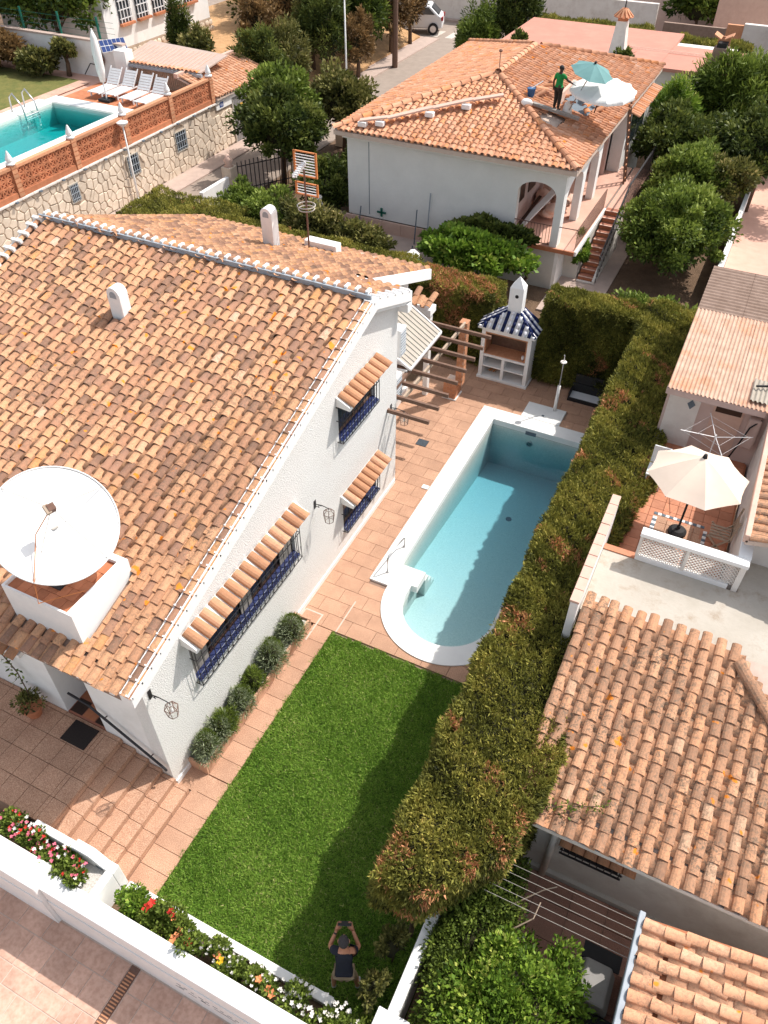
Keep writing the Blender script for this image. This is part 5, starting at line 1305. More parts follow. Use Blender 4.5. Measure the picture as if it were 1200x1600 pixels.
# grey flat roof and patio
fr = thing('grey_flat_roof', 'grey rendered flat roof with rusty stains between the lichen roof and the lattice parapet', 'flat roof', (6, 4.4, 2.7))
bx('deck', 'concrete', fr, 4.86, 12, 3.86, 5.18, 2.3, 2.72)
bx('deck_lower', 'concrete', fr, 6.86, 12, 5.18, 5.9, 2.3, 2.715)
pa = thing('side_parapet', 'narrow parapet with weathered brick top and white inner face between hedge and grey roof', 'parapet', (4.78, 5, 2.7))
bx('wall_body', 'white', pa, 4.74, 4.855, 3.50, 5.9, 2.0, 3.20, .01)
k = 0; y = 3.5
while y < 5.8: L_ = .24; bx('cap_brick', 'trough', pa, 4.725, 4.86, y, min(5.9, y+L_-.01), 3.202, 3.245+R.uniform(-.004, .004), .006); y += L_
pt = thing('patio', 'terracotta tiled roof patio with white lattice parapet under the cream umbrella', 'patio', (5.8, 7, 2.2))
bx('floor_bed', 'terra', pt, 4.861, 6.66, 5.30, 9.0, 1.9, 2.175)
Lp = slabgrid(pt, 'floor_tile', 'patiotile', 4.87, 6.66, 5.31, 9.0, .22, .22, 2.2, lambda x, y: not (5.42 < x < 6.3 and 6.3 < y < 6.95))
slabgrid(pt, 'floor_tile', 'paver', 5.42, 6.3, 6.3, 6.95, .22, .22, 2.2, out=Lp); emit(Lp)
for (a, b, c, d) in ((5.40, 6.3, 6.28, 6.34), (5.40, 6.3, 6.91, 6.97), (5.40, 5.47, 6.34, 6.91), (6.24, 6.3, 6.34, 6.91)):
    n_ = int(max(b-a, d-c)/.065)
    for k in range(n_):
        if b-a > d-c: bx('border_tile', 'whitemould' if k % 2 else 'inkgrey', pt, a+k*.065, a+k*.065+.06, c, d, 2.203, 2.209)
        else: bx('border_tile', 'whitemould' if k % 2 else 'inkgrey', pt, a, b, c+k*.065, c+k*.065+.06, 2.203, 2.209)
bx('step', 'patiotile', pt, 4.862, 5.34, 5.182, 5.30, 2.4, 2.74)
bx('parapet', 'whitemould', pt, 5.34, 6.70, 5.182, 5.26, 2.2, 2.80, .008)
bx('parapet_top', 'whitemould', pt, 5.32, 6.85, 5.14, 5.30, 3.24, 3.31, .01)
bx('side_wall', 'oldwhite', pt, 6.70, 6.84, 5.301, 9.0, 2.0, 3.25); bx('side_top', 'whitemould', pt, 6.68, 6.86, 5.301, 6.2, 3.25, 3.312, .01)
bx('lattice_frame', 'oldwhite', pt, 5.33, 5.37, 5.175, 5.262, 2.80, 3.238); bx('lattice_frame', 'oldwhite', pt, 6.01, 6.05, 5.175, 5.262, 2.80, 3.238); bx('lattice_frame', 'oldwhite', pt, 6.76, 6.84, 5.175, 5.262, 2.722, 3.238)
# lattice blocks: crossing diagonal ribs, each run its own piece
for (xa, xb) in ((5.37, 6.01), (6.05, 6.76)):
    za, zb_ = 2.802, 3.238; s_ = .062
    m = MB(); n = int((xb-xa+zb_-za)/s_)
    for dirn in (1, -1):
        for k in range(-10, n+10):
            c = xa+k*s_ if dirn > 0 else xa+k*s_
            # clip x = c + dirn*(z-za)
            p = []
            for z in (za, zb_): p.append((c+dirn*(z-za), z))
            (x1, z1), (x2, z2) = p
            if dirn > 0:
                if x1 < xa: z1 += xa-x1; x1 = xa
                if x2 > xb: z2 -= x2-xb; x2 = xb
            else:
                if x1 > xb: z1 += x1-xb; x1 = xb
                if x2 < xa: z2 -= xa-x2; x2 = xa
            if z2-z1 < .02: continue
            m.beam((x1, 5.22+dirn*.006, z1), (x2, 5.22+dirn*.006, z2), .011, .018, (0, 1, 0))
    m.build('lattice', 'oldwhite', pt, kind='stuff')
# umbrella helper
def parasol(label, c, zt, zr_, rad_, n, mat, tilt_=(0, 0), polez=None, base=True, rot=.2, alt=None, name='umbrella', foot=.14, valance=0, poletilt=None):
    t = thing(name, label, 'umbrella', (c[0], c[1], polez if polez is not None else zt-2))
    top = Vector((c[0]+tilt_[0]*(zt-zr_), c[1]+tilt_[1]*(zt-zr_), zt)); ax_ = Vector((tilt_[0], tilt_[1], 1)).normalized(); x = ax_.orthogonal().normalized(); y = ax_.cross(x); ctr = top-ax_*(zt-zr_)
    rim = [ctr+(x*math.cos(2*math.pi*k/n+rot)+y*math.sin(2*math.pi*k/n+rot))*rad_ for k in range(n)]
    for k in range(n):
        a, b = rim[k], rim[(k+1) % n]; m = MB(); q = 5; V = []; Fq = []
        for i in range(q+1):
            f = i/q
            for jn in range(4):
                g_ = jn/3; e_ = a.lerp(b, g_); sag = .05*rad_*math.sin(math.pi*g_)*f
                V.append(top.lerp(e_, f)-ax_*(.10*(zt-zr_)*math.sin(math.pi*f)*-.6+sag*.4)+(ctr-e_)*.035*math.sin(math.pi*g_)*f)
        for i in range(q):
            for jn in range(3): Fq.append((i*4+jn, (i+1)*4+jn, (i+1)*4+jn+1, i*4+jn+1))
        if valance:
            bb = len(V)
            for jn in range(4): V.append(V[q*4+jn]-ax_*valance)
            for jn in range(3): Fq.append((q*4+jn, bb+jn, bb+jn+1, q*4+jn+1))
        pn = m.add(V, Fq).build('canopy_panel', mat if not alt or k % 2 else alt, t, smooth=True)
        MB().tube([top-ax_*.02, rim[k]-ax_*.01], .008, 5).build('rib', 'black', t)
    MB().tube([top-ax_*.02, top+ax_*.05], [.04, .025], 10).build('cap', 'black', t)
    pz = polez if polez is not None else zt-2
    MB().tube([(c[0], c[1], pz+.05) if poletilt is None else poletilt, tuple(ctr), tuple(top)], .018, 8).build('pole', 'black' if alt is None and mat != 'teal' else 'steel', t)
    if base: MB().lathe((c[0], c[1], pz+.002), [(foot, 0), (foot, .05), (foot*.7, .09), (.03, .10), (.03, .16)], 20).build('base', 'black', t, smooth=False)
    return t
parasol('cream octagonal garden umbrella with black base on the terracotta patio', (5.84, 6.62), 3.86, 3.46, .78, 8, 'fabric', (0, 0), 2.205, True, .3, foot=.15)
ch = thing('folding_chair', 'wooden slatted folding chair half hidden under the cream umbrella', 'chair', (6.5, 6.6, 2.2))
for k in range(5): MB().beam((6.30, 6.40+k*.07, 2.55), (6.62, 6.40+k*.07, 2.55), .04, .015).build('seat_slat', 'paletimber', ch)
for k in range(5): MB().beam((6.64, 6.38, 2.60+k*.08), (6.64, 6.74, 2.60+k*.08), .015, .04).build('back_slat', 'paletimber', ch)
for yy in (6.38, 6.74):
    MB().beam((6.3, yy, 2.21), (6.62, yy, 2.6), .02, .03).build('leg', 'paletimber', ch); MB().beam((6.62, yy, 2.21), (6.30, yy, 2.56), .02, .03).build('leg', 'paletimber', ch); MB().beam((6.62, yy, 2.56), (6.66, yy, 3.0), .02, .03).build('back_post', 'paletimber', ch)
ch = thing('white_chair', 'white garden chair back seen between the hedge and the cream umbrella', 'chair', (5.2, 7.6, 2.2))
bx('seat', 'whitemetal', ch, 5.05, 5.35, 7.5, 7.85, 2.5, 2.53, .01); bx('backrest', 'whitemetal', ch, 5.05, 5.35, 7.86, 7.89, 2.53, 2.9, .01)
for a in (5.06, 5.32):
    for b in (7.51, 7.83): bx('leg', 'whitemetal', ch, a, a+.025, b, b+.025, 2.205, 2.5)
# whirligig clothes line
cl = thing('rotary_dryer', 'thin white rotary clothes dryer with radiating arms behind the cream umbrella', 'clothes dryer', (5.85, 8.2, 2.2))
MB().tube([(5.95, 8.2, 2.2), (5.95, 8.2, 3.2)], .012, 6).build('pole', 'whitemetal', cl)
for a in (.3, 1.9, 3.4, 5.0): MB().tube([(5.95, 8.2, 3.15), (5.95+.6*math.cos(a), 8.2+.6*math.sin(a), 3.22)], .007, 5).build('arm', 'whitemetal', cl)
for r_ in (.3, .55): MB().tube([(5.95+r_*math.cos(a), 8.2+r_*math.sin(a), 3.2) for a in (.3, 1.9, 3.4, 5.0, 6.58)], .003, 4).build('line', 'whitemetal', cl)
# building behind the patio with corrugated roof
n3 = thing('corrugated_roof_shed', 'low pink walled building with corrugated pinkish roof behind the patio', 'building', (6, 10, 2.2))
bx('front_wall', 'pinkwall', n3, 4.95, 6.84, 9.001, 9.15, 1.6, 3.45); bx('side_wall', 'pinkwall', n3, 4.95, 5.1, 9.151, 13.4, -.05, 3.42)
bx('door', 'oldwhite', n3, 5.0, 5.55, 8.985, 8.999, 2.2, 3.38); bx('door', 'trough', n3, 5.78, 6.3, 8.985, 8.999, 2.2, 3.38); bx('window', 'darkwood', n3, 5.82, 6.26, 8.978, 8.984, 3.14, 3.3); bx('water_heater', 'pinkwall', n3, 6.40, 6.62, 8.85, 8.999, 2.6, 3.25, .04)
MB().tube([(6.6, 8.9, 3.25), (6.45, 8.8, 3.1), (6.38, 8.82, 2.7), (6.3, 8.85, 2.3)], .015, 6).build('hose', 'black', n3)
wl_ = thing('wall_ornament', 'small dark diamond shaped ornament on the pink wall above the patio', 'ornament', (5.5, 8.98, 3.1))
MB().prism([(5.33, 8.97, 3.16), (5.40, 8.97, 3.25), (5.47, 8.97, 3.16), (5.40, 8.97, 3.05)], (0, .012, 0)).build('plate', 'inkgrey', wl_)
def corr(name, par, x0, x1, y0, y1, z0, z1, mat, along='Y', step=.075, amp=.016):
    """corrugated sheet, ribs along Y (z varies with y) or along X"""
    V = []; F = []; n = int((x1-x0 if along == 'Y' else y1-y0)/step)*6
    for i in range(n+1):
        a = i/n; w_ = amp*math.sin(a*n/6*2*math.pi)
        for b in (0, 1):
            if along == 'Y': V.append((x0+a*(x1-x0), y0+b*(y1-y0), z0+b*(z1-z0)+w_))
            else: V.append((x0+b*(x1-x0), y0+a*(y1-y0), z0+a*(z1-z0)+w_))
    for i in range(n): F.append((2*i, 2*i+2, 2*i+3, 2*i+1))
    return rawmesh(name, V, F, mat, par)
bx('fascia', 'pinkwall', n3, 4.92, 6.60, 8.72, 8.78, 3.42, 3.54)
for i in range(3):
    for j in range(3):
        xa = 4.93+i*.56; ya = 8.70+j*.9
        corr('corrugated_sheet', n3, xa, xa+.575, ya, ya+.92, 3.56+j*.06, 3.56+(j+1)*.062, 'corr', 'Y', .064)
for i in range(2): corr('corrugated_sheet', n3, 4.93+i*.84, 5.78+i*.84, 11.42, 13.3, 3.74, 3.80, 'corrdark', 'X', .12, .02)
corr('loose_sheet', n3, 6.28, 6.58, 8.85, 9.5, 3.62, 3.66, 'corrgrey', 'Y', .064)
MB().tube([(6.32, 9.2, 3.70), (6.45, 9.25, 3.705), (6.6, 9.3, 3.72), (6.8, 9.35, 3.74)], .02, 6).build('cable', 'black', n3)
corr('corrugated_sheet', n3, 6.60, 7.6, 8.9, 11.4, 3.60, 3.75, 'corrgrey', 'Y', .1)
# far right tiled roof
n4 = thing('edge_tiled_house', 'dark ridged clay tile roof with pale gutter at the right edge beside the patio', 'house', (7.5, 7, 3.5))
bx('wall', 'oldwhite', n4, 6.861, 12, 5.905, 9.4, -.05, 3.42); bx('gutter', 'trough', n4, 6.66, 6.74, 5.45, 9.3, 3.46, 3.60, .01)
m = MB(); m.prism([(6.70, 5.45, 3.42), (12, 5.45, 4.75), (12, 5.45, 4.82), (6.70, 5.45, 3.50)], (0, 3.9, 0)); rr4 = m.build('roof', 'joint', n4)
tt = Tiles(rr4); tt.slope((6.74, 9.3, 3.52), (0, -1, 0), (1, 0, .25), (-.25, 0, 1), 3.85, 3.2, 'tileold', w=.185, e=.215, r=.068); tt.done()
# bottom right roof
n5 = thing('corner_tiled_house', 'clay tile roof with capped verge and grey gutter in the bottom right corner', 'house', (7.5, -.5, 2))
m = MB(); m.prism([(6.74, .42, 1.92), (12, .42, 3.6), (12, .42, 3.66), (6.74, .42, 1.98)], (0, -4, 0)); rr5 = m.build('roof', 'terra', n5)
bx('wall', 'oldwhite', n5, 6.9, 12, -3.5, .40, -.05, 1.95)
bx('gutter', 'greymetal', n5, 6.66, 6.73, -3.5, .46, 1.93, 2.03, .01)
tt = Tiles(rr5); tt.slope((6.74, .42, 2.0), (0, -1, 0), (1, 0, .32), (-.32, 0, 1), 3.9, 4.6, 'tileclean', w=.194, e=.22, r=.072, pr=.08, phase=.03); tt.done()
# clothes lines, covered barbecue
cl = thing('clothes_line', 'five thin washing lines stretched across the dark courtyard', 'clothes line', (6, .2, 1.6))
for k in range(5):
    MB().tube([(4.95, .48-k*.11, 1.60), (6.8, .50-k*.11, 1.60)], .0032, 4).build('line', 'cable', cl)
gc = thing('covered_grill', 'grey covered boxy grill standing in the dark courtyard by the gutter', 'grill', (6.5, .1, 0))
MB().prism([(6.28, -.30, .02), (6.28, -.30, .55), (6.36, -.30, .72), (6.68, -.30, .72), (6.76, -.30, .5), (6.76, -.30, .02)], (0, .5, 0)).build('cover', 'cover', gc, bevel=.03)
bx('side_shelf', 'black', gc, 6.30, 6.78, .21, .42, .56, .60); bx('lower_cabinet', 'black', gc, 6.45, 6.9, -.7, -.31, .02, .5, .02)
# short tiled wall end near the hedge foot
te = thing('tiled_wall_end', 'short white wall end capped with two pale tiles below the tall hedge', 'wall', (4.95, .75, .9))
bx('wall_body', 'oldwhite', te, 4.86, 5.04, .3, .9, -.05, 1.1)
tt = Tiles(te, name='cap_tile')
for k in range(2):
    mm_ = Matrix.Rotation(rad(90), 4, 'Z'); mm_.translation = Vector((5.1, .42+k*.2, 1.12)); tt.one(mm_, 'tileclean', .09, .3, .9)
tt.done()
# green tag of cord on parapet
# vegetation bottom right
t = thing('citrus_bush', 'large dense green bush filling the bottom edge between white wall and courtyard', 'bush', (5.65, -1.0, 0))
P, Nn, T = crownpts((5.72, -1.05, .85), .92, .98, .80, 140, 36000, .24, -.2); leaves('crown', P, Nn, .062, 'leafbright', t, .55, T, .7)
blob('inner_foliage', (5.70, -1.05, .8), .6, .62, .6, 'hedgecore', t, 3); MB().tube([(5.7, -1.05, 0), (5.7, -1.05, .9)], [.06, .04], 8).build('trunk', 'brown', t)
t = thing('ivy_hedge', 'loose dark ivy mass covering the wall between the lawn corner and the courtyard', 'climbing plant', (4.85, -.3, 0))
P, Nn, T = crownpts((4.99, -.35, .74), .50, 1.50, .60, 120, 30000, .26, -.5); leaves('crown', P, Nn, .05, 'leafmid', t, .5, T-.08, .7)
blob('inner_foliage', (5.02, -.3, .6), .26, .9, .40, 'hedgecore', t, 5)
for (a, b, c) in (((5.3, .2, 1.1), (5.6, .45, 1.35), (5.75, .55, 1.4)), ((5.4, -.1, 1.2), (5.6, .1, 1.3), (5.62, .3, 1.35))):
    MB().tube([a, b, c], .008, 4).build('stem', 'leafbrown_', t) if 'leafbrown_' in MT else MB().tube([a, b, c], .008, 4).build('stem', 'paletimber', t)
t = thing('fallen_sprig', 'straggly creeper with tiny leaves lying over the lower edge of the lichen roof', 'creeper', (5.5, 1.1, 2.2))
q = np.stack([np.linspace(5.2, 6.0, 160)+NR.normal(0, .03, 160), .98+.35*np.linspace(0, 1, 160)+NR.normal(0, .05, 160), np.full(160, 2.2)+NR.normal(.03, .03, 160)+.1*np.linspace(0, 1, 160)], 1)
leaves('leaves', q, np.tile([0, 0, 1.], (160, 1)), .05, 'leafmid', t, .5); MB().tube([(5.15, .97, 2.15), (5.5, 1.15, 2.24), (6.0, 1.35, 2.3)], .006, 4).build('stem', 'brown', t)
# ================================================================== house beyond the garden (N1)
n1 = thing('neighbour_house', 'white neighbouring house with hipped orange tile roof and arched porch beyond the hedges', 'house', (-2.8, 22, 0))
PF = 1.26; EZ = 3.42; FX0, FX1, FY0, FY1 = -6.45, .42, 18.0, 28.4
# front wall above floor with arch notch
def archpoly(a, b, spring, top, n=12):
    c = (a+b)/2; r = (b-a)/2
    return [(a, spring)]+[(c-r*math.cos(q), spring+(top-spring)*math.sin(q)) for q in np.linspace(.12, math.pi-.12, n)]+[(b, spring)]
ar = archpoly(-.93, .20, 2.68, 3.02)
poly = [(FX0, 1.02), (FX0, EZ), (FX1, EZ), (FX1, PF+.002), (.20, PF+.002)]+ar[::-1]+[(-.93, PF+.002), (-.95, 1.02)]
MB().prism([(x, FY0, z) for x, z in poly], (0, .22, 0)).build('front_wall', 'neighwall', n1)
bx('base_wall', 'basewall', n1, -2.6, FX1, FY0-.02, FY0+.24, -.05, 1.20); bx('base_side', 'white', n1, FX1+.001, .52, FY0-.015, FY0+.9, -.05, 1.20)
bx('left_wall', 'neighwall', n1, FX0, FX0+.22, FY0+.221, FY1, 0, EZ); bx('back_wall', 'neighwall', n1, FX0+.221, FX1, FY1-.22, FY1, 0, EZ)
bx('drain_groove', 'inkgrey', n1, -5.72, -5.70, FY0-.006, FY0-.001, 1.1, EZ)
bx('porch_floor', 'pinkfloor', n1, -1.2, .98, FY0-.05, 25.2, 1.201, PF); bx('porch_edge', 'white', n1, .981, 1.04, FY0-.06, 21.4, 1.14, PF+.01); bx('porch_front_edge', 'terra', n1, -1.2, .98, FY0-.11, FY0-.052, 1.15, PF+.005)
bx('porch_under', 'basewall', n1, .3, .975, FY0+.9, 25.2, -.05, 1.19)
# side arcade
def arcX(y0, y1, w, par=n1):
    return archpoly(y0, y1, 2.55, 2.95)
segs = [(18.0, 18.27), (20.05, 20.42), (21.85, 22.25)]
poly = [(18.222, PF+.002), (18.222, EZ-.001), (22.6, EZ-.001), (22.6, PF+.002), (22.25, PF+.002)]+arcX(20.42, 21.85, 0)[::-1]+[(20.42, PF+.002), (20.05, PF+.002)]+arcX(18.34, 20.05, 0)[::-1]+[(18.34, PF+.002)]
# second opening closes at the pillar
poly = [(18.222, PF+.002), (18.222, EZ-.001), (22.25, EZ-.001), (22.25, PF+.002), (21.88, PF+.002)]+arcX(20.42, 21.88, 0)[::-1]+[(20.42, PF+.002), (20.06, PF+.002)]+arcX(18.36, 20.06, 0)[::-1]+[(18.36, PF+.002)]
MB().prism([(FX1-.22, y, z) for y, z in poly], (.22, 0, 0)).build('arcade_wall', 'white', n1)
bx('inner_wall', 'pinkwall', n1, -1.35, -1.15, FY0+.23, 24.3, PF, EZ); bx('porch_back_wall', 'pinkwall', n1, -1.149, .2, 24.1, 24.3, PF, EZ)
bx('shutter', 'darkwood', n1, -1.149, -1.12, 18.9, 19.4, PF+.7, PF+1.7); bx('shutter', 'darkwood', n1, -1.149, -1.12, 19.8, 20.5, PF+.7, PF+1.7)
bx('far_bay_wall', 'neighwall', n1, .2, .62, 24.6, FY1, 0, EZ-.02); bw_ = MB().box(.622, .66, 24.9, 27.4, 1.95, 3.1).build('window', 'steel', n1); bx('pane', 'glass', bw_, .661, .668, 25.0, 26.1, 2.02, 3.02); bx('pane', 'glass', bw_, .661, .668, 26.2, 27.3, 2.02, 3.02)
t_aw = Tiles(n1, 40); t_aw.slope((.98, 28.0, 3.10), (0, -1, 0), (-1, 0, .35), (.35, 0, 1), 3.6, .32, 'tilefar', w=.2, e=.3); 
# sacks piled in the porch
sk_ = thing('rubble_sacks', 'heap of pale rubble sacks piled inside the arched porch', 'sacks', (-.5, 20, PF))
for k in range(13):
    c = (R.uniform(-.95, -.1), R.uniform(19.6, 21.4), PF+.1+R.uniform(0, .35)); blob('sack', c, .24, .30, .14, 'trough', sk_, k)
pk = thing('leaning_boards', 'dark and white boards leaning inside the arched porch', 'boards', (-.8, 19, PF))
MB().beam((-1.0, 18.5, PF+.02), (-.3, 20.2, PF+.9), .22, .03).build('board', 'white', pk); MB().beam((-1.05, 18.4, PF+.02), (-.7, 19.7, PF+.7), .1, .03).build('board', 'darkwood', pk)
# porch railings
rg_ = thing('porch_railing', 'brown iron railing along the porch arch and side edge of the neighbouring house', 'railing', (.5, 19, PF))
for z_ in (PF+.06, PF+.62):
    MB().tube([(-.93, FY0-.02, z_), (.2, FY0-.02, z_)], .014, 5).build('rail', 'rust', rg_); MB().tube([(.96, FY0+.02, z_), (.96, 21.35, z_)], .014, 5).build('rail', 'rust', rg_)
for k in range(12): MB().tube([(-.88+k*.094, FY0-.02, PF+.06), (-.88+k*.094, FY0-.02, PF+.62)], .008, 4).build('bar', 'rust', rg_)
for k in range(28): MB().tube([(.96, FY0+.06+k*.122, PF+.06), (.96, FY0+.06+k*.122, PF+.62)], .008, 4).build('bar', 'rust', rg_)
MB().tube([(.42, FY0-.0, PF+.62), (.96, FY0+.02, PF+.62)], .014, 5).build('rail', 'rust', rg_)
# exterior stair
st_ = thing('garden_stair', 'red tiled outside stair with white stringer rising to the porch', 'stairs', (1.2, 20, 0))
ns = 10
for k in range(ns):
    y = 18.85+k*.265; z = PF*(k+1)/ns
    bx('tread', 'step', st_, 1.045, 1.50, y, y+.262, z-.04, z); bx('riser', 'terra', st_, 1.045, 1.50, y+.012, y+.26, z-PF/ns, z-.041)
    bx('nosing', 'trough', st_, 1.05, 1.495, y-.008, y+.05, z+.001, z+.006)
MB().prism([(1.502, 18.75, 0), (1.502, 21.5, 0), (1.502, 21.5, PF+.05), (1.502, 18.75, .10)], (.08, 0, 0)).build('stringer', 'oldwhite', st_)
bx('landing', 'pinkfloor', st_, 1.045, 1.58, 21.5, 25.3, PF-.15, PF)
bx('bottom_edge', 'oldwhite', st_, 1.045, 1.58, 18.74, 18.84, 0, .03)
sr = thing('stair_railing', 'dark solid looking railing along the outer edge of the garden stair', 'railing', (1.58, 20, 0))
MB().tube([(1.60, 18.8, .85), (1.60, 21.5, PF+.80), (1.60, 25.3, PF+.8)], .03, 6).build('handrail', 'iron', sr)
for k in range(34):
    y = 18.82+k*.19; z = max(0, min(1, (y-18.8)/2.7))*PF
    MB().tube([(1.60, y, z+.03), (1.60, y, z+.82)], .011, 4).build('baluster', 'iron', sr)
ld = thing('ladder', 'reddish wooden ladder leaning on the eave above the porch', 'ladder', (1.0, 23.4, PF))
la, lb2 = Vector((1.05, 23.75, PF)), Vector((.74, 23.6, 3.75))
for o_ in (-.14, .14): MB().beam(la+Vector((0, o_, 0)), lb2+Vector((0, o_, 0)), .05, .05).build('stile', 'wood', ld)
for k in range(11): q = (k+.7)/11.5; c = la.lerp(lb2, q); MB().beam(c+Vector((0, -.14, 0)), c+Vector((0, .14, 0)), .03, .03).build('rung', 'brick', ld)
# hipped roof
e = Vector; ZE = 3.60; ZA = 4.66; X0r, X1r, Y0r, Y1r = -6.72, .74, 17.66, 28.78; XR = (X0r+X1r)/2; HW = (X1r-X0r)/2
RA, RB = e((XR, Y0r+HW, ZA)), e((XR, Y1r-HW, ZA)); S_ = (ZA-ZE)/HW
rm = MB(); c_ = [e((X0r, Y0r, ZE)), e((X1r, Y0r, ZE)), e((X1r, Y1r, ZE)), e((X0r, Y1r, ZE)), RA, RB]
rm.add([v-e((0, 0, .02)) for v in c_]+[v-e((0, 0, .14)) for v in c_[:4]], [(0, 1, 4), (1, 2, 5, 4), (2, 3, 5), (3, 0, 4, 5), (0, 6, 7, 1), (1, 7, 8, 2), (2, 8, 9, 3), (3, 9, 6, 0), (6, 9, 8, 7)])
rf1 = rm.build('roof', 'joint', n1); bx('cornice', 'white', n1, FX0-.1, FX1+.1, FY0-.12, FY0-.001, EZ-.08, ZE-.145)
MB().box(FX1+.001, FX1+.12, FY0, FY1, EZ-.08, ZE-.145).build('cornice', 'white', n1)
tt = Tiles(rf1); cr_ = math.sqrt(1+S_*S_); wq = .186
W_ = X1r-X0r; D_r = Y1r-Y0r
tt.slope((X0r, Y0r-.03, ZE+.005), (1, 0, 0), (0, 1, S_), (0, -S_, 1), W_, HW*cr_, 'tilefar', w=wq, e=.205, r=.074, pr=.068, phase=.02, keep=lambda a, b: b/cr_+.12 < min(a, W_-a))
def hole(a, b):
    y = Y0r+a; x = X1r-b/cr_
    if -.95 < x < .10 and 21.2 < y < 22.9: return True
    if -1.35 < x < -.3 and 19.5 < y < 20.4 and (x+1.35)*.9 > (y-19.5)*.5: return True
    return False
tt.slope((X1r+.03, Y0r, ZE+.005), (0, 1, 0), (-1, 0, S_), (S_, 0, 1), D_r, HW*cr_, 'tilefar', w=wq, e=.205, r=.074, pr=.068, phase=.02, keep=lambda a, b: b/cr_+.12 < min(a, D_r-a) and not hole(a, b))
tt.slope((X0r-.03, Y1r, ZE+.005), (0, -1, 0), (1, 0, S_), (-S_, 0, 1), D_r, HW*cr_, 'tilefar', w=wq, e=.205, r=.074, pr=.068, phase=.02, keep=lambda a, b: b/cr_+.12 < min(a, D_r-a))
for a, b in ((c_[0], RA), (c_[1], RA), (RA, RB), (c_[2], RB), (c_[3], RB)): tt.ridge(a, b, 'tilefar', e=.32, r=.11, lift=.05)
tt.done(); t_aw.done()
# opened patch in the side slope
def zs(x): return ZE+(X1r-x)*S_
hp = MB(); hp.prism([(-.95, 21.25, zs(-.95)+.01), (.05, 21.25, zs(.05)+.01), (.05, 22.9, zs(.05)+.01), (-.95, 22.9, zs(-.95)+.01)], (0, 0, .006)); hp.build('opened_patch', 'inkgrey', rf1)
MB().obox((-.45, 22.88, zs(-.45)+.12), (1, 0, -S_), (0, 1, 0), (S_, 0, 1), .52, .05, .12).build('cut_edge', 'concrete', rf1)
MB().obox((-.97, 22.1, zs(-.97)+.15), (0, 1, 0), (1, 0, 0), (0, 0, 1), .8, .05, .14).build('cut_edge', 'trough', rf1)
bx('mortar_patch', 'brown', rf1, -1.3, -.4, 19.55, 20.3, zs(-.4)-.1, zs(-.4)+.02)
for k in range(16):
    x, y = R.uniform(-.95, .3), R.uniform(21.0, 23.2)
    if k > 10: x, y = R.uniform(-1.9, -1.2), R.uniform(21.0, 22.6)
    m_ = Matrix.Rotation(R.uniform(0, 6), 4, 'Z')@Matrix.Rotation(R.gauss(0, .25), 4, 'X'); m_.translation = e((x, y, zs(x)+.12+R.uniform(0, .08)))
    t = thing('loose_tile', 'loose clay roof tile lying about the opened patch near the roof worker', 'roof tile', (x, y, zs(x)+.1), 'loose tiles around the roof worker')
    V_, F2_, out_ = tile_meshes('c', 'tilefar', .10, .45); inst('clay_piece', out_[R.randrange(14)][0], t, m_)
pl_ = thing('scaffold_plank', 'grey weathered plank lying across the neighbour roof under the worker', 'plank', (-.7, 20.2, 4.3))
MB().beam((-1.42, 20.1, zs(-1.42)+.16), (-.06, 20.35, zs(-.06)+.24), .16, .07).build('board', 'greywood', pl_)
bk = thing('blue_bucket', 'dark blue bucket with a white handled tool on the neighbour roof', 'bucket', (-1.72, 20.68, 4.4))
MB().lathe((-1.70, 20.75, zs(-1.7)+.05), [(.09, 0), (.13, .24), (.14, .24)], 14).build('pail', 'bucketblue', bk); MB().tube([(-1.75, 20.7, zs(-1.7)+.25), (-1.45, 21.0, zs(-1.5)+.5)], .015, 6).build('tool_handle', 'whitemetal', bk)
bg_ = thing('mortar_sack', 'crumpled white sack beside the feet of the roof worker', 'sack', (-.55, 20.6, 4.1)); blob('sack_body', (-.52, 20.62, zs(-.52)+.2), .14, .14, .24, 'whitefab', bg_, 2)
bg_ = thing('mortar_sack', 'small crumpled pale sack at the left end of the plank on the neighbour roof', 'sack', (-1.6, 20.0, 4.3)); blob('sack_body', (-1.58, 20.02, zs(-1.58)+.13), .18, .14, .11, 'whitefab', bg_, 6)
wz = zs(-.83)+.14
t, p, J = person_standing('roof worker in a green t-shirt and dark trousers standing on the plank seen from behind', -.80, 20.40, wz, 1.16, (.35, 1.0), {'skin': 'skind', 'shirt': 'greenshirt', 'legs': 'trouser', 'shoe': 'trouser', 'hair': 'black'},
    {'L': ((-.16, -.02, .64), (-.17, .02, .50)), 'R': ((.20, .06, .70), (.36, .05, .66))}, legs=.12, shorts=False)
parasol('teal umbrella held open over the roof worker', (.10, 20.25), 5.56, 5.32, .62, 8, 'teal', (.25, -.1), None, False, .2, poletilt=(-.42, 20.45, wz+.05))
parasol('wide white umbrella lying tilted over the opened roof patch', (.40, 20.75), 4.98, 4.80, .95, 12, 'whitefab', (.05, -.1), None, False, .1, valance=.07, poletilt=(.2, 21.0, 4.1))
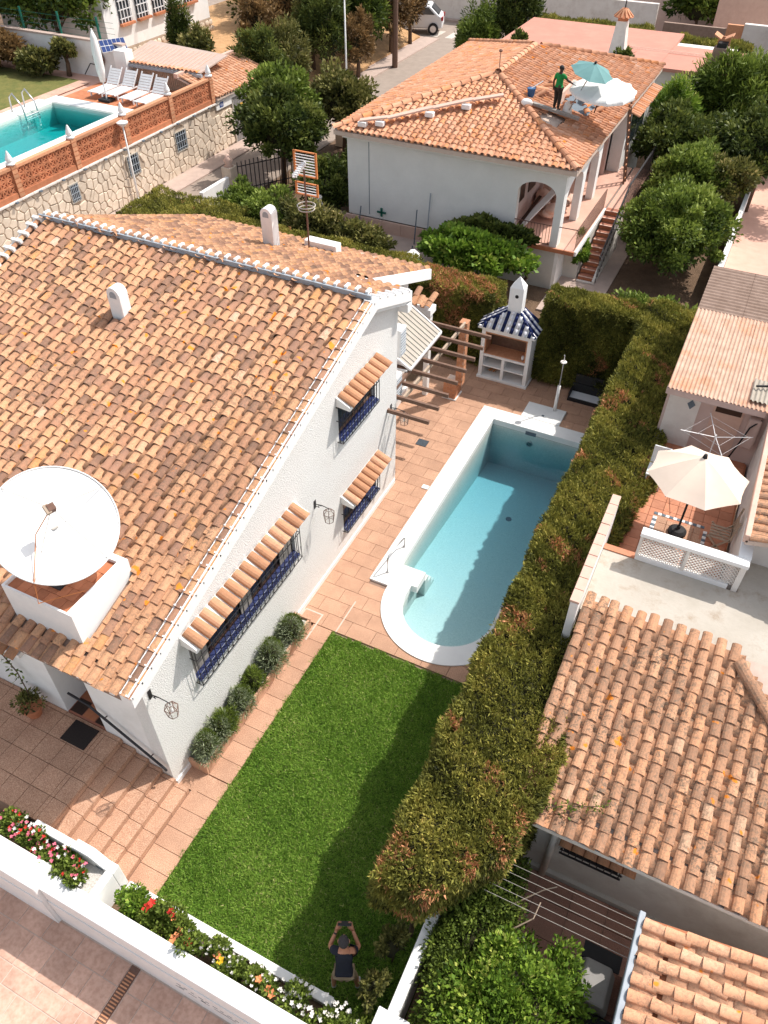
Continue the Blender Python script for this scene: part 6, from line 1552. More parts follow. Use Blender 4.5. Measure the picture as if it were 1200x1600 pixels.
# pink troughs laid on the front slope
tg = thing('mortar_trough', 'long row of pink half round troughs laid over blocks across the neighbour roof', 'trough', (-4, 18.9, 4))
pts_ = [(-5.95, 17.92), (-5.2, 18.22), (-4.1, 18.98), (-3.1, 19.62), (-2.3, 20.02)]
zq = lambda y: ZE+(y-Y0r)*S_
for (a, b), (c, d) in zip(pts_[:-1], pts_[1:]):
    MB().beam((a, b, zq(b)+.22), (c, d, zq(d)+.24), .22, .045).build('trough_section', 'trough', tg)
for (a, b) in ((-5.85, 17.95), (-5.35, 18.1), (-4.1, 18.85), (-3.2, 19.45)): MB().obox((a, b-.06, zq(b)+.13), (1, 0, 0), (0, 1, 0), (0, 0, 1), .13, .09, .07).build('support_block', 'white', tg, bevel=.02)
wv_ = thing('roof_vane', 'thin metal aerial rod on the front hip of the neighbour roof', 'aerial', (XR, Y0r+HW, ZA)); MB().tube([(XR+.05, Y0r+HW-.1, ZA), (XR+.05, Y0r+HW-.1, ZA+.65)], .012, 5).build('rod', 'rust', wv_); MB().lathe((XR+.05, Y0r+HW-.1, ZA+.62), [(.05, 0), (.06, .04), (.02, .07)], 8).build('cap', 'rust', wv_)
# raised paved yard at its foot
struct('raised_yard', MB().box(-8.2, -2.62, 15.9, FY0-.02, -.05, .62), 'pavement')
yp = thing('yard_plinth', 'pinkish plinth slabs along the foot of the neighbour wall', 'plinth', (-4, 17.9, .6))
for k in range(7): bx('plinth_slab', 'trough', yp, -7.2+k*.66, -6.55+k*.66, FY0-.09, FY0-.022, .60, 1.0)
tp = thing('garden_tap', 'dark cross shaped valve on the neighbour wall near its foot', 'valve', (-5.2, 17.95, 1.25)); MB().box(-5.42, -5.12, FY0-.05, FY0-.01, 1.22, 1.27).box(-5.30, -5.24, FY0-.05, FY0-.008, 1.12, 1.38).build('valve_body', 'greenpaint', tp)
for (x, y, z0, z1, lb_) in ((-3.95, 17.6, .62, 1.7, 'dark thin pole leaning by the neighbour wall'), (-3.65, 17.9, .95, 2.15, 'grey thin pole standing against the neighbour wall'), (-6.0, 17.85, .9, 1.35, 'short grey post against the neighbour wall')):
    t = thing('garden_pole', lb_, 'pole', (x, y, z0)); MB().tube([(x, y, z0), (x+.04, y+.05, z1)], .018, 6).build('pole', 'inkgrey' if z1 < 2 else 'greymetal', t)
an_ = thing('garden_anchor', 'small rusty pickaxe standing on the paving below the neighbour wall', 'tool', (-3.7, 16.9, .62)); MB().tube([(-3.7, 16.9, .64), (-3.72, 16.95, .9)], .02, 6).build('shaft', 'inkgrey', an_); MB().tube([(-3.85, 16.85, .72), (-3.7, 16.8, .64), (-3.52, 16.85, .72)], .025, 6).build('head', 'inkgrey', an_)
gb = thing('green_net_bag', 'bright green net bag lying beside the climbing vine', 'bag', (-2.9, 15.2, .6)); blob('bag_body', (-2.72, 14.9, 1.35), .28, .25, .22, 'greenplastic', gb, 4)
gb = thing('white_sack', 'white crumpled sack behind the green net bag', 'sack', (-3.1, 15.6, .6)); blob('sack_body', (-3.0, 15.35, 1.3), .24, .22, .28, 'whitefab', gb, 8)
pt_ = struct('garden_path', MB().box(.45, 2.05, 16.6, 26, -.055, -.01), 'pavement')

# vine on frame
t = thing('grape_vine', 'bright green vine spreading over a frame in front of the arched porch', 'vine', (-.7, 17, 0))
P, Nn, T = crownpts((-1.65, 16.5, 1.30), 1.45, .85, .50, 80, 17000, .28, -.3); leaves('crown', P, Nn, .15, 'leafbright', t, .75, T, .7)
P, Nn, T = crownpts((-1.5, 17.5, 1.55), 1.3, .4, .4, 40, 5000, .3, -.3); leaves('back_foliage', P, Nn, .15, 'leafdark', t, .75, T, .7)
blob('inner_foliage', (-1.65, 16.5, 1.2), 1.0, .55, .28, 'hedgecore', t, 2)
MB().tube([(-.22, 16.9, 0), (-.25, 16.9, .3), (-.05, 16.95, .7), (-.2, 16.9, 1.2)], [.07, .06, .05, .04], 8).build('trunk', 'darkwood', t, smooth=True)
tree('citrus_shrub', 'yellowish leafy shrub right of the aerial behind the low hedge strip', 'shrub', -4.9, 15.7, 0, 1.15, 1.0, .7, .75, 'leafolive', 9000, .12, 60, .04, cr=.28)
tree('citrus_shrub', 'yellowish leafy shrub left of the aerial behind the low hedge strip', 'shrub', -6.6, 15.9, 0, 1.25, 1.0, .7, .85, 'leafolive', 9000, .12, 60, .04, cr=.28)
tree('garden_shrub', 'green leafy shrub right of the tall rear chimney by the iron gate', 'shrub', -8.3, 16.4, 0, 1.1, .9, .8, .85, 'leafmid', 8000, .12, 50, .04, cr=.3)
tree('garden_shrub', 'mid green shrub beside the street hedge with pink blooms', 'shrub', -9.7, 16.9, 0, .9, .8, .8, .75, 'leafmid', 7000, .12, 50, .04, cr=.3)
tree('stair_plant', 'bright green climbing shrub between porch and garden stair', 'shrub', .85, 19.3, 0, .75, .22, .55, .55, 'leafbright', 4500, .10, 26, .03, cr=.35)
# right-hand garden trees
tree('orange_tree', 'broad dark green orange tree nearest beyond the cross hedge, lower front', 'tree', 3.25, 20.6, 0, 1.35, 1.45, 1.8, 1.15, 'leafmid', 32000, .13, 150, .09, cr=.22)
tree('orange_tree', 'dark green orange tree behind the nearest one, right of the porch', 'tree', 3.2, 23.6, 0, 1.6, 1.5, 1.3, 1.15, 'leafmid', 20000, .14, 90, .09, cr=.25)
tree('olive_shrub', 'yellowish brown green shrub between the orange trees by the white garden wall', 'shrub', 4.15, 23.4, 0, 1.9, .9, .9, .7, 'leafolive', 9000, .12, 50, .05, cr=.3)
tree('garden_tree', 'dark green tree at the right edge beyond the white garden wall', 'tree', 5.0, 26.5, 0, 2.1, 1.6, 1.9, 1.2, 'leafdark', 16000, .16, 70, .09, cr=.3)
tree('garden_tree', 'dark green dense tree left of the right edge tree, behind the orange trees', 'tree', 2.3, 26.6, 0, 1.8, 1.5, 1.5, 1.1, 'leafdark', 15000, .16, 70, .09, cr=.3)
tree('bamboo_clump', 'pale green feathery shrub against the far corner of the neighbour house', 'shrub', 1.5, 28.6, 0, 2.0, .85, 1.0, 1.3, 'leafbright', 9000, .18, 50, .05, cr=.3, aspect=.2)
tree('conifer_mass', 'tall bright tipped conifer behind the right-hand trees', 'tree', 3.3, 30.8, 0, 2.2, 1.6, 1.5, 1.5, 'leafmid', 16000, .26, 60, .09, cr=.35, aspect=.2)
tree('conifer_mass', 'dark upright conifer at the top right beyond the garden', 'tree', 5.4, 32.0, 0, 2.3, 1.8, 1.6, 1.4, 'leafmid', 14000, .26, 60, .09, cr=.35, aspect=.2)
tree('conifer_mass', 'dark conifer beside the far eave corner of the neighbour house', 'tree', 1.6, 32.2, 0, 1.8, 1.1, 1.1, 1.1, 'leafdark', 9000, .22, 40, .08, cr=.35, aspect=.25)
tree('garden_shrub', 'low green shrub behind the corner where the two clipped hedges meet', 'shrub', 3.7, 15.9, 0, .85, 1.2, .75, .55, 'leafmid', 8000, .12, 60, .03, cr=.3)
tree('flowering_shrub', 'pale grey green flowering shrub in the shade behind the cross hedge', 'shrub', 2.3, 15.8, 0, .85, .32, .32, .5, 'leafgrey', 1800, .10, 16, .02, cr=.4)
gw = thing('garden_wall_east', 'long narrow white garden wall running away along the right side of the trees', 'wall', (4.95, 24, 0)); bx('wall_body', 'white', gw, 4.85, 4.98, 15.0, 36, -.05, .95, .01)
struct('neighbour_drive', MB().box(4.99, 9.5, 13.5, 34, -.058, -.02), 'pinkfloor')
tree('bare_sapling', 'thin dry sapling with few yellow leaves beyond the corrugated roof', 'sapling', 5.75, 17.2, 0, .95, .30, .30, .5, 'leafbrown', 500, .09, 12, .015)

# ================================================================== street, stone wall and pool terrace on the left
WX = -15.0
struct('street', MB().box(-14.1, -11.6, -2, 43.5, -.058, -.012).box(-40, 12, 43.5, 47.6, -.058, -.014), 'asphalt')
sw = struct('sidewalk', MB().box(WX, -14.1, 6, 43.4, -.058, .05), 'pavement')
struct('sidewalk_bay', MB().box(-18.5, -15.02, 36.5, 43.4, -.058, .05), 'pavement')
for k in range(3): struct('road_marking', MB().box(-14.9+k*.95, -14.45+k*.95, 43.9, 45.3, -.010, -.006), 'roadpaint')
wst = thing('stone_wall', 'long crazy stone retaining wall with small barred windows and white frieze along the street', 'wall', (WX, 18, 0))
bx('mortar_core', 'stonejoint', wst, WX-.5, WX-.03, 6, 27.0, -.05, 1.80)
wins = [(14.66, 15.04, .98, 1.52), (17.52, 18.1, .86, 1.52), (20.25, 20.9, .84, 1.50)]; gar = (24.12, 25.45, -.1, 1.72)
def blocked(y, z, m=0):
    for a, b, c, d in wins+[gar]:
        if a-m < y < b+m and c-m < z < d+m: return True
    return y > 22.9 and z > 1.55
# Voronoi stones
cs = .285; gy0, gy1 = 9.5, 26.9; ny = int((gy1-gy0)/cs); nzc = int(1.80/cs)+1; pts = {}
for i in range(-1, ny+2):
    for j in range(-1, nzc+2): pts[(i, j)] = (gy0+(i+.5+R.uniform(-.42, .42))*cs, (j+.5+R.uniform(-.42, .42))*cs)
cells = []
for (i, j), c in pts.items():
    if i < 0 or j < 0 or i > ny or j > nzc: continue
    poly = [(c[0]-.4, max(c[1]-.4, .0)), (c[0]+.4, max(c[1]-.4, .0)), (c[0]+.4, min(c[1]+.4, 1.79)), (c[0]-.4, min(c[1]+.4, 1.79))]
    if poly[2][1] <= poly[0][1]: continue
    for di in range(-2, 3):
        for dj in range(-2, 3):
            q = pts.get((i+di, j+dj))
            if q is None or q == c: continue
            mx_, my_ = (c[0]+q[0])/2, (c[1]+q[1])/2; nx_, ny_ = q[0]-c[0], q[1]-c[1]; L_ = math.hypot(nx_, ny_); mx_ -= nx_/L_*.013; my_ -= ny_/L_*.013
            out = []
            for k in range(len(poly)):
                a, b = poly[k], poly[(k+1) % len(poly)]; da = (a[0]-mx_)*nx_+(a[1]-my_)*ny_; db = (b[0]-mx_)*nx_+(b[1]-my_)*ny_
                if da <= 0: out.append(a)
                if da*db < 0: s_ = da/(da-db); out.append((a[0]+(b[0]-a[0])*s_, a[1]+(b[1]-a[1])*s_))
            poly = out
            if len(poly) < 3: break
        if len(poly) < 3: break
    if len(poly) < 3: continue
    cyy = sum(a for a, b in poly)/len(poly); czz = sum(b for a, b in poly)/len(poly)
    if blocked(cyy, czz, .03) or any(blocked(a, b, -.08) for a, b in poly): continue
    cells.append((poly, cyy, czz))
cells.sort(key=lambda q: (Vector((WX, q[1], q[2]))-CAMLOC).length)
rest = MB()
for k, (poly, a, b) in enumerate(cells):
    t_ = R.uniform(.0, .03)
    m = MB() if k < 300 else rest
    inn = [(a+(y-a)*.88, b+(z-b)*.88) for y, z in poly]; n = len(poly)
    m.add([(WX-.03, y, z) for y, z in poly]+[(WX-.022+t_*.2, y, z) for y, z in poly]+[(WX-.006+t_*.6, y, z) for y, z in inn], [(i, (i+1) % n, n+(i+1) % n, n+i) for i in range(n)]+[(n+i, n+(i+1) % n, 2*n+(i+1) % n, 2*n+i) for i in range(n)]+[tuple(range(2*n, 3*n))])
    if k < 300: m.build('stone', 'stone', wst)
if rest.v: rest.build('stones', 'stone', wst, kind='stuff')
for i, (a, b, c, d) in enumerate(wins):
    f = MB().box(WX-.028, WX+.03, a-.03, b+.03, c-.03, c).box(WX-.028, WX+.03, a-.03, b+.03, d, d+.03).box(WX-.028, WX+.03, a-.03, a, c, d).box(WX-.028, WX+.03, b, b+.03, c, d).build('window', 'concrete', wst)
    bx('pane', 'glass', f, WX-.028, WX-.02, a, b, c, d)
    nb = 5
    for k in range(nb): bx('bar', 'greymetal', f, WX+.02, WX+.04, a+(b-a)*(k+.5)/nb-.012, a+(b-a)*(k+.5)/nb+.012, c, d)
    for k in range(3): bx('cross_bar', 'greymetal', f, WX+.041, WX+.05, a, b, c+(d-c)*(k+.5)/3-.01, c+(d-c)*(k+.5)/3+.01)
bx('white_frieze', 'white', wst, WX-.028, WX+.02, 23.0, 24.10, 1.56, 1.98); bx('white_frieze', 'white', wst, WX-.028, WX+.021, 24.10, 26.9, 1.76, 1.98)
gd = MB().box(WX-.10, WX-.03+.012, gar[0], gar[1], -.02, gar[3]).build('garage_door', 'garage', wst)
for k in range(11): bx('door_rib', 'garage', gd, WX-.018, WX-.010, gar[0]+.03+k*.12, gar[0]+.12+k*.12, .02, gar[3]-.02)
bx('door_frame', 'concrete', wst, WX-.028, WX+.02, gar[0]-.07, gar[0]-.001, 0, 1.755); bx('door_frame', 'concrete', wst, WX-.028, WX+.02, gar[1]+.001, gar[1]+.1, 0, 1.755)
bx('notice', 'notice', gd, WX-.009, WX-.005, 24.62, 24.86, 1.05, 1.42); bx('notice_text', 'pinkwall', gd, WX-.004, WX-.002, 24.66, 24.82, 1.16, 1.3)
ns_ = thing('street_number_plaque', 'small blue and white tile plaque on the white frieze left of the garage door', 'plaque', (WX, 23.3, 1.7)); bx('tile_plate', 'ink', ns_, WX+.022, WX+.03, 23.22, 23.46, 1.62, 1.80); bx('tile_plate', 'whiteglaze', ns_, WX+.022, WX+.03, 23.28, 23.50, 1.81, 1.90); bx('number_mark', 'whiteglaze', ns_, WX+.031, WX+.033, 23.28, 23.31, 1.66, 1.76); bx('number_mark', 'whiteglaze', ns_, WX+.031, WX+.033, 23.36, 23.39, 1.66, 1.76)
nm = thing('name_tiles', 'row of small faded tile letters on the white frieze above the garage door', 'house name', (WX, 24.7, 1.85))
for k, q in enumerate((24.30, 24.38, 24.46, 24.54, 24.72, 24.80, 24.98, 25.06, 25.14, 25.22)): bx('letter_tile', 'greymetal', nm, WX+.022, WX+.028, q, q+.06, 1.82, 1.92)
# coping blocks on the stone wall
for k in range(34):
    y = 6.2+k*.5
    if y < 22.8: bx('coping_slab', 'oldwhite', wst, WX-.18, WX+.07, y, y+.49, 1.802, 1.86, .006)
for k in range(17):
    y = 6.4+k*1.0
    if y < 22.6: bx('drip_spout', 'inkgrey', wst, WX+.071, WX+.14, y, y+.10, 1.80, 1.84)
# terracotta block fence
fn = thing('terracotta_fence', 'terracotta openwork block balustrade with piers on top of the stone wall', 'fence', (WX, 18, 1.86))
zf0, zf1 = 1.862, 2.80; piers = [10.25, 12.78, 15.32, 17.84, 20.34, 22.86]
for y in piers:
    bx('pier', 'terra', fn, WX-.16, WX+.04, y-.11, y+.11, zf0, zf1+.02, .008)
    for k in range(7): bx('pier_brick', 'brick', fn, WX+.041, WX+.048, y-.10, y+.10, zf0+.03+k*.135, zf0+.135+k*.135)
proto = None
for a, b in zip(piers[:-1], piers[1:]):
    bx('bottom_rail', 'terra', fn, WX-.12, WX+.02, a+.111, b-.111, zf0, zf0+.17, .006); bx('top_rail', 'brick', fn, WX-.14, WX+.03, a+.111, b-.111, zf1-.11, zf1-.02, .006)
    n = 9; w_ = (b-a-.222)/n; h_ = (zf1-.11-zf0-.17)/3
    for i in range(n):
        for j in range(3):
            y = a+.111+(i+.5)*w_; z = zf0+.17+(j+.5)*h_
            if proto is None:
                m = MB(); hw, hh, d_ = w_/2-.003, h_/2-.003, .045
                m.box(-d_, d_, -hw, hw, -hh, -hh+.022).box(-d_, d_, -hw, hw, hh-.022, hh).box(-d_, d_, -hw, -hw+.02, -hh+.022, hh-.022).box(-d_, d_, hw-.02, hw, -hh+.022, hh-.022)
                for s_ in (-1, 1): m.beam((0, -hw+.015, -s_*(hh-.015)), (0, hw-.015, s_*(hh-.015)), .028, .085-.004*(s_ > 0), (1, 0, 0))
                o = m.build('openwork_block', 'terra', local=True); proto = o.data; o.parent = fn
            else:
                o = bpy.data.objects.new('openwork_block', proto); COL.objects.link(o); o.parent = fn
            o.location = Vector((WX-.05, y, z))-org(fn)
for i, y in enumerate(piers[1:]):
    t = thing('fence_finial', ['', '']and ['white pointed finial on the pier nearest the left edge', 'white pointed finial on the second visible pier from the left', 'white pointed finial on the middle pier behind the street lamp', 'white pointed finial on the fourth pier in front of the loungers', 'white pointed finial on the last pier by the garage roof'][i], 'finial', (WX-.06, y, zf1+.02), 'white finials on the fence piers')
    MB().lathe((WX-.06, y, zf1+.021), [(.14, 0), (.14, .04), (.07, .07), (.11, .12), (.10, .18), (.03, .36), (.005, .40)], 14).build('cone', 'white', t, smooth=False)
# street lamp standing on the sidewalk
def lamp(x, y, h, label, z=0, arm=0, r=.045):
    t = thing('street_lamp', label, 'street lamp', (x, y, z))
    MB().tube([(x, y, z), (x, y, z+h*.4), (x, y, z+h)], [r, r*.8, r*.6], 10).build('pole', 'white', t, smooth=True); MB().lathe((x, y, z), [(.09, 0), (.09, .1), (.05, .16)], 10).build('foot', 'white', t)
    MB().lathe((x, y, z+h-.02), [(.03, 0), (.09, .05), (.19, .13), (.20, .17), (.06, .22)], 16).build('lamp_head', 'whitemetal', t); MB().lathe((x, y, z+h+.03), [(.05, 0), (.12, .07), (.05, .08)], 12).build('lamp_glass', 'lampglass', t)
lamp(-14.85, 17.54, 2.55, 'white street lamp standing on the sidewalk in front of the terracotta fence')
lamp(-13.2, 30.5, 4.3, 'white street lamp rising out of the trees at the top centre', 0, r=.05)
t = thing('utility_pole', 'tall rusty brown utility pole beside the street at the top centre', 'utility pole', (-13.95, 37.2, 0)); MB().tube([(-13.95, 37.2, 0), (-13.95, 37.2, 7.2)], [.15, .11], 10).build('pole', 'rustpole', t) if 'rustpole' in MT else MB().tube([(-13.95, 37.2, 0), (-13.95, 37.2, 7.2)], [.15, .11], 10).build('pole', 'wood', t)
# terrace of the upper pool
struct('upper_terrace', MB().box(-21.9, WX-.51, 6, 20.62, .2, 1.0).box(-60, -21.0, 6, 24.3, .2, 1.77).box(-21.0, WX-.51, 20.6, 24.3, .2, 1.77).box(-17.2, WX-.51, 6, 20.6, 1.0, 1.77), 'pinkfloor')
lwn = struct('upper_lawn', MB().box(-40, -21.9, 8, 23.1, 1.772, 1.80), 'lawnfar')
up = thing('upper_pool', 'bright turquoise rectangular pool with white coping above the stone wall', 'swimming pool', (-19.3, 16, 1.8))
bx('coping', 'coping', up, -17.75, -17.05, 6, 20.98, 1.70, 1.83); bx('coping', 'coping', up, -21.3, -17.751, 20.35, 20.98, 1.70, 1.83); bx('coping', 'coping', up, -21.6, -20.9, 6, 20.349, 1.70, 1.829)
bx('basin_wall', 'pool', up, -17.80, -17.755, 6, 20.3, 1.02, 1.8); bx('basin_wall', 'pool', up, -20.9, -17.81, 20.3, 20.345, 1.02, 1.8); bx('basin_floor', 'pool', up, -20.9, -17.81, 6, 20.29, 1.0, 1.03); bx('basin_wall', 'pool', up, -20.899, -20.86, 6, 20.29, 1.031, 1.8)
bx('water', 'water2', up, -20.85, -17.82, 6.1, 20.28, 1.032, 1.72)
st2 = slabgrid(lwn, 'terrace_tile', 'terra', -21.0, WX-.55, 21.0, 24.2, .5, .5, 1.80, th=.025); emit(st2)
ls = slabgrid(lwn, 'terrace_tile', 'pinkslab', -21.9, -21.3, 9, 23, .6, .6, 1.825, th=.02); slabgrid(lwn, 'terrace_tile', 'terra', -17.05, -15.6, 11, 21, .5, .5, 1.80, th=.025, out=ls); emit(ls)
hd = thing('pool_ladder', 'pair of curved steel rails of the upper pool ladder', 'pool ladder', (-21, 19.3, 1.83))
for yy in (18.7, 19.35): MB().tube([(-21.35, yy, 1.83), (-21.3, yy, 2.35), (-21.1, yy, 2.5), (-20.75, yy, 2.1), (-20.7, yy, 1.5)], .03, 8).build('rail', 'steel', hd, smooth=True)
for zz in (1.6, 1.75): MB().tube([(-20.7, 18.7, zz), (-20.7, 19.35, zz)], .025, 6).build('rung', 'steel', hd)
def lounger(x, y, label, first=None):
    if first is None:
        t = thing('sun_lounger', label, 'sun lounger', (0, 0, 0), 'sun loungers by the upper pool')
        W, L = .30, 1.15
        for k in range(9): bx('seat_slat', 'whitemetal', t, -W, W, -L+k*.13, -L+k*.13+.115, .28, .31)
        for k in range(6):
            a = k*.13; MB().obox((0, .06+a*.55+.03, .32+a*.83+.05), (1, 0, 0), (0, .55, .83), (0, -.83, .55), W, .055, .015).build('back_slat', 'whitemetal', t)
        for sx in (-1, 1): MB().beam((sx*W, -L, .26), (sx*W, .35, .26), .04, .05).build('side_rail', 'whitemetal', t); MB().beam((sx*W, .05, .27), (sx*W, .55, 1.05), .04, .04).build('back_rail', 'whitemetal', t)
        for sx in (-1, 1):
            for yy in (-L+.15, .28): bx('leg', 'whitemetal', t, sx*W-.025, sx*W+.025, yy, yy+.05, 0, .25)
    else: t = copy_tree(first)
    t['label'] = label; t.location = (x, y, 1.826); t.scale = (.92, .95, .74); return t
lg = lounger(-19.7, 22.5, 'white slatted sun lounger, first from the left, beside the closed parasol')
lounger(-18.95, 22.55, 'white slatted sun lounger, second from the left of the row of four', lg)
lounger(-18.05, 22.4, 'white slatted sun lounger, third from the left of the row of four', lg)
lounger(-17.25, 22.3, 'white slatted sun lounger, last on the right, nearest the shed wall', lg)
ps = thing('closed_parasol', 'tall closed white parasol on a dark square base beside the loungers', 'parasol', (-19.04, 21.4, 1.826))
bx('base', 'black', ps, -19.32, -18.78, 21.2, 21.6, 1.827, 1.9); MB().tube([(-19.04, 21.4, 1.9), (-19.04, 21.4, 4.3)], .03, 8).build('pole', 'whitemetal', ps)
MB().tube([(-19.04, 21.4, 2.5), (-19.03, 21.4, 2.9), (-19.04, 21.4, 3.5), (-19.04, 21.4, 4.0), (-19.04, 21.4, 4.25)], [.10, .16, .17, .12, .03], 10).build('furled_canopy', 'whitefab', ps, smooth=True)
gw2 = thing('upper_garden_wall', 'white garden wall behind the upper pool lawn with reel and hose', 'wall', (-24, 24, 1.8))
bx('wall_body', 'white', gw2, -38, -20.0, 23.9, 24.1, 1.7, 3.1); bx('wall_cap', 'pavement', gw2, -38, -19.98, 23.87, 24.13, 3.101, 3.16); bx('chimney_block', 'white', gw2, -20.1, -19.5, 23.4, 23.89, 1.78, 3.05)
hs = thing('hose_reel', 'round red and white hose reel hanging on the upper garden wall', 'hose reel', (-21.4, 23.8, 2.5))
for r_ in (.10, .2, .28): MB().tube([(-21.35+r_*math.cos(a), 23.82, 2.52+r_*math.sin(a)) for a in np.linspace(0, 6.283, 20)], .03, 6).build('hose_coil', 'rust', hs)
for k in range(6): a = k*math.pi/3; MB().tube([(-21.35, 23.84, 2.52), (-21.35+.28*math.cos(a), 23.84, 2.52+.28*math.sin(a))], .02, 5).build('spoke', 'whitemetal', hs)
MB().tube([(-21.35, 23.8, 2.25), (-21.8, 23.75, 2.3), (-22.2, 23.7, 1.85)], .02, 6).build('hose', 'black', hs)
fg = thing('green_mesh_fence', 'green metal mesh fence with posts above the upper garden wall', 'fence', (-25, 24.2, 3.1))
for k in range(7): bx('post', 'greenpaint', fg, -34+k*2.1, -33.93+k*2.1, 24.15, 24.22, 3.1, 3.95)
for k in range(4): MB().tube([(-34, 24.18, 3.2+k*.2), (-20.5, 24.18, 3.2+k*.2)], .006, 4).build('wire', 'greenpaint', fg)
sp_ = thing('solar_panel', 'small tilted blue solar panel beside the closed parasol', 'solar panel', (-19.6, 24.3, 3.4))
A_ = [Vector(v) for v in ((-20.55, 23.3, 2.9), (-20.0, 24.2, 2.9), (-20.35, 24.45, 3.25), (-20.9, 23.55, 3.25))]; nn_ = (A_[1]-A_[0]).cross(A_[3]-A_[0]).normalized()
MB().prism(A_, nn_*.04).build('frame', 'whitemetal', sp_)
for i in range(6):
    for j in range(2):
        g_ = lambda u_, v_: (A_[0].lerp(A_[1], u_)).lerp(A_[3].lerp(A_[2], u_), v_)
        MB().prism([g_((i+.06)/6, (j+.06)/2), g_((i+.94)/6, (j+.06)/2), g_((i+.94)/6, (j+.94)/2), g_((i+.06)/6, (j+.94)/2)], nn_*(.05 if nn_.z > 0 else -.05)).build('solar_cell', 'solar', sp_)
# shed behind the loungers and garage roof
sd_ = thing('pool_shed', 'long low shed with bamboo clad wall and pale sheet roof behind the loungers', 'shed', (-17.5, 24, 1.8))
bx('wall', 'paletimber', sd_, -19.4, -16.75, 23.7, 23.8, 1.8, 2.58); bx('gutter', 'greymetal', sd_, -19.9, -15.9, 23.50, 23.60, 2.50, 2.60)
for k in range(26): bx('cane', 'paletimber', sd_, -19.38+k*.1, -19.30+k*.1, 23.68, 23.699, 1.8, 2.56)
m = MB(); m.prism([(-20.0, 23.6, 2.60), (-16.0, 23.6, 2.60), (-15.9, 25.4, 2.85), (-20.0, 25.7, 2.9)], (0, 0, .05)); m.build('roof_sheet', 'pavement', sd_)
for k in range(17): MB().beam((-19.9+k*.22, 23.62, 2.665), (-19.9+k*.22, 25.3, 2.90), .05, .03).build('roof_batten', 'trough', sd_)
sdt = Tiles(sd_)
for k in range(19):
    mm_ = Matrix.Rotation(0, 4, 'Z'); mm_.translation = Vector((-19.8+k*.2, 23.52, 2.64)); sdt.one(mm_, 'tilefar', .08, .3)
sdt.done()
gr_ = thing('garage_roof', 'small clay tile roof sloping over the garage at the end of the terracotta fence', 'roof', (-15.5, 24.8, 2))
m = MB(); m.prism([(WX+.12, 23.0, 1.99), (-16.7, 23.0, 2.55), (-16.7, 26.95, 2.55), (WX+.12, 26.95, 1.99)], (0, 0, -.06)); m.build('roof', 'joint', gr_)
tt = Tiles(gr_); tt.slope((WX+.14, 23.0, 2.02), (0, 1, 0), (-1, 0, .31), (.31, 0, 1), 3.95, 1.75, 'tileclean', w=.19, e=.22); tt.done()
bx('ridge_board', 'trough', gr_, -16.85, -16.68, 23.0, 26.95, 2.5, 2.66)
bx('side_wall', 'oldwhite', gr_, -16.7, WX-.031, 26.75, 27.0, -.05, 1.95)

# ================================================================== background
hb = thing('white_villa', 'white villa with tall barred windows on a stone base at the top left', 'house', (-26, 32, 0))
bx('wall', 'white', hb, -30, -23.6, 27.0, 34.8, 1.8, 6.5); bx('stone_base', 'stonejoint', hb, -30, -23.57, 27.0, 34.8, .8, 1.79)
for k in range(22):
    for j in range(2): blob('base_stone', (-23.56, 27.2+k*.36+R.uniform(-.05, .05), 1.3+j*.28), .03, .17, .13, 'stone', hb, k)
dv = Vector((0, 1, 0)); nv = Vector((1, 0, 0))
for k in range(5):
    c = Vector((-23.58, 28.4+k*1.22, 3.5))
    f = MB().obox(c, dv, nv, (0, 0, 1), .42, .03, .72).build('window', 'glass', hb)
    for q in range(4): MB().obox(c+dv*(-.33+q*.22)+nv*.05, dv, nv, (0, 0, 1), .02, .015, .72).build('bar', 'whitemetal', f)
    for q in range(4): MB().obox(c+Vector((0, 0, -.55+q*.35))+nv*.05, dv, nv, (0, 0, 1), .42, .012, .02).build('cross_bar', 'whitemetal', f)
    MB().obox(c+Vector((0, 0, -.78))+nv*.08, dv, nv, (0, 0, 1), .46, .1, .05).build('sill', 'terra', f)
struct('dry_field', MB().prism([(-15.15, 27.1, -.05), (-15.15, 27.1, .12), (-17.6, 27.1, .75), (-19.5, 27.1, 1.15), (-27, 27.1, 1.2), (-27, 27.1, -.05)], (0, 16, 0)), 'drygrass')
def gtree(i, x, y, zc, rx, ry, rz, mat, nl, size, label, **k):
    return tree(k.pop('name', 'tree'), label, k.pop('cat', 'tree'), x, y, k.pop('z0', 0), zc, rx, ry, rz, mat, nl, size, k.pop('ncl', 60), .12, cr=k.pop('cr', .3), **k)
gtree(0, -11.0, 21.3, 1.9, 1.5, 1.4, 1.2, 'leafdark', 20000, .17, 'big dark mango like tree at the left corner of the neighbour house', ncl=90, cr=.26)
gtree(0, -12.3, 23.6, 2.1, 1.3, 1.3, 1.1, 'leafmid', 13000, .17, 'round green tree left behind the big dark tree by the street')
gtree(0, -10.6, 25.4, 1.7, 1.2, 1.3, 1.1, 'leafolive', 11000, .17, 'yellow tipped green tree behind the corner of the neighbour house')
gtree(0, -15.9, 27.7, 1.9, 1.1, 1.0, 1.5, 'leafdark', 11000, .18, 'dark green cypress like bush behind the garage, left of the street lamp', aspect=.25)
gtree(0, -15.8, 29.8, 1.7, .9, 1.0, 1.5, 'leafolive', 8000, .18, 'olive green conifer behind the garage at the field edge', aspect=.25)
gtree(0, -16.6, 33.4, 2.4, 1.0, 1.1, 2.2, 'leafolive', 7000, .2, 'thin brownish conifer at the top centre left of the street lamp', aspect=.22)
gtree(0, -15.7, 33.0, 2.2, 1.1, 1.3, 2.2, 'leafdark', 12000, .22, 'dark green conifer directly behind the tall street lamp', aspect=.25)
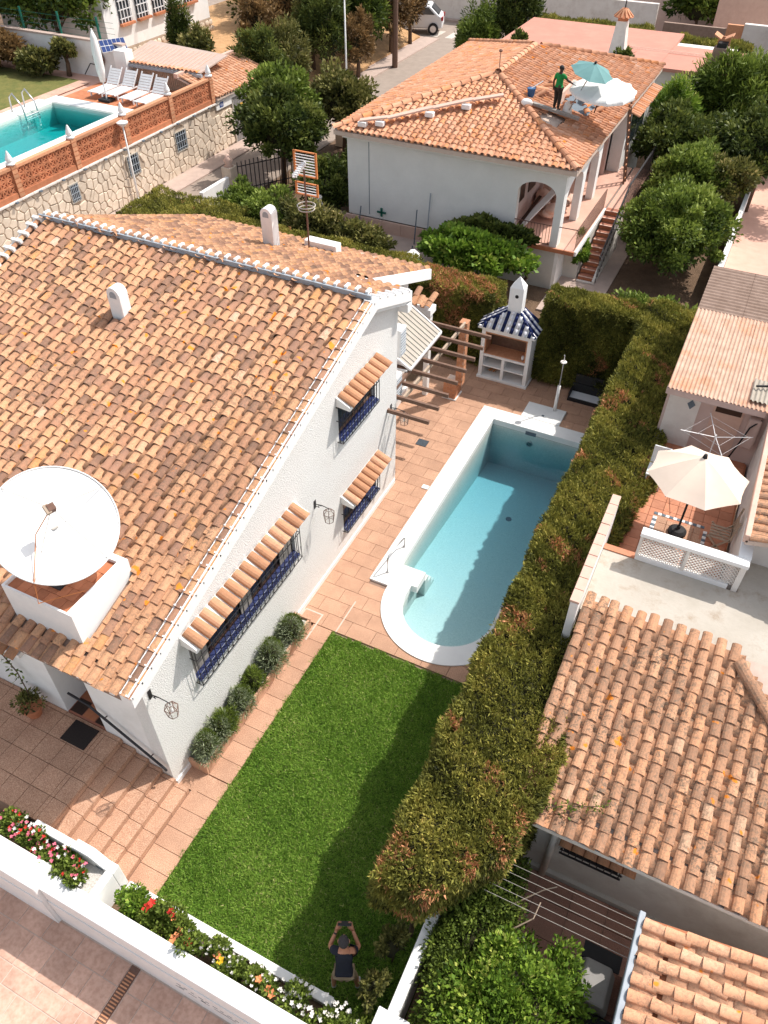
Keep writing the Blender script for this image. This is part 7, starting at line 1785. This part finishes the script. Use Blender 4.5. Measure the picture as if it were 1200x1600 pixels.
gtree(0, -15.6, 36.3, 2.6, 1.2, 1.4, 2.5, 'leafmid', 12000, .24, 'green roadside conifer left of the utility pole', aspect=.25)
gtree(0, -15.2, 39.3, 2.2, .9, 1.5, 2.2, 'leafbrown', 9000, .24, 'reddish brown dry shrub behind the utility pole by the street', aspect=.3)
gtree(0, -17.5, 39.8, 3.2, 1.7, 1.7, 2.6, 'leafmid', 11000, .28, 'tall green tree at the top edge left of the utility pole')
gtree(0, -20.5, 39.0, 3.0, 2.0, 1.6, 2.2, 'leafolive', 9000, .28, 'brown green tree at the top edge above the dry field')
gtree(0, -23.2, 41.0, 3.0, 2.2, 1.6, 2.0, 'leafbrown', 8000, .28, 'dry brown thicket at the top edge right of the white villa')
gtree(0, -20.6, 28.3, 2.3, .5, .5, 1.6, 'leafdark', 6000, .16, 'narrow dark conifer in front of the white villa, left one', aspect=.25)
gtree(0, -19.3, 27.9, 2.0, .75, .7, 1.1, 'leafolive', 2600, .17, 'sparse bushy sapling right of the narrow conifer at the villa', ncl=26)
gtree(0, -20.9, 26.6, 1.5, 1.6, .6, .45, 'leafolive', 6000, .15, 'low scrub behind the pale shed roof, left half', name='scrub', cat='scrub')
gtree(0, -18.0, 26.8, 1.6, 1.6, .6, .5, 'leafmid', 6000, .15, 'low green scrub behind the pale shed roof, right half', name='scrub', cat='scrub')
gtree(0, -26.2, 26.6, 4.0, 2.6, 1.6, 2.2, 'leafmid', 16000, .25, 'large dense climbing greenery above the green mesh fence', name='greenery', ncl=110)
gtree(0, -30.0, 26.4, 3.7, 1.9, 1.4, 1.5, 'leafolive', 9000, .25, 'brownish shrubs behind the green mesh fence at the left edge', name='shrub', cat='shrub')
gtree(0, -27.0, 29.0, 6.0, 1.8, 1.5, 2.0, 'leafdark', 9000, .3, 'tall palm like dark trees behind the greenery at the top left', aspect=.2)
gtree(0, -26.5, 23.0, 2.5, 1.8, .7, .85, 'leafbrown', 9000, .2, 'brownish clipped bushes against the upper garden wall', z0=1.8, name='bush', cat='bush')
gtree(0, -23.9, 22.9, 2.25, .8, .5, .5, 'leafolive', 5000, .18, 'yellowish low bush beside the brown bushes at the upper wall', z0=1.8, name='bush', cat='bush')
gtree(0, -22.8, 23.4, 2.75, .5, .4, .4, 'leafolive', 1800, .18, 'small round headed tree standing before the upper garden wall', z0=1.8, ncl=16, name='small_tree')
gtree(0, -26.6, 20.2, 2.7, 1.0, .9, 1.1, 'leafdark', 9000, .18, 'dark green bush in a white planter at the left edge of the lawn', z0=1.8, name='bush', cat='bush')
pw_ = thing('round_planter', 'low round white planter under the dark bush at the left edge', 'planter', (-26, 19.6, 1.8)); MB().lathe((-26.3, 19.9, 1.8), [(.8, 0), (.85, .45), (.7, .45)], 20).build('planter_ring', 'white', pw_)
gtree(0, -9.2, 36.6, 1.6, 1.0, 1.3, 1.5, 'leafmid', 10000, .22, 'light green feathery conifer left of the dark tall cypress at the top', aspect=.25)
gtree(0, -8.2, 38.8, 2.8, 1.25, 1.3, 3.0, 'leafdark', 15000, .22, 'tall dark cypress at the top edge behind the neighbour roof', ncl=90, aspect=.25)
tree('garden_shrub', 'dark dense bush in the gap between the big dark tree and the neighbour wall', 'shrub', -8.1, 19.6, 0, .9, 1.0, 1.0, .9, 'leafdark', 9000, .14, 50, .05, cr=.3)
tree('garden_shrub', 'dark tall bush against the left corner of the neighbour wall under the eave', 'shrub', -7.5, 21.8, 0, 1.2, .9, 1.2, 1.2, 'leafdark', 9000, .15, 50, .05, cr=.3)
jr = thing('garden_jar', 'pale rounded jar like planter in the shade left of the neighbour wall', 'jar', (-8.0, 17.6, 0)); MB().lathe((-7.6, 17.9, 0), [(.2, 0), (.32, .4), (.3, .9), (.16, 1.25), (.2, 1.35)], 16).build('jar_body', 'oldwhite', jr, smooth=True)
gtree(0, -18.4, 31.4, 2.2, 1.1, 1.1, 1.5, 'leafbrown', 3500, .2, 'thin dry brown shrub at the edge of the sandy field', ncl=30)
gtree(0, -17.2, 36.4, 2.6, 1.1, 1.2, 2.0, 'leafolive', 6000, .22, 'olive conifer between the sandy field and the street, upper one', aspect=.22)
gtree(0, -19.0, 36.0, 2.6, 1.2, 1.2, 2.0, 'leafbrown', 6000, .22, 'brown half dry conifer at the upper edge of the sandy field', aspect=.22)
gtree(0, -14.75, 34.6, 1.5, .5, 1.4, 1.4, 'leafbrown', 7000, .18, 'reddish dry shrub row along the sidewalk below the conifers', aspect=.3)
gtree(0, -15.1, 41.6, 2.2, .8, 1.2, 2.3, 'leafbrown', 8000, .22, 'reddish brown bush hiding the front of the parked car', aspect=.3)
gtree(0, -21.6, 37.2, 2.4, 1.6, 1.2, 1.5, 'leafolive', 7000, .22, 'dusty olive bush at the top edge beyond the sandy field')
for k, zz in enumerate((6.2, 5.8, 5.4)):
    t = thing('overhead_cable', ['upper thin overhead cable running left from the utility pole', 'middle thin overhead cable running left from the utility pole', 'lowest thin overhead cable running left from the utility pole'][k], 'cable', (-14, 37.2, zz))
    MB().tube([(-13.95, 37.2, zz), (-20, 32.5, zz-.9), (-26, 27.5, zz-.5)], .012, 4).build('cable', 'cable', t)
# property wall of the neighbour along the street
pw = thing('street_wall', 'low white wall with urn topped piers along the street before the neighbour house', 'wall', (-11, 30, 0))
bx('wall_body', 'white', pw, -11.1, -10.9, 27.2, 37.0, -.05, .85, .01); bx('wall_body', 'white', pw, -12.1, -11.95, 17.6, 19.2, -.05, .8, .01)
for y in (26.0, 28.0):
    bx('pier', 'stone', pw, -11.25, -10.8, y-.22, y+.22, -.05, 1.15, .02); MB().lathe((-11.02, y, 1.15), [(.2, 0), (.1, .06), (.18, .2), (.12, .32), (.04, .45)], 12).build('urn', 'trough', pw, smooth=True)
bx('pier', 'stone', pw, -12.25, -11.85, 19.2, 19.6, -.05, 1.1, .02); MB().lathe((-12.05, 19.4, 1.1), [(.18, 0), (.1, .06), (.17, .2), (.04, .4)], 12).build('urn', 'trough', pw, smooth=True)
gt = thing('iron_gate', 'black spiked iron gate at the street before the big dark tree', 'gate', (-11.5, 20.5, 0))
for k in range(14):
    x = -11.9+k*.1; y = 19.7+k*.12; MB().tube([(x, y, .05), (x, y, 1.15+.15*math.sin(k/13*math.pi*.5))], .018, 5).build('bar', 'iron', gt)
for zz in (.2, 1.0): MB().tube([(-11.9, 19.7, zz), (-10.6, 21.26, zz+.12)], .02, 5).build('rail', 'iron', gt)
bx('pier', 'stone', gt, -10.55, -10.25, 21.2, 21.55, 0, 1.5, .02)
# far wall, buildings
fw2 = thing('far_beige_wall', 'long beige boundary wall across the street junction at the top edge', 'wall', (-8, 48, 0)); bx('wall_body', 'oldwhite', fw2, -40, -3.0, 48.0, 48.3, -.05, 1.9); bx('sidewalk_kerb', 'pavement', fw2, -40, -3.0, 47.6, 47.99, -.05, .1)
MB().tube([(-13.2, 47.9, 0), (-13.2, 47.9, 2.4)], .05, 8).build('pipe', 'white', fw2)
bx('inner_wall', 'pinkwall', fw2, -9, 1, 50.5, 50.8, 0, 3.2)
pr2 = thing('pink_roofed_house', 'low house with large flat pink roof behind the neighbour roof', 'house', (-1, 34, 0))
bx('walls', 'oldwhite', pr2, -6.2, 2.6, 31.2, 35.6, -.05, 2.9)
bx('roof_slab', 'pinkroof', pr2, -6.6, .2, 31.0, 36.6, 2.9, 3.04); bx('roof_slab', 'pinkroof', pr2, .2, 3.1, 31.0, 34.6, 2.9, 3.02)
for k in range(3): bx('roof_seam', 'trough', pr2, -1.4, 3.0, 33.2+k*.16, 33.24+k*.16, 3.041, 3.05)
c1 = thing('tall_chimney', 'tapered grey white chimney with conical tiled cap on the pink roof', 'chimney', (-1.5, 31.3, 3)); 
m = MB(); z0_, z1_ = 3.04, 4.35; m.add([(-1.82, 31.1, z0_), (-1.18, 31.1, z0_), (-1.18, 31.7, z0_), (-1.82, 31.7, z0_), (-1.70, 31.2, z1_), (-1.32, 31.2, z1_), (-1.32, 31.6, z1_), (-1.70, 31.6, z1_)], [(0, 3, 2, 1), (4, 5, 6, 7), (0, 1, 5, 4), (1, 2, 6, 5), (2, 3, 7, 6), (3, 0, 4, 7)]); m.build('stack', 'oldwhite', c1)
MB().lathe((-1.51, 31.4, 4.35), [(.2, 0), (.2, .12), (.38, .13), (.1, .36), (.03, .42)], 14).build('cap', 'terra', c1); MB().tube([(-1.51, 31.4, 4.7), (-1.51, 31.4, 5.3)], [.03, .01], 6).build('spike', 'black', c1)
for k in range(12): a = k*math.pi/6; MB().beam((-1.51+.37*math.cos(a), 31.4+.37*math.sin(a), 4.50), (-1.51+.1*math.cos(a), 31.4+.1*math.sin(a), 4.74), .07, .03).build('cap_tile', 'brick', c1)
c2 = thing('brick_chimney', 'squat brown stone chimney with little tiled top at the right of the pink roof', 'chimney', (2.3, 31.4, 3)); bx('stack', 'corrdark', c2, 2.05, 2.6, 31.15, 31.65, 3.0, 3.85, .03); bx('top_opening', 'black', c2, 2.15, 2.5, 31.2, 31.6, 3.851, 4.0); MB().beam((2.1, 31.15, 4.2), (2.1, 31.7, 4.2), .3, .04, (.5, 0, 1)).build('cap_tile', 'brick', c2); MB().beam((2.5, 31.15, 4.2), (2.5, 31.7, 4.2), .3, .04, (-.5, 0, 1)).build('cap_tile', 'brick', c2); bx('post', 'brick', c2, 2.1, 2.55, 31.6, 31.66, 3.85, 4.15)
for (x0_, x1_, y_, lb_) in ((-7.2, -1.6, 38.2, 'row of clipped dark shrubs behind the pink roof, left of the tapered chimney'), (-.2, 3.0, 37.2, 'clipped dark shrubs behind the pink roof, between the two chimneys')):
    hedge('shrub_row', lb_, x0_, x1_, y_, y_+1.2, 0, 2.5, 5000, size=.2, sides='TS', seed=3, brown=lambda P: -.5)
hedge('shrub_row', 'dark conifer hedge running along the right side of the pink roof', 4.2, 6.5, 30.5, 40, 0, 2.6, 8000, size=.2, sides='TSW', seed=5, brown=lambda P: -.5)
for (x_, y_, lb_) in ((-1.0, 30.4, 'small dark conifer tips left of the brick chimney behind the neighbour eave'), (-5.6, 31.2, 'small shrub tips in front of the pink roof behind the neighbour ridge')):
    tree('shrub_tip', lb_, 'shrub', x_, y_, 0, 3.0, .45, .3, .55, 'leafdark', 1500, .16, 12, .04)
bt = thing('brown_tank', 'dark brown screen wall between beige buildings at the top right', 'wall', (0, 44, 0)); bx('screen', 'corrdark', bt, -1.9, 1.2, 44.0, 44.2, -.05, 1.9); bx('pier', 'brick', bt, 1.2, 2.0, 44.0, 44.2, -.05, 2.1); bx('wall_body', 'oldwhite', bt, 2.0, 4.0, 43.9, 44.2, -.05, 2.2)
wh = thing('far_white_building', 'plain white grey building with slit windows in the top right corner', 'building', (6, 48, 0)); bx('wall', 'oldwhite', wh, 3.3, 14, 49.5, 56, -.05, 5.0); bx('lower_wall', 'white', wh, 4.0, 14, 44.5, 44.8, -.05, 1.4)
for k in range(4): bx('slit_window', 'concrete', wh, 4.0+k*.6, 4.12+k*.6, 49.47, 49.499, 2.6, 3.5)
bx('roof_edge', 'brick', wh, 6.2, 14, 49.3, 49.49, 4.6, 5.1)
pb = thing('pink_gable', 'small building with pale pink roof at the top right beside trees', 'building', (2, 47, 0)); MB().prism([(.2, 47, 0), (3.2, 47, 0), (3.2, 47, 2.6), (1.7, 47, 3.4), (.2, 47, 2.6)], (0, 3, 0)).build('wall', 'trough', pb)
gtree(0, -.9, 48.5, 1.9, 1.6, 1.0, 1.3, 'leafmid', 5000, .3, 'green tree between the far walls at the top right')
# car
car = thing('parked_car', 'small white hatchback car parked at the junction beyond the trees, rear lamp red', 'car', (-15.6, 44.9, 0))
cx0, cy0 = -16.0, 44.6
prof = [(-1.55, .25), (-1.6, .62), (-1.35, .86), (-.75, 1.02), (-.45, 1.38), (.75, 1.42), (1.25, 1.0), (1.5, .88), (1.52, .3)]
def cp_(a, b, z): return (cx0+a*.95-b*.30, cy0+b*.95+a*.30, z)
MB().prism([cp_(a, -.72, z) for a, z in prof], Vector(cp_(0, .72, 0))-Vector(cp_(0, -.72, 0))).build('body', 'carbody', car, bevel=.08)
wn = [(-.62, 1.0), (-.38, 1.30), (.70, 1.34), (1.08, 1.0)]
for sd in (-1, 1): MB().prism([cp_(a, sd*.725, z) for a, z in wn], Vector(cp_(0, sd*.012, 0))-Vector(cp_(0, 0, 0))).build('side_window', 'glass', car)
MB().prism([cp_(1.30, -.58, .98), cp_(1.30, .58, .98), cp_(.86, .52, 1.38), cp_(.86, -.52, 1.38)], (0.02, 0.01, .02)).build('rear_window', 'glass', car)
for a in (-1.0, 1.0):
    for b in (-.72, .72):
        c = Vector(cp_(a, b, .3)); nv_ = (Vector(cp_(0, 1, 0))-Vector(cp_(0, 0, 0))).normalized()
        wh_ = MB().tube([c-nv_*.1, c+nv_*.1], .30, 18).build('wheel', 'black', car); MB().tube([c-nv_*.105, c+nv_*.105], .18, 12).build('rim', 'steel', wh_)
for b in (-.6, .6): MB().obox(cp_(1.50, b, .8), (1, .3, 0), (-.3, 1, 0), (0, 0, 1), .05, .12, .09).build('tail_lamp', 'red', car)
bx('number_plate', 'whitemetal', car, cx0+1.35, cx0+1.38, cy0+.3, cy0+.7, .45, .57)
# roadside verge wall in front of the left houses
print('objects', len(bpy.data.objects))
